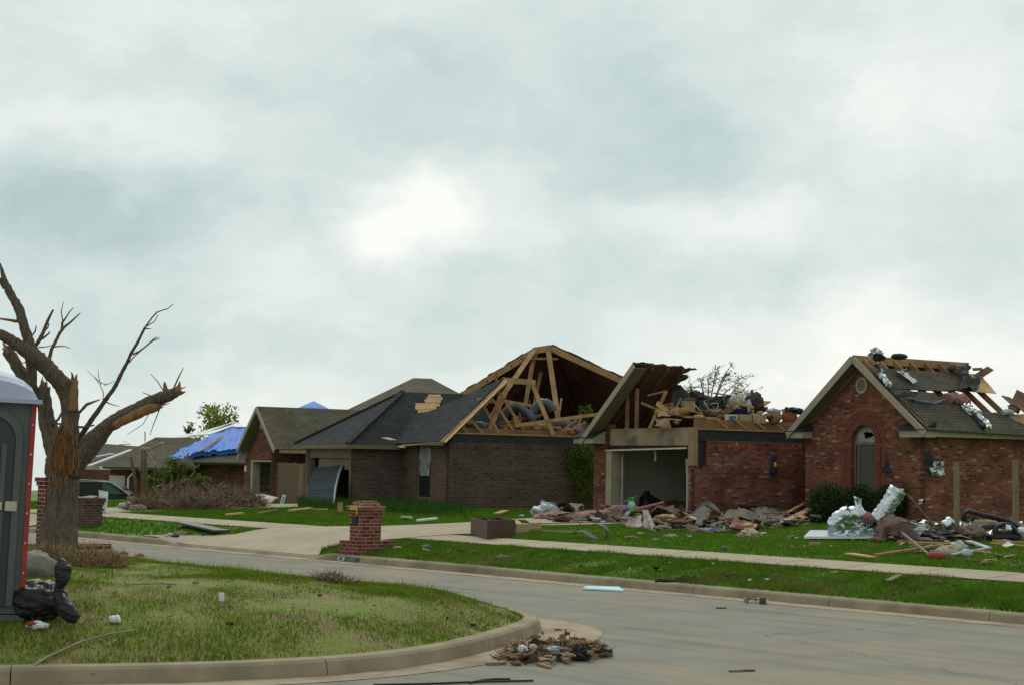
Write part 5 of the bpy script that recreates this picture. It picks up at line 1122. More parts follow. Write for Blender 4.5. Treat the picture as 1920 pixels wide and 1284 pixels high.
# house number painted on the kerb
def kerb_number():
    a = onz(632, 1053, .075); T = thing('kerb_number', V((a.x, a.y, .0)), 'weathered house number painted on the kerb below the brick mailbox', 'house number')
    t0 = -1.72; up = (ND*.343+V((0, 0, 1))).normalized()
    def pt(t, z): return ST((z-.02)*.343-.003, t0+(t-t0)*1.32, z)
    m = MB(); m.poly([pt(t0-.02, .03), pt(t0+.17, .03), pt(t0+.17, .115), pt(t0-.02, .115)], -ND, .02); e = m.build('emblem_patch', M['whitefoil'], T)
    m = MB(); m.poly([pt(t0+.03, .05)-ND*.004, pt(t0+.075, .042)-ND*.004, pt(t0+.12, .05)-ND*.004, pt(t0+.10, .08)-ND*.004, pt(t0+.12, .11)-ND*.004, pt(t0+.075, .098)-ND*.004, pt(t0+.03, .11)-ND*.004, pt(t0+.05, .08)-ND*.004], -ND, .002); m.build('emblem', M['black'], e)
    m = MB(); m.poly([pt(t0+.18, .025), pt(t0+.62, .025), pt(t0+.62, .118), pt(t0+.18, .118)], -ND, .02); b = m.build('number_field', M['pottyd'], T)
    x = KD; z = up
    for k, ch in enumerate('1500'):
        cu = bpy.data.curves.new('digit', 'FONT'); cu.body = ch; cu.size = .105; cu.extrude = .001; to = bpy.data.objects.new('digit', cu); link(to)
        p = pt(t0+.235+k*.068, .035)-ND*.006; to.matrix_world = Matrix(((x.x, z.x, -ND.x, p.x), (x.y, z.y, -ND.y, p.y), (x.z, z.z, -ND.z, p.z), (0, 0, 0, 1)))
        bpy.context.view_layer.update(); me = bpy.data.meshes.new_from_object(to.evaluated_get(bpy.context.evaluated_depsgraph_get())); me.transform(to.matrix_world); bpy.data.objects.remove(to)
        me.transform(Matrix.Translation(-V(T.location))); me.materials.clear(); me.materials.append(M['whitefoil']); o = link(bpy.data.objects.new('digit', me)); o.parent = b
kerb_number()

def bag():
    g = G(95, 1166); T = thing('garbage_bag', g, 'black plastic garbage bag with a flapping loose top beside the portable toilet', 'garbage bag')
    m = MB(); m.blob(g+V((-.16, .1, .20)), (.29, .28, .22), .2, 2.3, 4, 44, 30, g.z-.02); m.build('bag_body', M['blackbag'], T, smooth=True)
    Y = g.y-.30; kk = Y/FPX; F_ = [(114, 1046, 5), (116, 1055, 14), (118, 1066, 19), (118, 1078, 19), (115, 1090, 14), (110, 1101, 9), (109, 1112, 11), (114, 1126, 17), (124, 1142, 21), (136, 1155, 17), (148, 1164, 8)]
    D = [];
    for i in range(len(F_)-1): D += [tuple(F_[i][q]*(1-j/4)+F_[i+1][q]*j/4 for q in range(3)) for j in range(4)]
    k = MB(); k.tube([A(x, y, Y) for x, y, r in D], [r*kk*.82 for x, y, r in D], 24, True, .13, 4); k.build('loose_flap', M['blackbag'], T, smooth=True)
bag()
def small(name, label, cat, px, py, r, mat, amp=.15, seed=1, lift=.6, group=None, freq=2.0):
    g = G(px, py); m = MB(); m.blob(g+V((0, 0, r[2]*lift)), r, amp, freq, seed, 14, 10); return tag(m.build(name, M[mat], smooth=True), label, cat, group)
small('rock', 'pale grey boulder between the portable toilet and the broken tree', 'rock', 62, 1080, (.30, .22, .2), 'rock', .25, 3)
o = small('crumpled_wrapper', 'white and red crumpled wrapper at the foot of the portable toilet', 'litter', 70, 1178, (.11, .07, .045), 'white', .4, 5)
m = MB(); g = G(64, 1177); m.blob(g+V((-.02, -.05, .05)), (.05, .03, .025), .3, 3, 2); m.build('red_print', M['red'], o)
g = G(212, 1170); m = MB(); m.tube([g+V((-.04, 0, .04)), g+V((.05, 0, .045))], [.036, .045], 12); m.tube([g+V((.05, 0, .045)), g+V((.065, 0, .05))], [.048, .046], 12); tag(m.build('paper_cup', M['white'], smooth=True), 'white paper cup lying on the near lawn', 'cup')
g = G(415, 1128); m = MB(); m.cbox(g+V((0, 0, .05)), .06, .04, .1, .3); tag(m.build('paper_scrap', M['white']), 'tiny white scrap standing in the near lawn', 'litter')
# dry stalks round the tree base, twigs heaps
def twigs(name, label, cat, spots, n, L, r, mats, parent_mesh=None, up=.6, seed=1, kind=None, group=None):
    R_ = random.Random(seed); m = MB()
    for k in range(n):
        c, rad, hh = R_.choice(spots); a = R_.uniform(0, 6.283); q = math.sqrt(R_.random()); x = c.x+math.cos(a)*rad*q; y = c.y+math.sin(a)*rad*.8*q
        z = c.z+hh*max(0, 1-q*q)*R_.random(); d = V((R_.gauss(0, 1), R_.gauss(0, 1), abs(R_.gauss(0, up)))).normalized(); l = L*R_.uniform(.4, 1.2); m.mi = R_.randrange(len(mats))
        p = V((x, y, z)); mid = p+d*l*.5+V((R_.gauss(0, .06), R_.gauss(0, .06), R_.gauss(0, .06)))*l; rr = r*R_.uniform(.5, 1.4)
        m.tube([p, mid, p+d*l+V((0, 0, R_.gauss(0, .1)*l))], [rr, rr*.8, rr*.4], 3, False)
    return tag(m.build(name, [M[q] for q in mats], uv=False), label, cat, group, kind)
twigs('dry_grass_clump', 'dry tan grass clump heaped round the base of the broken tree', 'dry grass', [(G(165, 1058), .45, .16), (G(95, 1048), .40, .14), (G(190, 1062), .35, .12)], 2400, .22, .006, ['dryg', 'dryg', 'fence', 'dryg', 'twig'], up=.8, seed=3)
twigs('twig_heap', 'small heap of brown twigs at the near lawn edge by the street', 'twigs', [(G(618, 1090), .24, .12), (G(640, 1093), .22, .05)], 420, .15, .006, ['twig', 'fence', 'dryg'], up=.45, seed=4)
g = [G(x, y, .03) for x, y in ((235, 1100), (265, 1099), (300, 1098), (330, 1100))]; m = MB(); m.tube(g, .012, 5); tag(m.build('fallen_stick', M['palebr']), 'long pale stick lying in the bare patch of the near lawn', 'stick')
g = [G(x, y, .04) for x, y in ((50, 1262), (90, 1240), (150, 1212), (200, 1198), (255, 1188))]; m = MB(); m.tube(g, [.012]*5, 5); tag(m.build('fallen_branch', M['palebr']), 'thin grey green branch lying across the near lawn to the kerb', 'branch')
for x, y in ((206, 1035), (233, 1037), (263, 1041)): small('brick_chunk', 'broken brick chunk on the far edge of the near lawn beyond the dry grass', 'brick', x, y+2, (.09, .06, .05), 'brickpiece', .3, x, .5, 'brick chunks at the lawn edge')

# ------------------------------------------------------------------ left background
def suv():
    Y = 88; c = A(192, 930, Y); z0 = -.75; T = thing('parked_suv', V((c.x, c.y, z0)), 'black estate car with silver roof rails parked far left behind the brush', 'car')
    x0 = A(104, 930, Y).x; x1 = A(272, 930, Y).x; L = x1-x0; W = 1.85
    body = [(0, .35), (0, .95), (.03, 1.08), (.62, 1.10), (.86, 1.0), (.99, .88), (1, .45), (.97, .32), (.03, .32)]
    cab = [(.02, 1.06), (.05, 1.62), (.10, 1.74), (.45, 1.77), (.60, 1.72), (.72, 1.42), (.80, 1.09)]
    def pr(m, prof, y0, y1): m.poly([V((x0+L*a, c.y+y0, z0+b)) for a, b in prof], (0, -1, 0), y1-y0)
    m = MB(); pr(m, body, 0, W); m.build('body', M['carpaint'], T)
    m = MB(); pr(m, cab, .08, W-.08); m.build('cabin', M['carpaint'], T)
    for a in ([(.08, 1.14), (.10, 1.60), (.27, 1.66), (.27, 1.14)], [(.29, 1.14), (.29, 1.66), (.49, 1.67), (.50, 1.14)]):
        m = MB(); pr(m, a, .065, .09); m.build('side_window', M['glass'], T)
    m = MB(); pr(m, [(.52, 1.14), (.515, 1.66), (.595, 1.64), (.66, 1.42), (.735, 1.14)], .065, .09); m.build('front_window', M['carglass'], T)
    m = MB(); p = [V((x0+L*a, c.y+y, z0+b)) for a, b, y in ((.615, 1.68, .2), (.79, 1.12, .12), (.79, 1.12, W-.12), (.615, 1.68, W-.2))]; m.poly([q+V((.03, 0, .03)) for q in p], (.6, 0, .8), .02); m.build('windscreen', M['carglass'], T)
    m = MB(); m.tube([V((x0+L*.08, c.y+.2, z0+1.80)), V((x0+L*.3, c.y+.2, z0+1.84)), V((x0+L*.56, c.y+.2, z0+1.80)), V((x0+L*.60, c.y+.13, z0+1.73)), V((x0+L*.72, c.y+.09, z0+1.43)), V((x0+L*.83, c.y+.07, z0+1.08))], .028, 6); m.build('roof_rail', M['whitefoil'], T)
    for fx in (.17, .82):
        for yy in (-.02, W-.2):
            q = V((x0+L*fx, c.y+yy, z0+.34)); m = MB(); m.tube([q, q+V((0, .22, 0))], .34, 18); w = m.build('wheel', M['tyre'], T)
            m = MB(); m.tube([q+V((0, -.01, 0)), q+V((0, .02, 0))], .2, 12); m.build('rim', M['steel'], w)
suv()
tw = ['twig', 'twig', 'fence', 'palebr']
BR = [((262, 957, .6, .25), (288, 951, .8, .5), 'low brown brush heap in front of the black car'),
      ((330, 950, .9, 1.0), (305, 950, .8, .7), 'tall brown brush heap with grey green top below the snapped sapling'),
      ((365, 958, 1.0, .55), (345, 958, .9, .5), 'spreading brown brush heap over a pale fallen log'),
      ((400, 950, .9, .75), (420, 952, .9, .65), 'reddish brush heap in front of the far brick wall'),
      ((440, 951, .7, .65), (455, 951, .5, .5), 'brown brush heap beside the gabled house garage')]
for i, (a, b, lab) in enumerate(BR):
    pa = G(a[0], a[1]); pb = G(b[0], b[1]); twigs('brush_pile', lab, 'brush pile', [(pa+V((0, 1, 0)), a[2], a[3]), (pb+V((0, 1, 0)), b[2], b[3])], 1700, .50, .010, tw, up=.5, seed=50+i, group='brush piles on the left lawn')
def leaves(m, c, r, n, size, seed, shell=.0, bottom=None, clump=0):
    R_ = random.Random(seed); cs = None
    if clump: cs = [V((R_.gauss(0, .42), R_.gauss(0, .42), R_.gauss(0, .40))) for _ in range(clump)]
    for _ in range(n):
        if cs: u = R_.choice(cs)+V((R_.gauss(0, .16), R_.gauss(0, .16), R_.gauss(0, .14)))
        else:
            u = V((R_.gauss(0, 1), R_.gauss(0, 1), R_.gauss(0, 1))).normalized()*(R_.random()**(1/3) if not shell else R_.uniform(shell, 1.03))
        p = V(c)+V((u.x*r[0], u.y*r[1], u.z*r[2]))
        if bottom is not None and p.z < bottom: continue
        a = V((R_.gauss(0, 1), R_.gauss(0, 1), R_.gauss(0, 1))).normalized(); b = a.cross(V((R_.gauss(0, 1), R_.gauss(0, 1), R_.gauss(0, 1)))).normalized(); s = size*R_.uniform(.6, 1.3)
        m.add([p-a*s, p+b*s*.45, p+a*s, p-b*s*.45], [(0, 1, 2, 3)])
def sapling():
    Y = 75; g = A(271, 925, Y); T = thing('snapped_sapling', V((g.x, g.y, -.3)), 'snapped bare sapling with pale broken branches above the brush heaps', 'tree'); k = Y/FPX
    def tb(name, pts, mat):
        m = MB(); m.tube([A(x, y, Y) for x, y, r in pts], [r*k*(1.5 if mat == 'palebr' else 1) for x, y, r in pts], 7, True, .2); m.build(name, M[mat], T, smooth=True)
    tb('trunk', [(271, 950, 7), (271, 915, 6.5), (270, 880, 6), (270, 842, 5)], 'twig'); tb('trunk', [(257, 940, 4), (254, 900, 3.5), (248, 870, 3), (245, 856, 2.5)], 'twig')
    for p in ([(262, 884, 1.2), (264, 865, 1.2), (264, 853, 1.3), (262, 845, 1.3), (267, 836, 1.1)], [(272, 841, 2), (280, 852, 1.9), (288, 866, 1.7), (300, 883, 1.2)], [(272, 842, 1.3), (285, 838, 1.2), (297, 833, 1.2), (303, 830, 2), (306, 835, 1.3), (305, 850, 1), (309, 862, .9), (314, 872, .7)], [(280, 843, 1.2), (286, 850, 1.2), (292, 862, .9)], [(268, 842, 3), (278, 841, 2.6), (284, 840, 1)], [(296, 833, 2), (306, 830, 2.2), (310, 831, 1)],
              [(320, 895, .8), (318, 880, .7)], [(246, 857, 1.5), (252, 852, 1)], [(309, 905, 1.2), (303, 908, 1.3), (295, 911, 1.2), (294, 920, 1.1)], [(223, 833, .7), (245, 832, .5), (232, 826, .4)]):
        tb('branch', p, 'palebr')
sapling()
m = MB(); m.tube([A(x, y, 64) for x, y in ((318, 928), (340, 929), (361, 926), (380, 930), (397, 936))], [.05, .07, .07, .06, .03], 7); m.tube([A(345, 930, 64), A(341, 942, 63.8), A(337, 954, 63.6)], [.04, .05, .03], 6); tag(m.build('fallen_log', M['palebr'], smooth=True), 'pale fallen log lying over the brown brush heaps', 'log')
m = MB(); m.tube([A(238, 932, 66), A(262, 936, 66), A(288, 940, 66)], [.04, .04, .03], 6); tag(m.build('fallen_log', M['palebr'], smooth=True), 'thin pale pole lying left of the brush heaps', 'log')
m = MB(); c = G(322, 905); leaves(m, A(330, 893, 69), (1.0, .7, .7), 1500, .09, 5, clump=16); tag(m.build('leafy_shrub', M['vine'], uv=False), 'dull green shrub poking out behind the brown brush heap', 'shrub')
def tree(px, py, Y, rx, rz, n, size, label, mat, clump, name='leafy_tree'):
    c = A(px, py, Y); T = thing(name, V((c.x, c.y, -1)), label, 'tree'); m = MB(); m.tube([V((c.x, c.y, -1)), V((c.x+.1, c.y, c.z-rz)), V((c.x, c.y, c.z))], [.22, .16, .06], 7); m.build('trunk', M['bark'], T)
    m = MB(); R_ = random.Random(3)
    for _ in range(14): d = V((R_.gauss(0, .5)*rx, R_.gauss(0, .5)*rx, R_.uniform(-.2, .9)*rz)); m.tube([c-V((0, 0, rz*.8)), c+d*.5, c+d], [.07, .04, .012], 5)
    m.build('limbs', M['bark'], T); m = MB(); leaves(m, c, (rx, rx, rz), n, size, int(px), clump=clump); m.build('crown', M[mat], T, uv=False)
tree(406, 790, 125, 1.75, 1.5, 1000, .15, 'small round green tree above the far roofs behind the blue tarp', 'leaf', 30)
tree(352, 806, 125, .5, .5, 90, .13, 'tiny tree top peeping over the far roof left of the green tree', 'leaf', 7)
def bare_tree():
    Y = 84; b = A(1325, 790, Y); T = thing('windswept_tree', V((b.x, b.y, 0)), 'sparse windblown young tree rising behind the wreckage of the open garage house', 'tree')
    m = MB(); m.tube([V((b.x, b.y, .0)), b], [.16, .1], 7); m.build('trunk', M['bark'], T); R_ = random.Random(5); ml = MB(); k = 0
    for (x0, y0, x1, y1, x2, y2) in ((1322, 780, 1338, 720, 1342, 684), (1324, 780, 1352, 715, 1374, 682), (1326, 780, 1360, 735, 1392, 706), (1328, 780, 1372, 748, 1402, 722), (1318, 780, 1318, 735, 1312, 706), (1316, 780, 1300, 742, 1292, 704), (1314, 780, 1302, 748, 1284, 722), (1322, 782, 1345, 740, 1362, 700), (1320, 780, 1328, 735, 1326, 700), (1326, 782, 1375, 752, 1398, 740), (1330, 782, 1362, 745, 1388, 718)):
        P = [A(x0, y0, Y), A((x0+x1)/2+2, (y0+y1)/2, Y), A(x1, y1, Y), A((x1+x2)/2+R_.uniform(-2, 2), (y1+y2)/2, Y+R_.uniform(-.6, .6)), A(x2, y2, Y)]
        m = MB(); m.tube(P, [.04, .034, .026, .018, .008], 5)
        for j in range(12):
            u = R_.uniform(.45, 1); i = min(3, int(u*4)); p = P[i].lerp(P[i+1], u*4-i); d = V((R_.gauss(.30, .35), R_.gauss(0, .4), R_.uniform(-.1, .5))); q = p+d*R_.uniform(.4, 1.1); m.tube([p, p.lerp(q, .5)+V((0, 0, .03)), q], [.012, .01, .005], 3, False)
            for _ in range(5): e = p.lerp(q, R_.random()); ml_c = e+V((R_.gauss(0, .06), R_.gauss(0, .06), R_.gauss(0, .06))); leaves(ml, ml_c, (.06, .06, .06), 2, .055, k); k += 1
        m.build('branch', M['twig'], T)
    ml.build('foliage', M['leaf_p'], T, uv=False)
bare_tree()

# things in front of house 1 and house 2
def leaning_door():
    f = F2; T0 = f.o; Yt = 59.6
    tl = onpl(591, 874, f(0, -1.80, 0), f.e); tr = onpl(643.5, 868, f(0, -1.80, 0), f.e); br = onpl(626, 945.5, f(0, -2.9, 0), f.e); bl = onpl(573, 944, f(0, -2.9, 0), f.e)
    T = thing('garage_door', bl.lerp(br, .5), 'grey panelled garage door leaning loose in its opening', 'garage door'); n = (br-bl).cross(tl-bl).normalized(); n = n if n.dot(-f.e) > 0 else -n
    def P(u, v): return bl*(1-u)*(1-v)+br*u*(1-v)+tr*u*v+tl*(1-u)*v+n*(-.16*4*v*(1-v)*-.5)
    for k in range(4):
        v0 = k/4+.004; v1 = (k+1)/4-.004; m = MB(); q = [P(0, v0), P(1, v0), P(1, v1), P(0, v1)]; m.hexa([p-n*.05 for p in q]+q); s = m.build('door_section', M['doorp'], T)
        m = MB()
        for j in range(8):
            u0 = (j+.16)/8; u1 = (j+.84)/8; a = v0+.06; b = v1-.06; q = [P(u0, a)+n*.004, P(u1, a)+n*.004, P(u1, b)+n*.004, P(u0, b)+n*.004]
            m.hexa(q+[x.lerp((q[0]+q[2])/2, .12)+n*.012 for x in q])
        m.build('raised_panel', M['doorp'], s)
    m = MB(); m.tube([P(1, 0)+n*.01, P(1, .35)+n*.02, P(1, .7)+n*.02, P(1, 1)+n*.01, P(1, 1)+f.e*.5+V((0, 0, .12))], .035, 6); m.build('edge_strut', M['whitefoil'], T)
leaning_door()
def quadsheet(name, label, cat, pts, Y, mat, nu=8, nv=6, amp=.08, freq=1.5, seed=1, th=.012, sag=None, group=None, parent=None):
    Ys = Y if hasattr(Y, '__len__') else [Y]*4; m = MB(); m.sheet([A(x, y, yy) for (x, y), yy in zip(pts, Ys)], nu, nv, amp, freq, seed, th, sag); return tag(m.build(name, M[mat], parent, smooth=True), label, cat, group)
def gsheet(name, label, cat, pts, hs, mat, nu=8, nv=6, amp=.06, freq=2, seed=1, th=.012, sag=None, group=None):   # corners stand on the ground plus given heights
    m = MB(); m.sheet([G(x, y, h) for (x, y), h in zip(pts, hs)], nu, nv, amp, freq, seed, th, sag); return tag(m.build(name, M[mat], smooth=True), label, cat, group)
def plank(label, a, b, w=.09, h=.04, Y=None, mat='lumber', group=None, lift=(.05, .05), name='plank', cat='plank', up=V((0, 0, 1))):
    if Y is None: p, q = G(*a, lift[0]), G(*b, lift[1])
    else: Y = Y if hasattr(Y, '__len__') else (Y, Y); p, q = A(*a, Y[0]), A(*b, Y[1])
    m = MB(); m.bar(p, q, w, h, up); return tag(m.build(name, M[mat]), label, cat, group)
m = MB(); m.sheet([A(459, 944, 66), A(500, 946, 65.4), A(522, 931, 66.4), A(462, 924, 67.4)], 10, 6, .06, 1.2, 3, .02, .22); tag(m.build('cream_panel', M['cream'], smooth=True), 'bent cream panel lying before the gabled house garage', 'panel')
plank('thin pole propped under the bent cream panel', (498, 942), (520, 948), .06, .05, (65, 64.6), 'steel', name='pole', cat='pole')
m = MB(); q = [A(523, 950, 64), A(529, 952, 64), A(536, 928, 64.3), A(530, 926, 64.3)]; m.poly(q, (0, -1, .2), .03); T = tag(m.build('tilted_sign', M['white']), 'narrow white and blue sign board tilted in the tall grass', 'sign')
m = MB(); n = V((0, -1, .2)).normalized()
for v in (.15, .38, .56, .74): p0 = q[0].lerp(q[3], v)+n*.006; p1 = q[1].lerp(q[2], v)+n*.006; p2 = q[1].lerp(q[2], v+.13)+n*.006; p3 = q[0].lerp(q[3], v+.13)+n*.006; m.poly([p0.lerp(p1, .2), p0.lerp(p1, .8), p3.lerp(p2, .8), p3.lerp(p2, .2)], n, .004)
m.build('blue_print', M['blue'], T)
plank('short tan board standing upright in the grass behind the brick mailbox', (638, 958), (638, 941), .16, .05, 52, 'lumber', up=V((0, 1, 0)))
for lab, a, b, w, mt in (('pale split board lying in tall grass before the leaning garage door', (543, 962), (582, 959), .14, 'plywood'), ('short board lying right of the pale split board in tall grass', (588, 959), (612, 961), .1, 'plywood'), ('thin reddish board in the grass below the tilted sign', (484, 967), (520, 963), .07, 'lumber_d'), ('pale board at the left end of the lawn by the brush', (424, 970), (455, 969), .16, 'plywood'),
                         ('small cream board on the lawn right of the brick mailbox', (754, 974), (771, 977), .08, 'cream'), ('long white board on the lawn beyond the driveway', (783, 981), (818, 979), .10, 'white'), ('tan wood chunk on the lawn near the house foundation', (932, 968), (948, 964), .22, 'lumber')):
    plank(lab, a, b, w, .05, mat=mt, lift=(.09, .12))
m = MB(); m.bar(G(340, 987, .12), G(416, 1002, .10), .42, .05); tag(m.build('fallen_shutter', M['pottyd']), 'dark grey board lying across the left verge by the driveway', 'board')
for x, y, r, mt, lab in ((318, 1006, .12, 'whitefoil', 'grey crumpled scrap at the kerb left of the driveway'), (338, 1003, .15, 'card', 'brownish crumpled scrap at the kerb by the dark grey board'), (330, 1007, .1, 'navy', 'dark crumpled scrap at the kerb left of the driveway'), (236, 953, .28, 'whitefoil', 'heap of pale plastic scraps on the lawn by the black car'), (258, 957, .28, 'pinkgrey', 'heap of pinkish scraps on the lawn by the black car'),
                         (289, 917, .2, 'whitefoil', 'pale torn plastic caught among the brush heaps'), (800, 1029, .13, 'duct', 'crumpled grey metal scrap on the verge right of the brick mailbox'), (745, 1030, .1, 'card', 'tan paper scrap on the verge beside the brick mailbox'), (942, 1048, .12, 'pinkgrey', 'brown crumpled scrap on the verge grass below the sidewalk'), (978, 969, .10, 'whitefoil', 'small white crumpled scrap on the grass by the dark brick wall')):
    small('crumpled_scrap', lab, 'scrap', x, y, (r, r*.7, r*.5), mt, .55, x, .5, freq=3)

def shelf():
    a, b, c = G(882, 1004), G(913, 1013), G(966, 1007); d = a+c-b; z = max(p.z for p in (a, b, c))+.01; T = thing('bookcase', V((b.x, b.y, z)), 'brown empty bookcase lying on its back at the driveway edge', 'bookcase'); h = .40
    a, b, c, d = [V((p.x, p.y, z-.05)) for p in (a, b, c, d)]; up = V((0, 0, h+.05)); t = .03
    e1 = (c-b).normalized(); e2 = (a-b).normalized(); L1 = (c-b).length; L2 = (a-b).length
    m = MB(); m.box(b, e1*L1, e2*t, up); m.box(a-e2*t, e1*L1, e2*t, up); m.box(b+e2*t, e1*t, e2*(L2-2*t), up); m.box(c+e2*t-e1*t, e1*t, e2*(L2-2*t), up); m.build('sides', M['brownbox'], T)
    m = MB(); m.box(b+e2*t+e1*t, e1*(L1-2*t), e2*(L2-2*t), V((0, 0, .06))); m.build('back_panel', M['brownbox'], T)
    m = MB(); m.box(b+e2*t+e1*(L1*.5), e1*t, e2*(L2-2*t), up*.97); m.build('shelf_board', M['brownbox'], T)
    for p in (b+e1*.1+e2*.06, c-e1*.1+e2*.06, a+e1*.1-e2*.06): m = MB(); m.tube([p+up-V((0, 0, .002)), p+up+V((0, 0, .012))], .018, 8); m.build('shelf_pin', M['whitefoil'], T)
shelf()
def carton(label, px, py, w, d, h, rz=.3, mat='card', Y=None, tilt=(0, 0), flaps=True, group=None):
    g = G(px, py) if Y is None else A(px, py, Y); T = thing('cardboard_box', g, label, 'cardboard box', group); m = MB(); c = g+V((0, 0, h/2)); t = .015
    Mx = Matrix.Rotation(rz, 3, 'Z') @ Matrix.Rotation(tilt[0], 3, 'X') @ Matrix.Rotation(tilt[1], 3, 'Y'); ex, ey, ez = Mx @ V((1, 0, 0)), Mx @ V((0, 1, 0)), Mx @ V((0, 0, 1))
    o = c-ex*w/2-ey*d/2-ez*h/2
    m.box(o, ex*w, ey*t, ez*h); m.box(o+ey*(d-t), ex*w, ey*t, ez*h); m.box(o+ey*t, ex*t, ey*(d-2*t), ez*h); m.box(o+ey*t+ex*(w-t), ex*t, ey*(d-2*t), ez*h); m.box(o+ex*t+ey*t, ex*(w-2*t), ey*(d-2*t), ez*t); m.build('box_body', M[mat], T)
    if flaps:
        m = MB(); k = o+ez*h; m.box(k+ex*.01, ex*(w-.02), (ey*-.7+ez*.35).normalized()*d*.4, ez*.01); m.box(k+ey*(d-.005)+ex*.01, ex*(w-.02), (ey*-.8-ez*.1).normalized()*d*.45, ez*.01); m.build('flap', M[mat], T)
    return T
carton('open cardboard box beside the brown bookcase', 974, 1000, .30, .42, .24, -.9)
carton('cardboard box at the right end of the row with the brown bookcase', 996, 994, .34, .4, .2, -.85)
def ribbon(pts, wv, th=.012):
    m = MB(); pts = [V(p) for p in pts]; n_ = len(pts)
    for i in range(n_-1):
        a, b = pts[i], pts[i+1]; nn_ = (b-a).cross(V(wv)).normalized()*th; m.hexa([a, b, b+V(wv), a+V(wv), a+nn_, b+nn_, b+V(wv)+nn_, a+V(wv)+nn_])
    return m
g = G(1105, 1012); Yb = g.y
m = ribbon([A(x, y, Yb) for x, y in ((1072, 1003), (1078, 998), (1088, 996), (1098, 1002), (1108, 1008), (1115, 1013))], V((.12, .45, .02))); tag(m.build('bent_sheet_metal', M['rustm']), 'folded brown sheet metal lying on the lawn, left piece of the curled pair', 'sheet metal')
m = ribbon([A(x, y, Yb+.05) for x, y in ((1111, 982), (1120, 983), (1129, 987), (1135, 994), (1137, 1001), (1133, 1008), (1124, 1012), (1113, 1014))], V((.1, .38, .0))); tag(m.build('bent_sheet_metal', M['rustm']), 'curled brown sheet metal hoop standing on the lawn', 'sheet metal')
plank('long thin yellowish lath lying on the lawn right of the bookcase', (1016, 1000), (1072, 1003), .04, .02, mat='plywood', lift=(.08, .08))

# vines and weeds at house 2
m = MB()
for k, (x, y, n) in enumerate(((1075, 865, 260), (1095, 850, 320), (1105, 880, 300), (1085, 900, 220), (1060, 850, 120), (1098, 920, 200), (1105, 838, 150))): leaves(m, A(x, y, 60.3), (.35, .3, .38), n, .06, 70+k)
R_ = random.Random(8)
for k in range(26): x = R_.uniform(1055, 1112); m.tube([A(1100, 950, 60.3), A((x+1100)/2, 895, 60.3), A(x, R_.uniform(825, 880), 60.3+R_.uniform(-.3, .3))], .012, 3, False)
T = tag(m.build('climbing_bush', M['vine'], uv=False), 'straggly green bush climbing the dark brick wall beside the open garage house', 'bush')
m = MB()
for x, y in ((1091, 768), (1094, 775), (1104, 764), (1107, 772), (1097, 790), (1103, 800), (1110, 783), (1088, 765)): leaves(m, A(x, y, 60.6), (.12, .1, .16), 26, .05, x)
for x, y in ((1087, 760), (1103, 756), (1108, 775)): m.tube([A(1098, 815, 60.6), A((x+1098)/2, 790, 60.6), A(x, y, 60.6)], .012, 3, False)
tag(m.build('leafy_twigs', M['vine'], uv=False), 'green leafy twigs caught in the broken rafters', 'twigs')
P, s, t = stpts(26000, 9.2, 14.2, -26, -5.6); px_, py_ = projpx(np.column_stack([P, groundv(P)])); P = P[(px_ > 560) & (rs.rand(len(P)) < np.clip((890-px_)/130, 0, 1)) & (rs.rand(len(P)) < np.clip((s-9)/4.5, 0, 1))]
grass('tall_grass', P, .30, .03, M['tallgrass'], 'tall unmown grass against the slate roofed house', .5)
def ductp(label, pts, r, Y, mat='duct', name='flexible_duct', n=12, rib=.13):
    P = [A(x, y, Y) for x, y in pts]; D = []
    for i in range(len(P)-1):
        L = (P[i+1]-P[i]).length; k = max(2, int(L/.06)); D += [P[i].lerp(P[i+1], j/k) for j in range(k)]
    D.append(P[-1])
    for _ in range(5): D = [D[0]]+[(a+b*2+c)/4 for a, b, c in zip(D[:-2], D[1:-1], D[2:])]+[D[-1]]
    m = MB(); m.tube(D, [r*(1+.12*NZ.noise(p*3)) for p in D], n, True, 0, 0, rib); return tag(m.build(name, M[mat], smooth=True), label, 'duct')
ductp('grey flexible duct arching over the attic at the left of the rafters', ((941, 792), (946, 776), (954, 765), (966, 759), (978, 765), (990, 776), (1003, 788)), .155, 60.9)
ductp('grey flexible duct bent upward in the middle of the broken attic', ((990, 784), (1000, 772), (1008, 758), (1020, 753), (1031, 758), (1036, 770)), .165, 61.6)
ductp('pale grey duct end lying low behind the left jack rafters', ((878, 803), (890, 798), (902, 796), (912, 802)), .15, 59.4)
ductp('short grey duct standing behind the jack rafters', ((930, 800), (932, 785), (938, 772)), .14, 60.2)
ductp('dark flexible duct lying along the right end of the attic', ((1028, 800), (1045, 793), (1062, 795), (1078, 800)), .19, 61.8)
for i, (x, y, w, h, mt) in enumerate(((968, 792, .3, .35, 'plywood'), (1015, 800, .5, .3, 'card'), (985, 805, .4, .2, 'lumber_d'), (1090, 803, .5, .3, 'pinkgrey'), (945, 807, .4, .18, 'plywood'), (880, 795, .5, .2, 'card'), (1070, 808, .5, .2, 'lumber_d'))):
    small_c = A(x, y, 60.9); m = MB(); m.blob(small_c, (w*.6, w*.5, h*.6), .5, 3, i, 10, 8); tag(m.build('insulation_clump', M[mt]), 'torn insulation and board clump among the broken rafters', 'insulation', 'insulation clumps in the open attic')
plank('loose tan board tilted on the slate roof above the house valley', (722, 820), (737, 824), .3, .03, (57.8, 57.5), 'plywood', lift=(0, 0)); plank('small tan board poking out under the slate eave', (748, 836), (757, 838), .15, .03, (57.4, 57.2), 'plywood')

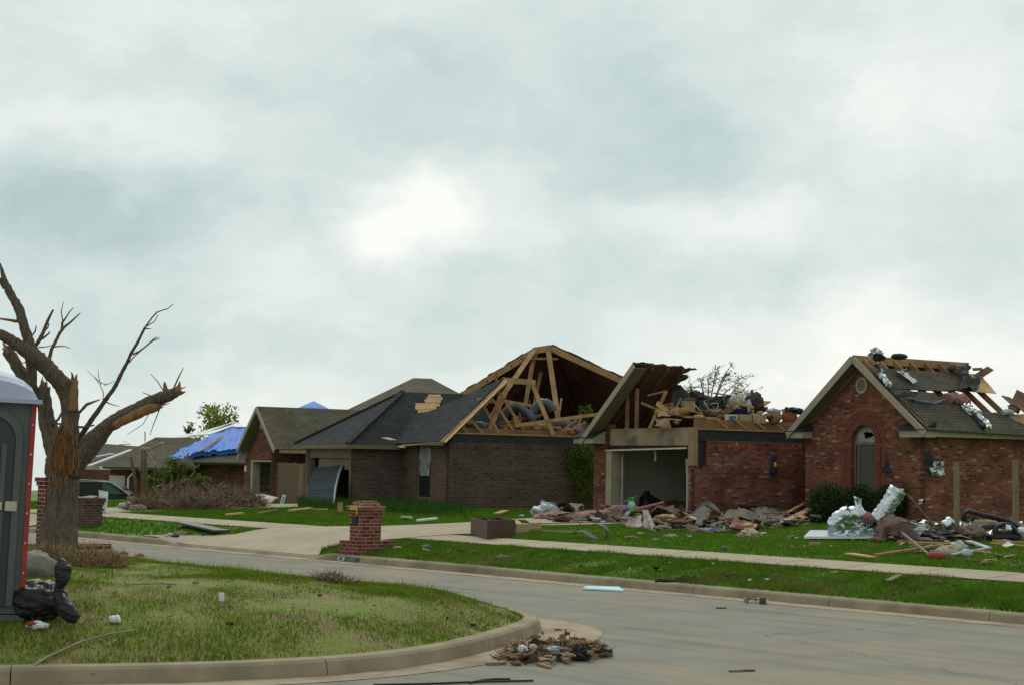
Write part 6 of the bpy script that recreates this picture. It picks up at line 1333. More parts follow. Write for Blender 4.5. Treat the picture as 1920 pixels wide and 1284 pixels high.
# ------------------------------------------------------------------ wreckage in front of the open garage
def rubble(name, label, poly_px, n, hmax, mats, size, seed, cx=None):
    R_ = random.Random(seed); m = MB(); W_ = [G(x, y) for x, y in poly_px]; P2 = np.array([(p.x, p.y) for p in W_]); lo, hi = P2.min(0), P2.max(0); k = 0; tries = 0
    while k < n and tries < n*20:
        tries += 1; x = R_.uniform(lo[0], hi[0]); y = R_.uniform(lo[1], hi[1])
        if not in_poly(np.array([[x, y]]), P2)[0]: continue
        k += 1; z = gz(x, y)+R_.random()**2*hmax*(.6+.8*abs(NZ.noise(V((x*.8, y*.8, seed))))); m.mi = R_.randrange(len(mats)); s = size*R_.uniform(.35, 1.2)
        t = R_.random()
        if t < .45: m.cbox((x, y, z+.03), s*R_.uniform(1.2, 3.2), s*.28, .03+s*.10, R_.uniform(0, 3.14), (R_.gauss(0, .22), R_.gauss(0, .22)))
        elif t < .75:
            a = R_.uniform(0, 6.28); d = V((math.cos(a), math.sin(a), R_.gauss(0, .25)))*s; e = V((-math.sin(a), math.cos(a), R_.gauss(0, .35)))*s*R_.uniform(.4, .9); c = V((x, y, z+.05)); m.sheet([c-d-e, c+d-e*.8, c+d*.8+e, c-d+e], 3, 3, s*.18, 4/s*.3, k, .008)
        else: m.blob((x, y, z+.03), (s*.8, s*.6, s*.28), .5, 2.5, k, 8, 6)
    o = m.build(name, [M[q] for q in mats], uv=False); return tag(o, label, 'rubble', kind='stuff')
rubble('rubble', 'spread of shingle scraps, splintered wood and pink insulation before the open garage', [(1000, 975), (1040, 955), (1110, 962), (1290, 950), (1420, 948), (1520, 945), (1530, 985), (1400, 1000), (1250, 1000), (1180, 985), (1100, 985)], 1050, .30, ['greyfelt', 'felt', 'rustm', 'lumber_d', 'pink', 'greyfelt', 'pinkgrey', 'oldwood', 'sheath', 'lumber', 'slate'], .26, 3)
rubble('rubble', 'broken boards and scraps strewn over the lawn before the gabled brick house', [(1690, 985), (1920, 985), (1960, 1040), (1900, 1070), (1780, 1058), (1680, 1030)], 150, .06, ['lumber_d', 'plywood', 'oldwood', 'whitefoil', 'rustm', 'felt', 'pinkgrey'], .15, 5)
rubble('rubble', 'tangle of dark scraps, boards and torn sheet along the foot of the gabled house wall', [(1640, 1018), (1660, 985), (1760, 978), (1920, 978), (1960, 1010), (1840, 1014), (1740, 1022)], 330, .26, ['rustm', 'felt', 'lumber_d', 'oldwood', 'rustm', 'pinkgrey', 'greyfelt', 'foil', 'sheath'], .20, 25)
rubble('rubble', 'sparse scraps on the lawn between the sidewalk and the debris heap', [(1180, 1000), (1500, 1000), (1640, 1030), (1500, 1040), (1250, 1030)], 22, .03, ['pinkgrey', 'plywood', 'whitefoil', 'brickpiece'], .09, 7)
rubble('rubble', 'litter and splinters scattered across the verge grass by the far kerb', [(760, 1020), (1200, 1050), (1700, 1085), (1900, 1110), (1880, 1130), (1300, 1085), (800, 1035)], 26, .02, ['oldwood', 'plywood', 'dirt', 'whitefoil'], .07, 8)
def gblob(name, label, cat, px, py, r, mat, amp=.3, seed=1, freq=2.2, up=0.0, group=None, smooth=True):
    g = G(px, py); m = MB(); m.blob(g+V((0, 0, up+r[2]*.35)), r, amp, freq, seed, 26, 18, g.z-.02); return tag(m.build(name, M[mat], smooth=smooth), label, cat, group)
gblob('plastic_bag', 'crumpled pale grey plastic sheet heaped against the dark brick wall', 'plastic sheet', 1022, 968, (.42, .3, .30), 'whitefoil', .4, 3, 2.0)
gsheet('plastic_sheet', 'pointed grey plastic sheet rising behind the pale plastic heap', 'plastic sheet', [(1010, 966), (1050, 966), (1042, 962), (1016, 962)], [.05, .05, .32, .52], 'duct', 7, 7, .12, 3, 4)
gblob('insulation_roll', 'long flattened pink insulation batt left of the rubble', 'insulation', 1048, 974, (.75, .35, .16), 'pink', .3, 5)
gblob('insulation_roll', 'pink insulation batt lying in front of the garage left pier', 'insulation', 1120, 974, (.85, .4, .2), 'pink', .3, 8)
gblob('insulation_roll', 'brownish pink insulation heap inside the garage mouth left jamb', 'insulation', 1165, 968, (.6, .4, .26), 'pinkgrey', .35, 9)
gblob('black_bag', 'large black garbage bag heap inside the open garage', 'garbage bag', 1240, 956, (.62, .45, .60), 'blackbag', .25, 11, 1.8, up=.12)
gblob('black_bag', 'smaller black bag left of the large black heap in the garage', 'garbage bag', 1213, 960, (.24, .3, .5), 'blackbag', .3, 12, 1.8)
gblob('black_bag', 'low black bag at the right jamb of the open garage', 'garbage bag', 1280, 956, (.3, .3, .35), 'blackbag', .3, 13, 1.8)
gsheet('crumpled_cardboard', 'crumpled brown cardboard sheet before the black bags', 'cardboard', [(1224, 968), (1290, 966), (1278, 958), (1256, 957)], [.05, .12, .42, .52], 'cardd', 9, 7, .16, 2.4, 14)
gsheet('crumpled_cardboard', 'bent cardboard strip arching over pink insulation at the left jamb', 'cardboard', [(1142, 962), (1172, 966), (1172, 960), (1146, 958)], [.1, .1, .28, .32], 'card', 7, 4, .1, 3, 15)
for lab, pts, sg, sd in (('pointed heap of grey roofing felt against the red brick side wall', [(1290, 982), (1366, 984), (1352, 966), (1296, 964)], .44, 16), ('low wide heap of grey roofing felt in the middle of the debris', [(1330, 990), (1440, 988), (1424, 968), (1346, 968)], .28, 17), ('grey roofing felt heap below the blue bucket', [(1390, 984), (1486, 984), (1470, 962), (1396, 962)], .30, 18)):
    gsheet('felt_heap', lab, 'roofing felt', pts, [.04, .04, .05, .05], 'greyfelt', 22, 16, .13, 2.6, sd, .015, sg)
gsheet('felt_sheet', 'dark grey roofing sheet sloping up to the hedge', 'roofing felt', [(1440, 985), (1505, 975), (1512, 955), (1460, 962)], [.05, .1, .42, .35], 'greyfelt', 10, 7, .12, 2, 19)
for i, (pts, hs, mt, lab) in enumerate((([(1183, 992), (1205, 992), (1201, 985), (1190, 985)], [.02, .05, .3, .2], 'rustm', 'bent brown metal scrap at the left front edge of the debris heap'), ([(1204, 992), (1232, 1000), (1216, 984), (1206, 984)], [.02, .02, .42, .40], 'rustm', 'pale folded metal scrap standing at the front edge of the debris heap'),
                                        ([(1170, 988), (1190, 992), (1190, 984), (1175, 982)], [.05, .05, .18, .14], 'pinkgrey', 'dull pink shingle scrap at the left front of the debris heap'), ([(1238, 992), (1262, 990), (1264, 984), (1244, 984)], [.05, .1, .25, .22], 'felt', 'dark folded scrap in the front of the debris heap'),
                                        ([(1300, 998), (1322, 998), (1316, 988), (1306, 988)], [.02, .02, .26, .26], 'felt', 'dark pointed shingle scrap at the front right of the debris heap'), ([(1370, 994), (1398, 992), (1390, 984), (1374, 984)], [.05, .08, .26, .22], 'sheath', 'brown board scrap at the front right of the debris heap'),
                                        ([(1211, 958), (1222, 962), (1222, 954), (1214, 952)], [.1, .1, .36, .36], 'white', 'white torn panel scrap beside the black bag'), ([(1398, 966), (1432, 962), (1430, 955), (1400, 957)], [.2, .3, .36, .26], 'red', 'red plastic sheet scrap lying on the right of the debris'))):
    gsheet('bent_scrap', lab, 'scrap', pts, hs, mt, 6, 5, .08, 4, 30+i)
gblob('blue_cloth', 'bright blue cloth at the front edge of the debris heap', 'cloth', 1330, 999, (.34, .18, .09), 'blue', .5, 23)
gblob('blue_cloth', 'second small blue cloth right of the bright blue cloth', 'cloth', 1351, 997, (.18, .12, .07), 'blue', .5, 24)
gblob('white_cloth', 'crumpled white cloth heap on the lawn right of the debris', 'cloth', 1406, 1007, (.26, .2, .13), 'cloth', .6, 25, 3)
gblob('paper_scrap', 'crumpled pale paper on the lawn below the debris heap', 'paper', 1257, 1008, (.17, .12, .06), 'cloth', .6, 26, 3); gblob('paper_scrap', 'faint brown paper on the lawn right of the metal hoop', 'paper', 1183, 1010, (.16, .12, .05), 'pinkgrey', .6, 27, 3)
for x, r, lab in ((1353, .09, 'left of the two small white pots on the grey felt'), (1364, .11, 'right of the two small white pots on the grey felt')):
    g = G(x, 968, .33); m = MB(); m.tube([g, g+V((.03, -.1, .03)), g+V((.05, -.16, .06))], [r*.8, r, r*1.05], 12); tag(m.build('white_pot', M['white'], smooth=True), lab, 'pot')
# bright toy
def toy():
    g = G(1183, 976); Y = g.y-.1; T = thing('crumpled_toy', g, 'bright green, white and purple plastic toy standing crumpled in the rubble', 'toy')
    m = MB(); m.sheet([A(1174, 940, Y), A(1190, 938, Y), A(1190, 931, Y), A(1178, 932, Y)], 5, 4, .07, 6, 3, .05); m.build('green_top', M['green'], T, smooth=True)
    m = MB(); m.blob(A(1184, 947, Y), (.11, .1, .13), .3, 3, 4); m.blob(A(1180, 968, Y-.05), (.15, .1, .18), .4, 3, 6); m.build('white_body', M['whitefoil'], T, smooth=True)
    m = MB(); m.sheet([A(1180, 960, Y-.08), A(1189, 960, Y-.08), A(1188, 949, Y-.1), A(1181, 949, Y-.1)], 3, 4, .03, 5, 7, .05); m.build('green_panel', M['green'], T, smooth=True)
    m = MB(); m.bar(A(1188, 932, Y), A(1196, 930, Y), .06, .03); m.bar(A(1169, 940, Y), A(1174, 938, Y), .06, .03); m.blob(A(1173, 954, Y-.06), (.1, .07, .06), .3, 3, 8); m.blob(A(1187, 971, Y-.1), (.09, .06, .08), .4, 3, 9); m.build('purple_piece', M['purple'], T)
    m = MB(); m.blob(A(1171, 965, Y), (.06, .05, .06), .3, 3, 3); m.build('red_piece', M['red'], T)
    m = MB(); m.tube([A(1177, 936, Y), A(1176, 930, Y)], [.03, .01], 6); m.tube([A(1182, 935, Y), A(1183, 930, Y)], [.03, .01], 6); m.build('black_spike', M['black'], T)
toy()
# items on the red brick side wall
f = F3
q, z = f.side(1432, 948); g = f(.35, q, .78); m = MB(); m.tube([g, g+V((0, 0, .32))], [.15, .19], 14); tag(m.build('blue_bucket', M['navy'], smooth=True), 'dark blue bucket against the red brick side wall', 'bucket')
q, z = f.side(1447, 872); T = thing('hanging_cloth', f(.05, q, z), 'dark and yellow cloth hanging on the red brick side wall', 'cloth'); m = MB(); m.sheet([f(.06, q-.14, z-.28), f(.10, q+.16, z-.25), f(.06, q+.12, z+.3), f(.06, q-.05, z+.32)], 5, 8, .06, 4, 3); m.build('dark_part', M['navy'], T, smooth=True)
m = MB(); m.blob(f(.13, q+.03, z+.02), (.05, .05, .09), .5, 3, 4); m.build('yellow_part', M['yellow'], T, smooth=True)
q, z = f.side(1412, 948); m = MB(); m.box(f(.012, q-.5, .82), f.d*.05, f.e*1.1, V((0, 0, .26))); tag(m.build('foundation_vent', M['black']), 'dark vent low on the red brick side wall above the rubble', 'vent')
GB = 'boards in the heap before the open garage'
for lab, a, b, w, h, mt, lf in (('long tan board leaning on the hedge end of the debris heap', (1455, 988), (1530, 975), .22, .04, 'lumber', (.05, .42)), ('second tan board beside the long one leaning at the hedge', (1450, 982), (1513, 970), .10, .04, 'lumber', (.1, .5)), ('tan board crossing the debris heap below the red sheet', (1392, 965), (1447, 980), .12, .05, 'lumber', (.32, .22)),
                                ('broken lumber length standing out of the debris right of the felt', (1408, 998), (1425, 976), .14, .04, 'plywood', (.02, .18)), ('tan lath along the front edge of the driveway rubble', (1000, 985), (1180, 983), .05, .025, 'lumber_d', (.06, .08)), ('yellow board end lying under the toy', (1148, 974), (1176, 979), .10, .05, 'lumber', (.12, .10)),
                                ('tan board on the brown pile right of the bent metal', (1232, 986), (1262, 978), .10, .05, 'lumber', (.14, .2)), ('short tan board among the grey felt scraps', (1294, 982), (1310, 985), .12, .04, 'plywood', (.2, .14)), ('thin tan lath lying on the lawn in front of the heap', (1240, 999), (1300, 996), .05, .03, 'oldwood', (.06, .08)),
                                ('short board upright behind the pink insulation', (1078, 972), (1080, 958), .12, .04, 'lumber', (.1, .12)), ('dark lath on the far right of the heap by the hedge', (1470, 975), (1512, 968), .06, .04, 'oldwood', (.2, .5))):
    plank(lab, a, b, w, h, None, mt, GB, lf)
# wreckage heaped on the open garage house
YT = 54.6
carton('cardboard box standing on the wreck of the garage roof', 1290, 772, .36, .4, .36, .15, 'card', YT)
GT = 'boards heaped on the open garage house'
for lab, a, b, w, h, Y, mt in (('thick stud leaning against the surviving roof slope', (1218, 803), (1249, 733), .11, .05, (53.9, 54.6), 'lumber_d'), ('short stud nailed across the top of the leaning stud', (1214, 741), (1250, 732), .10, .05, (54.2, 54.2), 'lumber_d'), ('pale stick rising left of the cardboard box', (1265, 767), (1277, 746), .06, .04, YT-.3, 'lumber'), ('pale lath pointing right towards the cardboard box', (1233, 761), (1262, 755), .05, .03, YT-.5, 'lumber'),
                               ('small lath below the pale lath on the crumpled cardboard', (1248, 759), (1266, 768), .06, .03, YT-.4, 'lumber'), ('topmost dark plank jutting over the wreck heap', (1338, 736), (1382, 743), .28, .03, YT+.6, 'oldwood'), ('second plank jutting just below the topmost plank', (1329, 746), (1372, 748), .2, .03, YT+.6, 'oldwood'), ('brown beam slanting across the wreck under the tube frame', (1334, 781), (1377, 765), .08, .16, YT-.2, 'lumber_d'),
                               ('long tan board lying along the top edge of the brick side wall', (1280, 781), (1345, 783), .10, .05, YT-.5, 'lumber'), ('white board slanting at the right end over the tar paper', (1432, 806), (1468, 796), .10, .08, YT, 'cream'), ('thin tan lath over the brown rim boards', (1247, 784), (1278, 786.5), .05, .03, 53.2, 'plywood'), ('tan board behind the tube frame', (1345, 765), (1378, 752), .06, .04, YT+.5, 'lumber_d'),
                               ('dark plank low behind the tube frame', (1325, 758), (1372, 754), .18, .03, YT+.8, 'sheath'), ('dark brown plank behind the pale cloth', (1340, 772), (1372, 760), .18, .04, YT+.6, 'sheath'), ('tan board crossing below the cardboard box', (1258, 776), (1300, 781), .10, .04, YT-.2, 'lumber'), ('thin stick on the dark felt mound', (1294, 768), (1318, 776), .04, .03, YT-.4, 'plywood')):
    plank(lab, a, b, w, h, Y, mt, GT)
m = MB(); m.poly([A(1406, 750, YT+.2), A(1446, 751.5, YT+.4), A(1434, 760, YT-.3), A(1424, 759, YT-.3), A(1408, 756, YT)], (0, -.5, 1), .025); tag(m.build('plywood_piece', M['lumber_d']), 'jagged plywood piece jutting right from the cloth heap', 'plywood')
def fb(name, label, cat, x, y, r, mat, amp=.4, seed=1, Y=YT, freq=2.5): m = MB(); m.blob(A(x, y, Y), r, min(.6, amp*(1.5 if mat in ('foil', 'felt') else 1.1)) if mat != 'whitefoil' else min(.42, amp), freq*(1.3 if mat != 'whitefoil' else 1), seed, 20, 14); return tag(m.build(name, M[mat], smooth=mat not in ('foil', 'felt', 'whitefoil')), label, cat)
fb('felt_mound', 'dark roofing felt mound behind the cardboard box', 'roofing felt', 1306, 756, (.38, .4, .36), 'felt', .35, 3, YT+.5); fb('felt_mound', 'dark roofing felt mound left of the pale cloth', 'roofing felt', 1345, 764, (.5, .4, .34), 'felt', .5, 4, YT+.6); fb('felt_mound', 'brown wreck heap below the tube frame', 'rubble', 1330, 778, (.5, .4, .2), 'sheath', .5, 5, YT); fb('felt_mound', 'dark heap under the navy cloth', 'rubble', 1395, 778, (.6, .4, .22), 'felt', .5, 6, YT+.2)
quadsheet('roof_scrap', 'dark fallen roof section sloping behind the cardboard box', 'roof section', [(1256, 772), (1312, 760), (1276, 722), (1258, 730)], [YT+.7, YT+.9, YT+1.6, YT+1.4], 'felt', 8, 6, .1, 1.5, 7, .05)
fb('pale_cloth', 'pale beige cloth draped on the wreck heap', 'cloth', 1384, 757, (.30, .25, .24), 'cloth', .55, 8, YT-.2, 3); fb('pale_cloth', 'small white cloth left of the beige cloth', 'cloth', 1375, 749, (.14, .15, .08), 'whitefoil', .5, 9, YT-.2); fb('navy_cloth', 'navy blue cloth below the beige cloth', 'cloth', 1393, 768, (.22, .2, .2), 'navy', .4, 10, YT-.3); fb('white_rag', 'white rag hanging between the beige and purple cloths', 'cloth', 1404, 761, (.08, .1, .2), 'whitefoil', .4, 11, YT-.4)
fb('purple_bedding', 'dull purple bedding heap at the top of the wreck', 'bedding', 1414, 752, (.28, .3, .30), 'plum', .45, 12, YT, 3); fb('purple_bedding', 'dark lower part of the bedding heap at the plywood piece', 'bedding', 1421, 765, (.2, .2, .16), 'navy', .45, 13, YT-.1, 3); fb('white_rag', 'white rag on top of the purple bedding', 'cloth', 1403, 739, (.08, .1, .07), 'whitefoil', .5, 14, YT-.1)
fb('yellow_cloth', 'small yellow cloth by the cartons', 'cloth', 1425, 773, (.10, .1, .05), 'yellow', .5, 15, YT-.4); fb('yellow_cloth', 'second yellow cloth scrap right of the first', 'cloth', 1411, 770, (.06, .1, .04), 'yellow', .5, 16, YT-.4)
m = MB()
for pts in (((1320, 751), (1324, 760), (1331, 768), (1343, 771), (1351, 766)), ((1333, 756), (1347, 755), (1346, 763), (1340, 771)), ((1301, 757), (1309, 765), (1318, 776))):
    m.tube([A(x, y, YT-.6) for x, y in pts], .016, 6)
tag(m.build('tube_frame', M['steel'], smooth=True), 'bent pale metal chair frame on the wreck heap', 'chair frame')
quadsheet('crumpled_cardboard', 'large crumpled cardboard under the pale laths', 'cardboard', [(1234, 782), (1278, 782), (1272, 760), (1240, 760)], [53.9, 53.9, 54.6, 54.6], 'card', 10, 8, .25, 2, 17); quadsheet('crumpled_cardboard', 'torn cardboard sheet left of the rim boards', 'cardboard', [(1226, 800), (1256, 803), (1258, 782), (1230, 782)], [53.3, 53.3, 53.9, 53.9], 'cardd', 8, 6, .2, 2.5, 18)
for x, w, mt, lab in ((1370, .40, 'cream', 'cream carton with a blue patch on the wreck heap'), (1396, .40, 'card', 'middle cream carton in the row on the wreck heap'), (1422, .42, 'card', 'right carton in the row, with white papers on top')):
    T = carton(lab, x, 793, w, .35, .28, .05, mt, YT-.5, flaps=False)
    if x == 1370: m = MB(); c = A(1374, 783.5, YT-.5-.19); m.cbox(c, .22, .012, .15, .05); m.build('blue_patch', M['blue'], T)
    if x == 1422: m = MB(); m.cbox(A(1420, 776, YT-.5), .4, .3, .03, .1, (.05, .1)); m.build('papers', M['cream'], T)
fb('bagged_carton', 'brown carton wrapped in clear plastic at the right end of the wreck', 'carton', 1452, 780, (.22, .2, .24), 'cardd', .2, 20, YT-.3); fb('clear_plastic', 'pale clear plastic over the brown carton', 'plastic', 1448, 770, (.18, .15, .08), 'whitefoil', .4, 21, YT-.3)
fb('brick_stub', 'broken red brick chimney stub between the two right houses', 'chimney', 1480, 783, (.26, .25, .32), 'brickpiece', .25, 22, 55.5); fb('felt_scrap', 'black roofing felt on top of the brick chimney stub', 'roofing felt', 1485, 769, (.3, .25, .10), 'felt', .5, 23, 55.5); fb('felt_scrap', 'dark felt scrap beside the gable return', 'roofing felt', 1498, 771, (.14, .2, .09), 'felt', .5, 24, 55.4)
plank('dark shingle strip sticking up left of the chimney stub', (1455, 770), (1468, 767), .12, .03, 55, 'felt'); plank('white strip under the dark shingle strip', (1459, 773), (1471, 769), .08, .02, 55, 'white')
rb = random.Random(12)
for k in range(14): fb('small_scrap', 'small wood or cardboard scrap lodged in the wreck heap', 'scrap', rb.uniform(1235, 1440), rb.uniform(770, 792), (rb.uniform(.08, .2), .1, rb.uniform(.04, .1)), rb.choice(['plywood', 'cardd', 'lumber', 'pinkgrey', 'sheath', 'oldwood']), .5, 40+k, YT-.5)['group'] = 'small scraps lodged in the wreck heap'

# ------------------------------------------------------------------ gabled brick house: hedge, roof scraps, wreckage on the lawn
for i, (x, r, h, lab) in enumerate(((1558, .62, 1.12, 'dark green hedge shrub left of the arched window'), (1618, .62, 1.08, 'dark hedge shrub under the arched window behind the foil heap'), (1675, .5, 1.05, 'dark hedge shrub behind the standing foil duct'), (1712, .42, 1.12, 'hedge shrub with bright yellow green tips at the house corner'))):
    g = G(x, 984); g = V((g.x, g.y+.6, gz(g.x, g.y+.6))); T = thing('hedge_shrub', g, lab, 'shrub', 'shrubs along the front wall'); m = MB()
    for k in range(6): a = k*1.05; m.tube([g, g+V((math.cos(a)*r*.3, math.sin(a)*r*.3, h*.5)), g+V((math.cos(a)*r*.7, math.sin(a)*r*.6, h*.9))], [.025, .015, .006], 5)
    m.build('stems', M['twig'], T); m = MB(); leaves(m, g+V((0, 0, h*.52)), (r, r*.85, h*.56), 3600, .042, 80+i, .55); leaves(m, g+V((0, 0, h*.5)), (r*.8, r*.7, h*.5), 900, .05, 90+i); m.build('foliage', M['hedge'], T, uv=False)
    if i == 3: m = MB(); leaves(m, g+V((.02, -.2, h*.85)), (r*.6, r*.4, h*.25), 500, .04, 99); m.build('new_leaves', M['vine'], T, uv=False)
def foilscrap(label, pts, Yd, mat='foil', nu=8, nv=6, amp=.12, seed=1, name='foil_scrap'):
    o = quadsheet(name, label, 'foil scrap', pts, Yd, mat, int(nu*1.5), int(nv*1.5), amp*1.3, 3.6, seed, .012); o.data.polygons.foreach_set('use_smooth', [False]*len(o.data.polygons)); return o
# on the roof (on its plane)
def onroof(x, y, l=.06): return onpl(x, y, P4[0]+P4[1]*l, P4[1])
def roofscrap(label, pts, mat, seed, amp=.09, nu=8, nv=5, name='foil_scrap', cat='foil scrap', l=.12):
    m = MB(); m.sheet([onroof(x, y, l) for x, y in pts], nu, nv, amp, 4, seed, .012); return tag(m.build(name, M[mat], smooth=True), label, cat)
def chain(name, label, cat, pts, r, mat, seed, amp=.4):      # a lumpy trail of crumpled foil lying on the roof
    m = MB(); D = []
    for i in range(len(pts)-1):
        for j in range(5): u = j/5; D.append((pts[i][0]*(1-u)+pts[i+1][0]*u, pts[i][1]*(1-u)+pts[i+1][1]*u))
    D.append(pts[-1]); m.tube([onroof(x, y, .10+.05*NZ.noise(V((x*.3, y*.3, seed)))) for x, y in D], [r*(.7+.9*abs(NZ.noise(V((x*.25, y*.25, seed))))+.15) for x, y in D], 9, True, amp, seed); return tag(m.build(name, M[mat], smooth=False), label, cat)
fb('foil_scrap', 'foil bunch perched on the roof ridge near the gable peak', 'foil scrap', 1642, 663, (.20, .16, .12), 'foil', .7, 31, 49.3, 3.2); fb('foil_scrap', 'small foil knot on top of the ridge foil bunch', 'foil scrap', 1641, 655, (.08, .08, .07), 'foil', .6, 32, 49.3); fb('felt_scrap', 'black felt under the ridge foil bunch', 'roofing felt', 1648, 670, (.18, .14, .09), 'felt', .5, 33, 49.2)
fb('ridge_cap', 'black cap sitting on the bare ridge', 'roof cap', 1686, 668, (.25, .16, .09), 'felt', .15, 34, 50.4)
chain('duct_strip', 'grey strip hanging from the ridge down to the barge board', 'strip', [(1640, 672), (1649, 684), (1655, 697), (1658, 708)], .035, 'duct', 3)
chain('foil_scrap', 'crumpled foil at the lower end of the grey strip', 'foil scrap', [(1650, 702), (1657, 708), (1662, 716), (1668, 724)], .09, 'foil', 4)
roofscrap('black and silver torn strip lying on the upper shingles', [(1680, 697), (1697, 694), (1719, 716), (1713, 718)], 'foil', 5); roofscrap('black felt fold at the top of the silver strip', [(1679, 694), (1700, 692), (1702, 702), (1684, 702)], 'felt', 6, name='felt_scrap', cat='roofing felt')
roofscrap('black torn felt along the gap at the rake', [(1682, 742), (1712, 738), (1722, 731), (1686, 736)], 'felt', 7, name='felt_scrap', cat='roofing felt'); roofscrap('black torn felt curling at the bare sheathing edge', [(1800, 728), (1832, 732), (1838, 712), (1806, 703)], 'felt', 8, .12, name='felt_scrap', cat='roofing felt')
roofscrap('black tangle of torn felt at the right end of the ridge', [(1775, 690), (1812, 702), (1822, 688), (1780, 680)], 'felt', 9, .14, name='felt_scrap', cat='roofing felt', l=.2)
chain('vent_hose', 'grey hose lying across the lower shingles to the pink insulation', 'hose', [(1703, 746), (1725, 752), (1750, 756), (1772, 750)], .04, 'duct', 10, .1)
chain('insulation_clump', 'pink insulation clump caught in the roof gap', 'insulation', [(1776, 747), (1788, 744), (1800, 750), (1815, 757)], .16, 'pink', 11, .4)
chain('foil_scrap', 'long crumpled foil trail hanging down over the lower shingles', 'foil scrap', [(1803, 760), (1815, 768), (1828, 774), (1836, 784), (1848, 792), (1853, 806)], .12, 'foil', 12, .6); chain('felt_scrap', 'black felt tangled with the long foil trail', 'roofing felt', [(1800, 752), (1818, 764), (1830, 782), (1846, 800)], .08, 'felt', 13, .6)
chain('plastic_scrap', 'white plastic scrap in the roof gap near the right edge', 'plastic', [(1880, 772), (1890, 771), (1898, 773)], .09, 'whitefoil', 14, .4)
for i, (a, b, w, lab) in enumerate((((1832, 706), (1857, 690), .22, 'thick broken board sticking up at the right end of the ridge'), ((1824, 692), (1842, 691), .12, 'short broken board beside the thick one on the ridge'), ((1886, 743), (1905, 760), .30, 'brown board fan piece at the right edge of the roof wreck, left one'), ((1900, 770), (1916, 735), .34, 'brown board fan piece standing tallest at the right edge'), ((1896, 766), (1925, 752), .30, 'brown board fan piece lying low at the right edge'), ((1905, 756), (1930, 776), .25, 'brown board fan piece furthest right at the edge'))):
    m = MB(); p_, q_ = onroof(*a, .10+.02*i), onroof(*b, .16+.05*i); m.bar(p_, q_, w, .03, P4[1]); tag(m.build('plank', M['sheath']), lab, 'plank', 'broken boards on the gabled house roof')
# hanging on the walls
f = F4
fq, fz = f.side(1750, 872); m = MB(); m.sheet([f(.10, fq-.12, fz-.30), f(.25, fq+.20, fz-.26), f(.15, fq+.30, fz+.14), f(.06, fq-.22, fz+.08)], 8, 7, .14, 4, 5); tag(m.build('foil_scrap', M['foil'], smooth=False), 'torn silver foil hanging on the brick wall near the corner', 'foil scrap')
m = MB(); m.sheet([f(.05, fq-.45, fz-.1), f(.12, fq-.12, fz-.05), f(.06, fq-.15, fz+.42), f(.05, fq-.35, fz+.40)], 6, 7, .12, 4, 6); tag(m.build('felt_scrap', M['felt']), 'black torn felt beside the hanging foil on the corner', 'roofing felt')
t0, z0 = f.front(1663, 878); m = MB(); m.sheet([f(t0-.16, -.06, z0-.10), f(t0+.22, -.08, z0-.08), f(t0+.12, -.05, z0+.05), f(t0-.18, -.05, z0+.02)], 6, 4, .06, 5, 7); tag(m.build('felt_scrap', M['navy']), 'dark scrap stuck on the gable wall right of the arched window', 'roofing felt'); m = MB(); m.sheet([f(t0-.10, -.06, z0+.1), f(t0+.10, -.08, z0+.1), f(t0+.08, -.05, z0+.26), f(t0-.06, -.05, z0+.24)], 4, 4, .05, 5, 8); tag(m.build('felt_scrap', M['felt']), 'small black scrap above the dark scrap on the gable wall', 'roofing felt')
m = MB(); m.tube([f(*((lambda a: (a[0], -.03, a[1]))(f.front(x, y)))) for x, y in ((1680, 790), (1679, 810), (1685, 826), (1694, 836), (1699, 850))], .012, 5); tag(m.build('hanging_wire', M['oldwood']), 'thin wire hanging down the gable wall', 'wire')
# white panel and foil heap
g = G(1575, 1014); Yb = g.y; T = thing('metal_panel', g, 'long white metal panel lying raised on the lawn before the hedge', 'metal panel')
m = MB(); q = [A(1507, 1005, Yb-.1), A(1640, 1005, Yb-.1), A(1642, 993, Yb+.5), A(1519, 993, Yb+.5)]; m.poly(q, pl_normal(q), .03); m.build('panel_top', M['panelm'], T); m = MB(); up = V((0, 0, .05)); m.quad(q[0]-up, q[1]-up, q[1], q[0]); m.build('panel_lip', M['white'], T)
m = MB(); m.cbox(A(1575, 1011, Yb+.25), 1.3, .4, .14, .1); m.build('shaded_support', M['felt'], T)  # support under the panel, coloured near-black to paint the shade there
for x, y in ((1598, 1013), (1552, 1012)): small('foil_scrap', 'small silver scrap under the raised white panel', 'foil scrap', x, y+1, (.08, .05, .05), 'foil', .6, x, .5, 'silver scraps under the white panel')
m = MB(); P_ = []
for x, y, r in ((1556, 985, .10), (1568, 972, .15), (1585, 964, .19), (1602, 964, .20), (1618, 970, .17), (1633, 980, .14), (1645, 986, .10)): P_.append((A(x, y, Yb+.25), r))
D = [];
for i in range(len(P_)-1): D += [(P_[i][0].lerp(P_[i+1][0], j/5), P_[i][1]*(1-j/5)+P_[i+1][1]*j/5) for j in range(5)]
m.tube([d[0] for d in D], [d[1] for d in D], 16, True, .22, 3, .03); tag(m.build('foil_duct', M['foil'], smooth=True), 'arched crumpled foil duct lying on the white panel', 'duct')
foilscrap('crumpled foil sheet hanging on the left of the arched foil duct', [(1556, 1000), (1585, 1000), (1588, 976), (1558, 976)], [Yb-.05, Yb-.05, Yb+.1, Yb+.1], 'foil', 10, 8, .16, 41); foilscrap('crumpled foil sheet between the arched duct and the panel right end', [(1590, 998), (1640, 996), (1644, 980), (1600, 984)], [Yb-.05, Yb, Yb+.2, Yb+.15], 'foil', 10, 7, .15, 42)
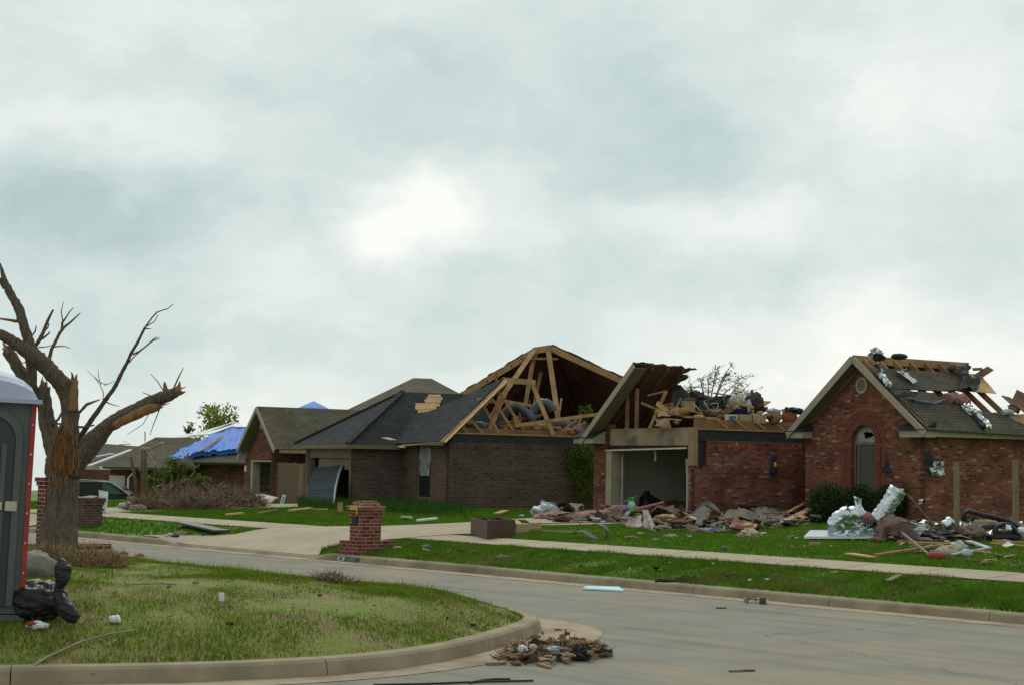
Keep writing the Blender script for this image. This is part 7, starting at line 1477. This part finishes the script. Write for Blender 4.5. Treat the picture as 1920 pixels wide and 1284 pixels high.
ductp('silver foil duct rising steeply to the right out of the wreckage', ((1640, 978), (1652, 965), (1662, 951), (1671, 938), (1678, 926), (1684, 917)), .20, Yb+.15, 'foil', 'foil_duct', 14, .07)
foilscrap('flared torn foil end at the top of the rising foil duct', [(1668, 930), (1684, 928), (1696, 914), (1670, 912)], [Yb+.1, Yb, Yb+.1, Yb+.2], 'foil', 8, 6, .12, 43); foilscrap('foil flap on the right flank of the rising duct', [(1672, 948), (1688, 944), (1686, 932), (1674, 936)], [Yb, Yb-.1, Yb, Yb+.1], 'foil', 7, 6, .12, 44)
foilscrap('curled foil piece in the hedge left of the rising duct', [(1600, 958), (1618, 957), (1620, 934), (1604, 930)], [Yb+.4, Yb+.4, Yb+.4, Yb+.5], 'foil', 8, 8, .15, 45)
foilscrap('small silver scrap in the hedge at the house corner', [(1720, 944), (1728, 944), (1730, 934), (1722, 936)], Yb+.5, 'foil', 5, 5, .08, 46)
for x, y, r, mt, lab in ((1628, 970, (.10, .1, .12), 'pink', 'small pink insulation clump left of the rising foil duct'), (1668, 985, (.24, .2, .22), 'pinkgrey', 'dirty insulation clump at the foot of the rising foil duct'), (1652, 1000, (.16, .15, .26), 'pinkgrey', 'hanging insulation at the right end of the white panel')): fb('insulation_clump', lab, 'insulation', x, y, r, mt, .45, x, Yb-.05)
# brown sheet metal wreck
for i, (pts, Yd, mt, lab) in enumerate((([(1620, 1042), (1650, 1040), (1668, 1005), (1628, 1012)], [Yb-.7, Yb-.7, Yb-.3, Yb-.3], 'rustm', 'dark brown bent sheet standing at the front of the wreckage'), ([(1648, 1030), (1700, 1018), (1700, 985), (1645, 986)], [Yb-.5, Yb-.4, Yb-.1, Yb-.1], 'rustm', 'large dark bent sheet in the middle of the wreckage'), ([(1688, 1018), (1726, 1010), (1735, 990), (1694, 992)], [Yb-.4, Yb-.3, Yb, Yb], 'rustm', 'mottled brown bent sheet on the right of the wreckage'),
                                        ([(1712, 994), (1735, 993), (1735, 979), (1722, 983)], [Yb-.35, Yb-.35, Yb-.3, Yb-.3], 'whitefoil', 'pale grey flap at the top of the mottled sheet'), ([(1670, 1004), (1700, 1006), (1712, 985), (1676, 984)], [Yb-.55, Yb-.5, Yb-.3, Yb-.3], 'brownbox', 'dark brown box panel in the wreckage'), ([(1600, 1040), (1622, 1043), (1626, 1022), (1608, 1028)], [Yb-.9, Yb-.9, Yb-.8, Yb-.8], 'sheath', 'dark curled scrap behind the tan board piece'))):
    o = quadsheet('bent_sheet', lab, 'sheet metal', pts, Yd, mt, 9, 7, .12, 2, 50+i, .015); o.data.polygons.foreach_set('use_smooth', [False]*len(o.data.polygons))
GL = 'boards on the lawn before the gabled house'
for lab, a, b, w, h, mt, lf in (('long rusty beam lying right from the wreckage to the post', (1672, 997), (1815, 1000), .12, .10, 'rustm', (.25, .12)), ('long reddish lath crossing the lawn below the wreckage', (1640, 1045), (1768, 1030), .10, .04, 'lumber_d', (.05, .10)), ('thin dark lath slanting down right in front of the wreckage', (1690, 1018), (1748, 1048), .05, .03, 'oldwood', (.25, .04)), ('brown lath running down from the rusty beam', (1735, 998), (1782, 1026), .10, .05, 'rustm', (.2, .05)),
                                ('tan split board at the front left of the wreckage', (1592, 1043), (1636, 1049), .20, .03, 'plywood', (.06, .05)), ('pale lath pair upper, right of the wreckage', (1712, 1022), (1788, 1026), .08, .03, 'plywood', (.08, .08)), ('tan board by the right wooden post', (1870, 1020), (1935, 1022), .14, .04, 'lumber', (.06, .06)), ('long yellow lath lying towards the right frame edge', (1858, 1024), (1930, 1030), .05, .03, 'plywood', (.08, .08)),
                                ('thin dark lath in the grass near the sidewalk', (1770, 1053), (1840, 1057), .05, .02, 'sheath', (.06, .06)), ('short pale lath right of the thin dark lath', (1846, 1056), (1868, 1056), .05, .02, 'plywood', (.07, .07)), ('brick red board chunk on the lawn left of the white panel', (1518, 1024), (1538, 1024), .10, .06, 'lumber', (.06, .06)), ('weathered board lying on the verge by the far kerb', (1664, 1096), (1687, 1089), .12, .03, 'oldwood', (.06, .10))):
    plank(lab, a, b, w, h, None, mt, GL, lf)
for a, b, lab in (((1702, 926), (1756, 990), 'thin slanting stick before the hedge corner'), ((1684, 968), (1750, 990), 'second slanting stick lower before the hedge corner'), ((1586, 946), (1596, 962), 'short tan stick standing behind the arched foil duct')): plank(lab, a, b, .04, .03, Yb+.1, 'oldwood', GL)
g1, g2, g3 = G(1815, 1021, .09), G(1854, 1034, .08), G(1786, 1046, .07); m = MB(); m.bar(g1, g2, .14, .03); m.bar(g2+V((0, 0, .004)), g3+V((0, 0, .004)), .07, .03); tag(m.build('bent_trim', M['whitefoil']), 'bent pale metal trim forming a corner on the lawn', 'metal trim')
small('white_pot', 'white round lid by the bent pale trim', 'lid', 1812, 1044, (.12, .08, .1), 'whitefoil', .1, 3)
g = G(1757, 1049); m = MB(); m.tube([g+V((-.16, 0, .07)), g+V((-.08, 0, .08)), g+V((.0, -.02, .08)), g+V((.08, 0, .08)), g+V((.16, 0, .07))], [.07, .075, .068, .075, .06], 10); tag(m.build('red_cushion', M['red'], smooth=True), 'small red roll lying on the lawn before the wreckage', 'roll')
small('crumpled_paper', 'crumpled cream paper heap beside the red roll', 'paper', 1785, 1040, (.28, .18, .13), 'cloth', .6, 9, .5, freq=3.5); small('crumpled_paper', 'grey striped crumpled scrap right of the cream paper heap', 'paper', 1797, 1034, (.16, .14, .13), 'whitefoil', .6, 10, .6, freq=3.5)
foilscrap('standing crumpled foil sheet below the left wooden post', [(1802, 985), (1822, 984), (1818, 966), (1808, 964)], Yb+.2, 'foil', 7, 7, .12, 61); foilscrap('silver foil sheet over the grey pink insulation near the black pipe', [(1828, 998), (1850, 1000), (1846, 984), (1826, 984)], Yb, 'foil', 8, 7, .12, 62)
fb('insulation_clump', 'grey pink insulation heap between the two wooden posts', 'insulation', 1828, 997, (.22, .16, .13), 'pinkgrey', .5, 63, Yb-.1); fb('insulation_clump', 'dull insulation sheet against the wall behind the black pipe', 'insulation', 1848, 982, (.3, .15, .1), 'cloth', .5, 64, Yb+.4)
ductp('short ribbed foil duct lying at the foot of the left wooden post', ((1770, 988), (1778, 981), (1786, 974)), .13, Yb+.4, 'foil', 'foil_duct', 12, .12)
m = MB(); m.tube([A(x, y, Yb+.1) for x, y in ((1806, 976), (1808, 962), (1815, 957), (1840, 964), (1870, 970), (1890, 976), (1908, 986))], .055, 8); tag(m.build('black_pipe', M['black'], smooth=True), 'bent black pipe lying from the left post to the right post', 'pipe')
m = MB()
for k in range(3): c = A(1885, 1000, Yb-.1+.1*k); m.tube([c+V((math.cos(a)*.24, 0.05*k, math.sin(a)*.22)) for a in np.linspace(0, 6.1, 18)], .05, 6)
m.blob(A(1882, 1006, Yb), (.4, .2, .12), .4, 3, 5); tag(m.build('black_coil', M['black'], smooth=True), 'black coiled pipe heap beside the right wooden post', 'coil')
foilscrap('torn silver scrap on the black coil', [(1882, 990), (1894, 992), (1896, 984), (1886, 982)], Yb-.2, 'foil', 5, 5, .08, 65)
fb('white_scrap', 'white plastic piece at the right frame edge behind the post', 'plastic', 1917, 994, (.14, .1, .08), 'white', .3, 66, Yb)
for x, yt, yb, lab in ((1795, 866, 998, 'left of the two weathered wooden posts before the brick wall'), (1906, 862, 1008, 'right wooden post near the frame edge with stones at its foot')):
    g = G(x, yb); T_ = A(x, yt, g.y); m = MB(); m.box(V((g.x-.06, g.y, g.z-.1)), (.12, 0, 0), (0, .12, 0), (0, 0, T_.z-g.z+.1)); m.box(V((g.x-.055, g.y+.005, T_.z)), (.11, 0, 0), (0, .11, 0), (0, 0, .012)); tag(m.build('wooden_post', M['oldwood']), lab, 'post', 'wooden posts before the brick wall')
for x, y in ((1898, 1009), (1912, 1009)): small('foot_stone', 'tan stone at the foot of the right wooden post', 'stone', x, y+1, (.13, .1, .09), 'rock', .3, x, .5, 'stones at the right post')
fb('felt_heap', 'dark felt and debris strip lying behind the rusty beam', 'roofing felt', 1770, 1003, (.9, .25, .10), 'felt', .5, 67, Yb+.1)
# street litter
g = [G(1091, 1106, .04), G(1170, 1110, .035), G(1160, 1104, .05), G(1100, 1103, .05)]; m = MB(); m.poly(g, (0, 0, 1), .03); tag(m.build('foam_board', M['lblue']), 'light blue foam board lying in the far gutter', 'foam board')
rubble('rubble', 'sticks and paper litter in the gutter at the far right kerb', [(1392, 1126), (1446, 1130), (1440, 1134), (1398, 1131)], 16, .03, ['whitefoil', 'oldwood', 'twig'], .07, 11)
twigs('curb_debris', 'heap of splintered wood, sticks and paper at the near corner kerb', 'debris', [(G(985, 1236), .30, .10), (G(1040, 1232), .42, .16), (G(1085, 1230), .34, .08)], 700, .22, .008, ['twig', 'oldwood', 'fence', 'dirt', 'lumber_d'], up=.3, seed=9)
rubble('rubble', 'wood splinters and scraps around the near corner kerb', [(938, 1245), (960, 1212), (1020, 1200), (1090, 1205), (1150, 1228), (1100, 1246), (1000, 1252)], 130, .14, ['oldwood', 'twig', 'lumber_d', 'fence', 'cardd', 'dirt'], .09, 12)
for i, (x, y, r, mt, lab) in enumerate(((980, 1216, (.055, .05, .04), 'white', 'white crumpled paper on the left of the kerb debris heap'), (1000, 1212, (.045, .04, .03), 'whitefoil', 'small white paper at the back of the kerb debris heap'), (1040, 1216, (.08, .05, .035), 'whitefoil', 'grey plastic scrap in the middle of the kerb debris heap'), (1090, 1222, (.12, .08, .08), 'felt', 'dark scrap on the right of the kerb debris heap'))): fb('paper_scrap', lab, 'paper', x, y, r, mt, .6, 70+i, G(x, 1238).y-.05, 3.2)
for i, (a, b, w, mt, lab) in enumerate((((958, 1239), (1038, 1238), .05, 'palebr', 'pale splintered board along the front of the kerb debris heap'), ((1035, 1228), (1063, 1245), .07, 'lumber', 'tan board chunk slanting in the front of the kerb debris heap'), ((1007, 1247), (1032, 1254), .04, 'lumber', 'pale chip lying on the street in front of the kerb debris'), ((1095, 1236), (1118, 1236), .05, 'lumber', 'tan chip at the right end of the kerb debris heap'), ((1120, 1230), (1148, 1231), .05, 'twig', 'dark splinter at the far right of the kerb debris'), ((912, 1247), (948, 1246), .05, 'oldwood', 'brown splinter left of the kerb debris heap'), ((1060, 1205), (1060, 1180), .03, 'palebr', 'thin pale stake standing in the kerb debris heap'), ((1040, 1183), (1052, 1183), .04, 'twig', 'small dark chip on the corner apron'))):
    if i == 6: g = G(1060, 1212); plank(lab, (1058, 1212), (1061, 1178), .025, .02, g.y, mt, up=V((0, 1, 0)))
    else: plank(lab, a, b, w, .025, None, mt, None, (.06 if i < 2 else .02, .05 if i < 2 else .02))
for pts, lab in ((((700, 1283), (800, 1281), (900, 1277), (1000, 1275)), 'long black cable lying on the street at the bottom edge'), (((880, 1279), (905, 1274), (930, 1272), (957, 1272)), 'short black cable curve beside the long cable')): m = MB(); m.tube([onz(x, y, .015) for x, y in pts], .012, 6); tag(m.build('black_cable', M['black']), lab, 'cable')
for x, y, mt in ((1402, 1256, 'twig'), (1380, 1257, 'oldwood'), (1352, 1139, 'twig')): q = onz(x, y, .012); m = MB(); m.cbox(q, .16, .04, .02, .2); tag(m.build('wood_chip', M[mt]), 'small dark wood chip lying on the open street', 'wood chip', 'wood chips on the street')
for x, y, rx in ((1262, 1088, .30), (1372, 1081, .15), (1296, 1087, .22)): g = G(x, y); m = MB(); m.blob(g+V((0, 0, .0)), (rx, .12, .075 if rx < .3 else .05), .6, 4, x, 20, 12); struct(m.build('bare_dirt', M['dirt'], smooth=True))

rubble('litter', 'dead leaves, twigs and scraps scattered over the near lawn', [(150, 1075), (480, 1080), (820, 1130), (940, 1165), (820, 1200), (420, 1225), (60, 1225), (160, 1130)], 60, .01, ['twig', 'oldwood', 'dirt', 'dryg', 'cardd'], .028, 15)

R_ = random.Random(31)
for k in range(22):
    x = R_.uniform(870, 1085); y = R_.uniform(775, 812); L_ = R_.uniform(14, 48); an = R_.choice([R_.gauss(.25, .3), R_.gauss(-.2, .3), R_.gauss(1.2, .3)]); Y_ = 59.6+(x-870)/215*1.8+R_.uniform(0, 1.2)
    m = MB(); m.bar(A(x, y, Y_), A(min(1100, x+L_*math.cos(an)), y-abs(L_*math.sin(an)), Y_+R_.uniform(-.5, .8)), R_.uniform(.03, .05), R_.uniform(.05, .10)); tag(m.build('splintered_board', M[R_.choice(['lumber', 'lumber_d', 'plywood', 'oldwood'])]), 'splintered board fallen among the jack rafters of the ripped open attic', 'board', 'splintered boards in the open attic')
for k in range(24):
    x = R_.uniform(1235, 1440); y = R_.uniform(748 if x < 1400 else 762, 786); L_ = R_.uniform(12, 46); an = R_.choice([R_.gauss(.1, .25), R_.gauss(.6, .3), R_.gauss(2.6, .3)]); Y_ = YT+R_.uniform(-.5, .6)
    m = MB(); m.bar(A(x, y, Y_), A(x+L_*math.cos(an), y-L_*math.sin(an)*.6, Y_+R_.uniform(-.5, .5)), R_.uniform(.02, .04), R_.uniform(.05, .16)); tag(m.build('splintered_board', M[R_.choice(['lumber', 'lumber_d', 'plywood', 'oldwood', 'sheath', 'felt'])]), 'splintered board jumbled in the wreck heap on the open garage house', 'board', 'splintered boards in the wreck heap')
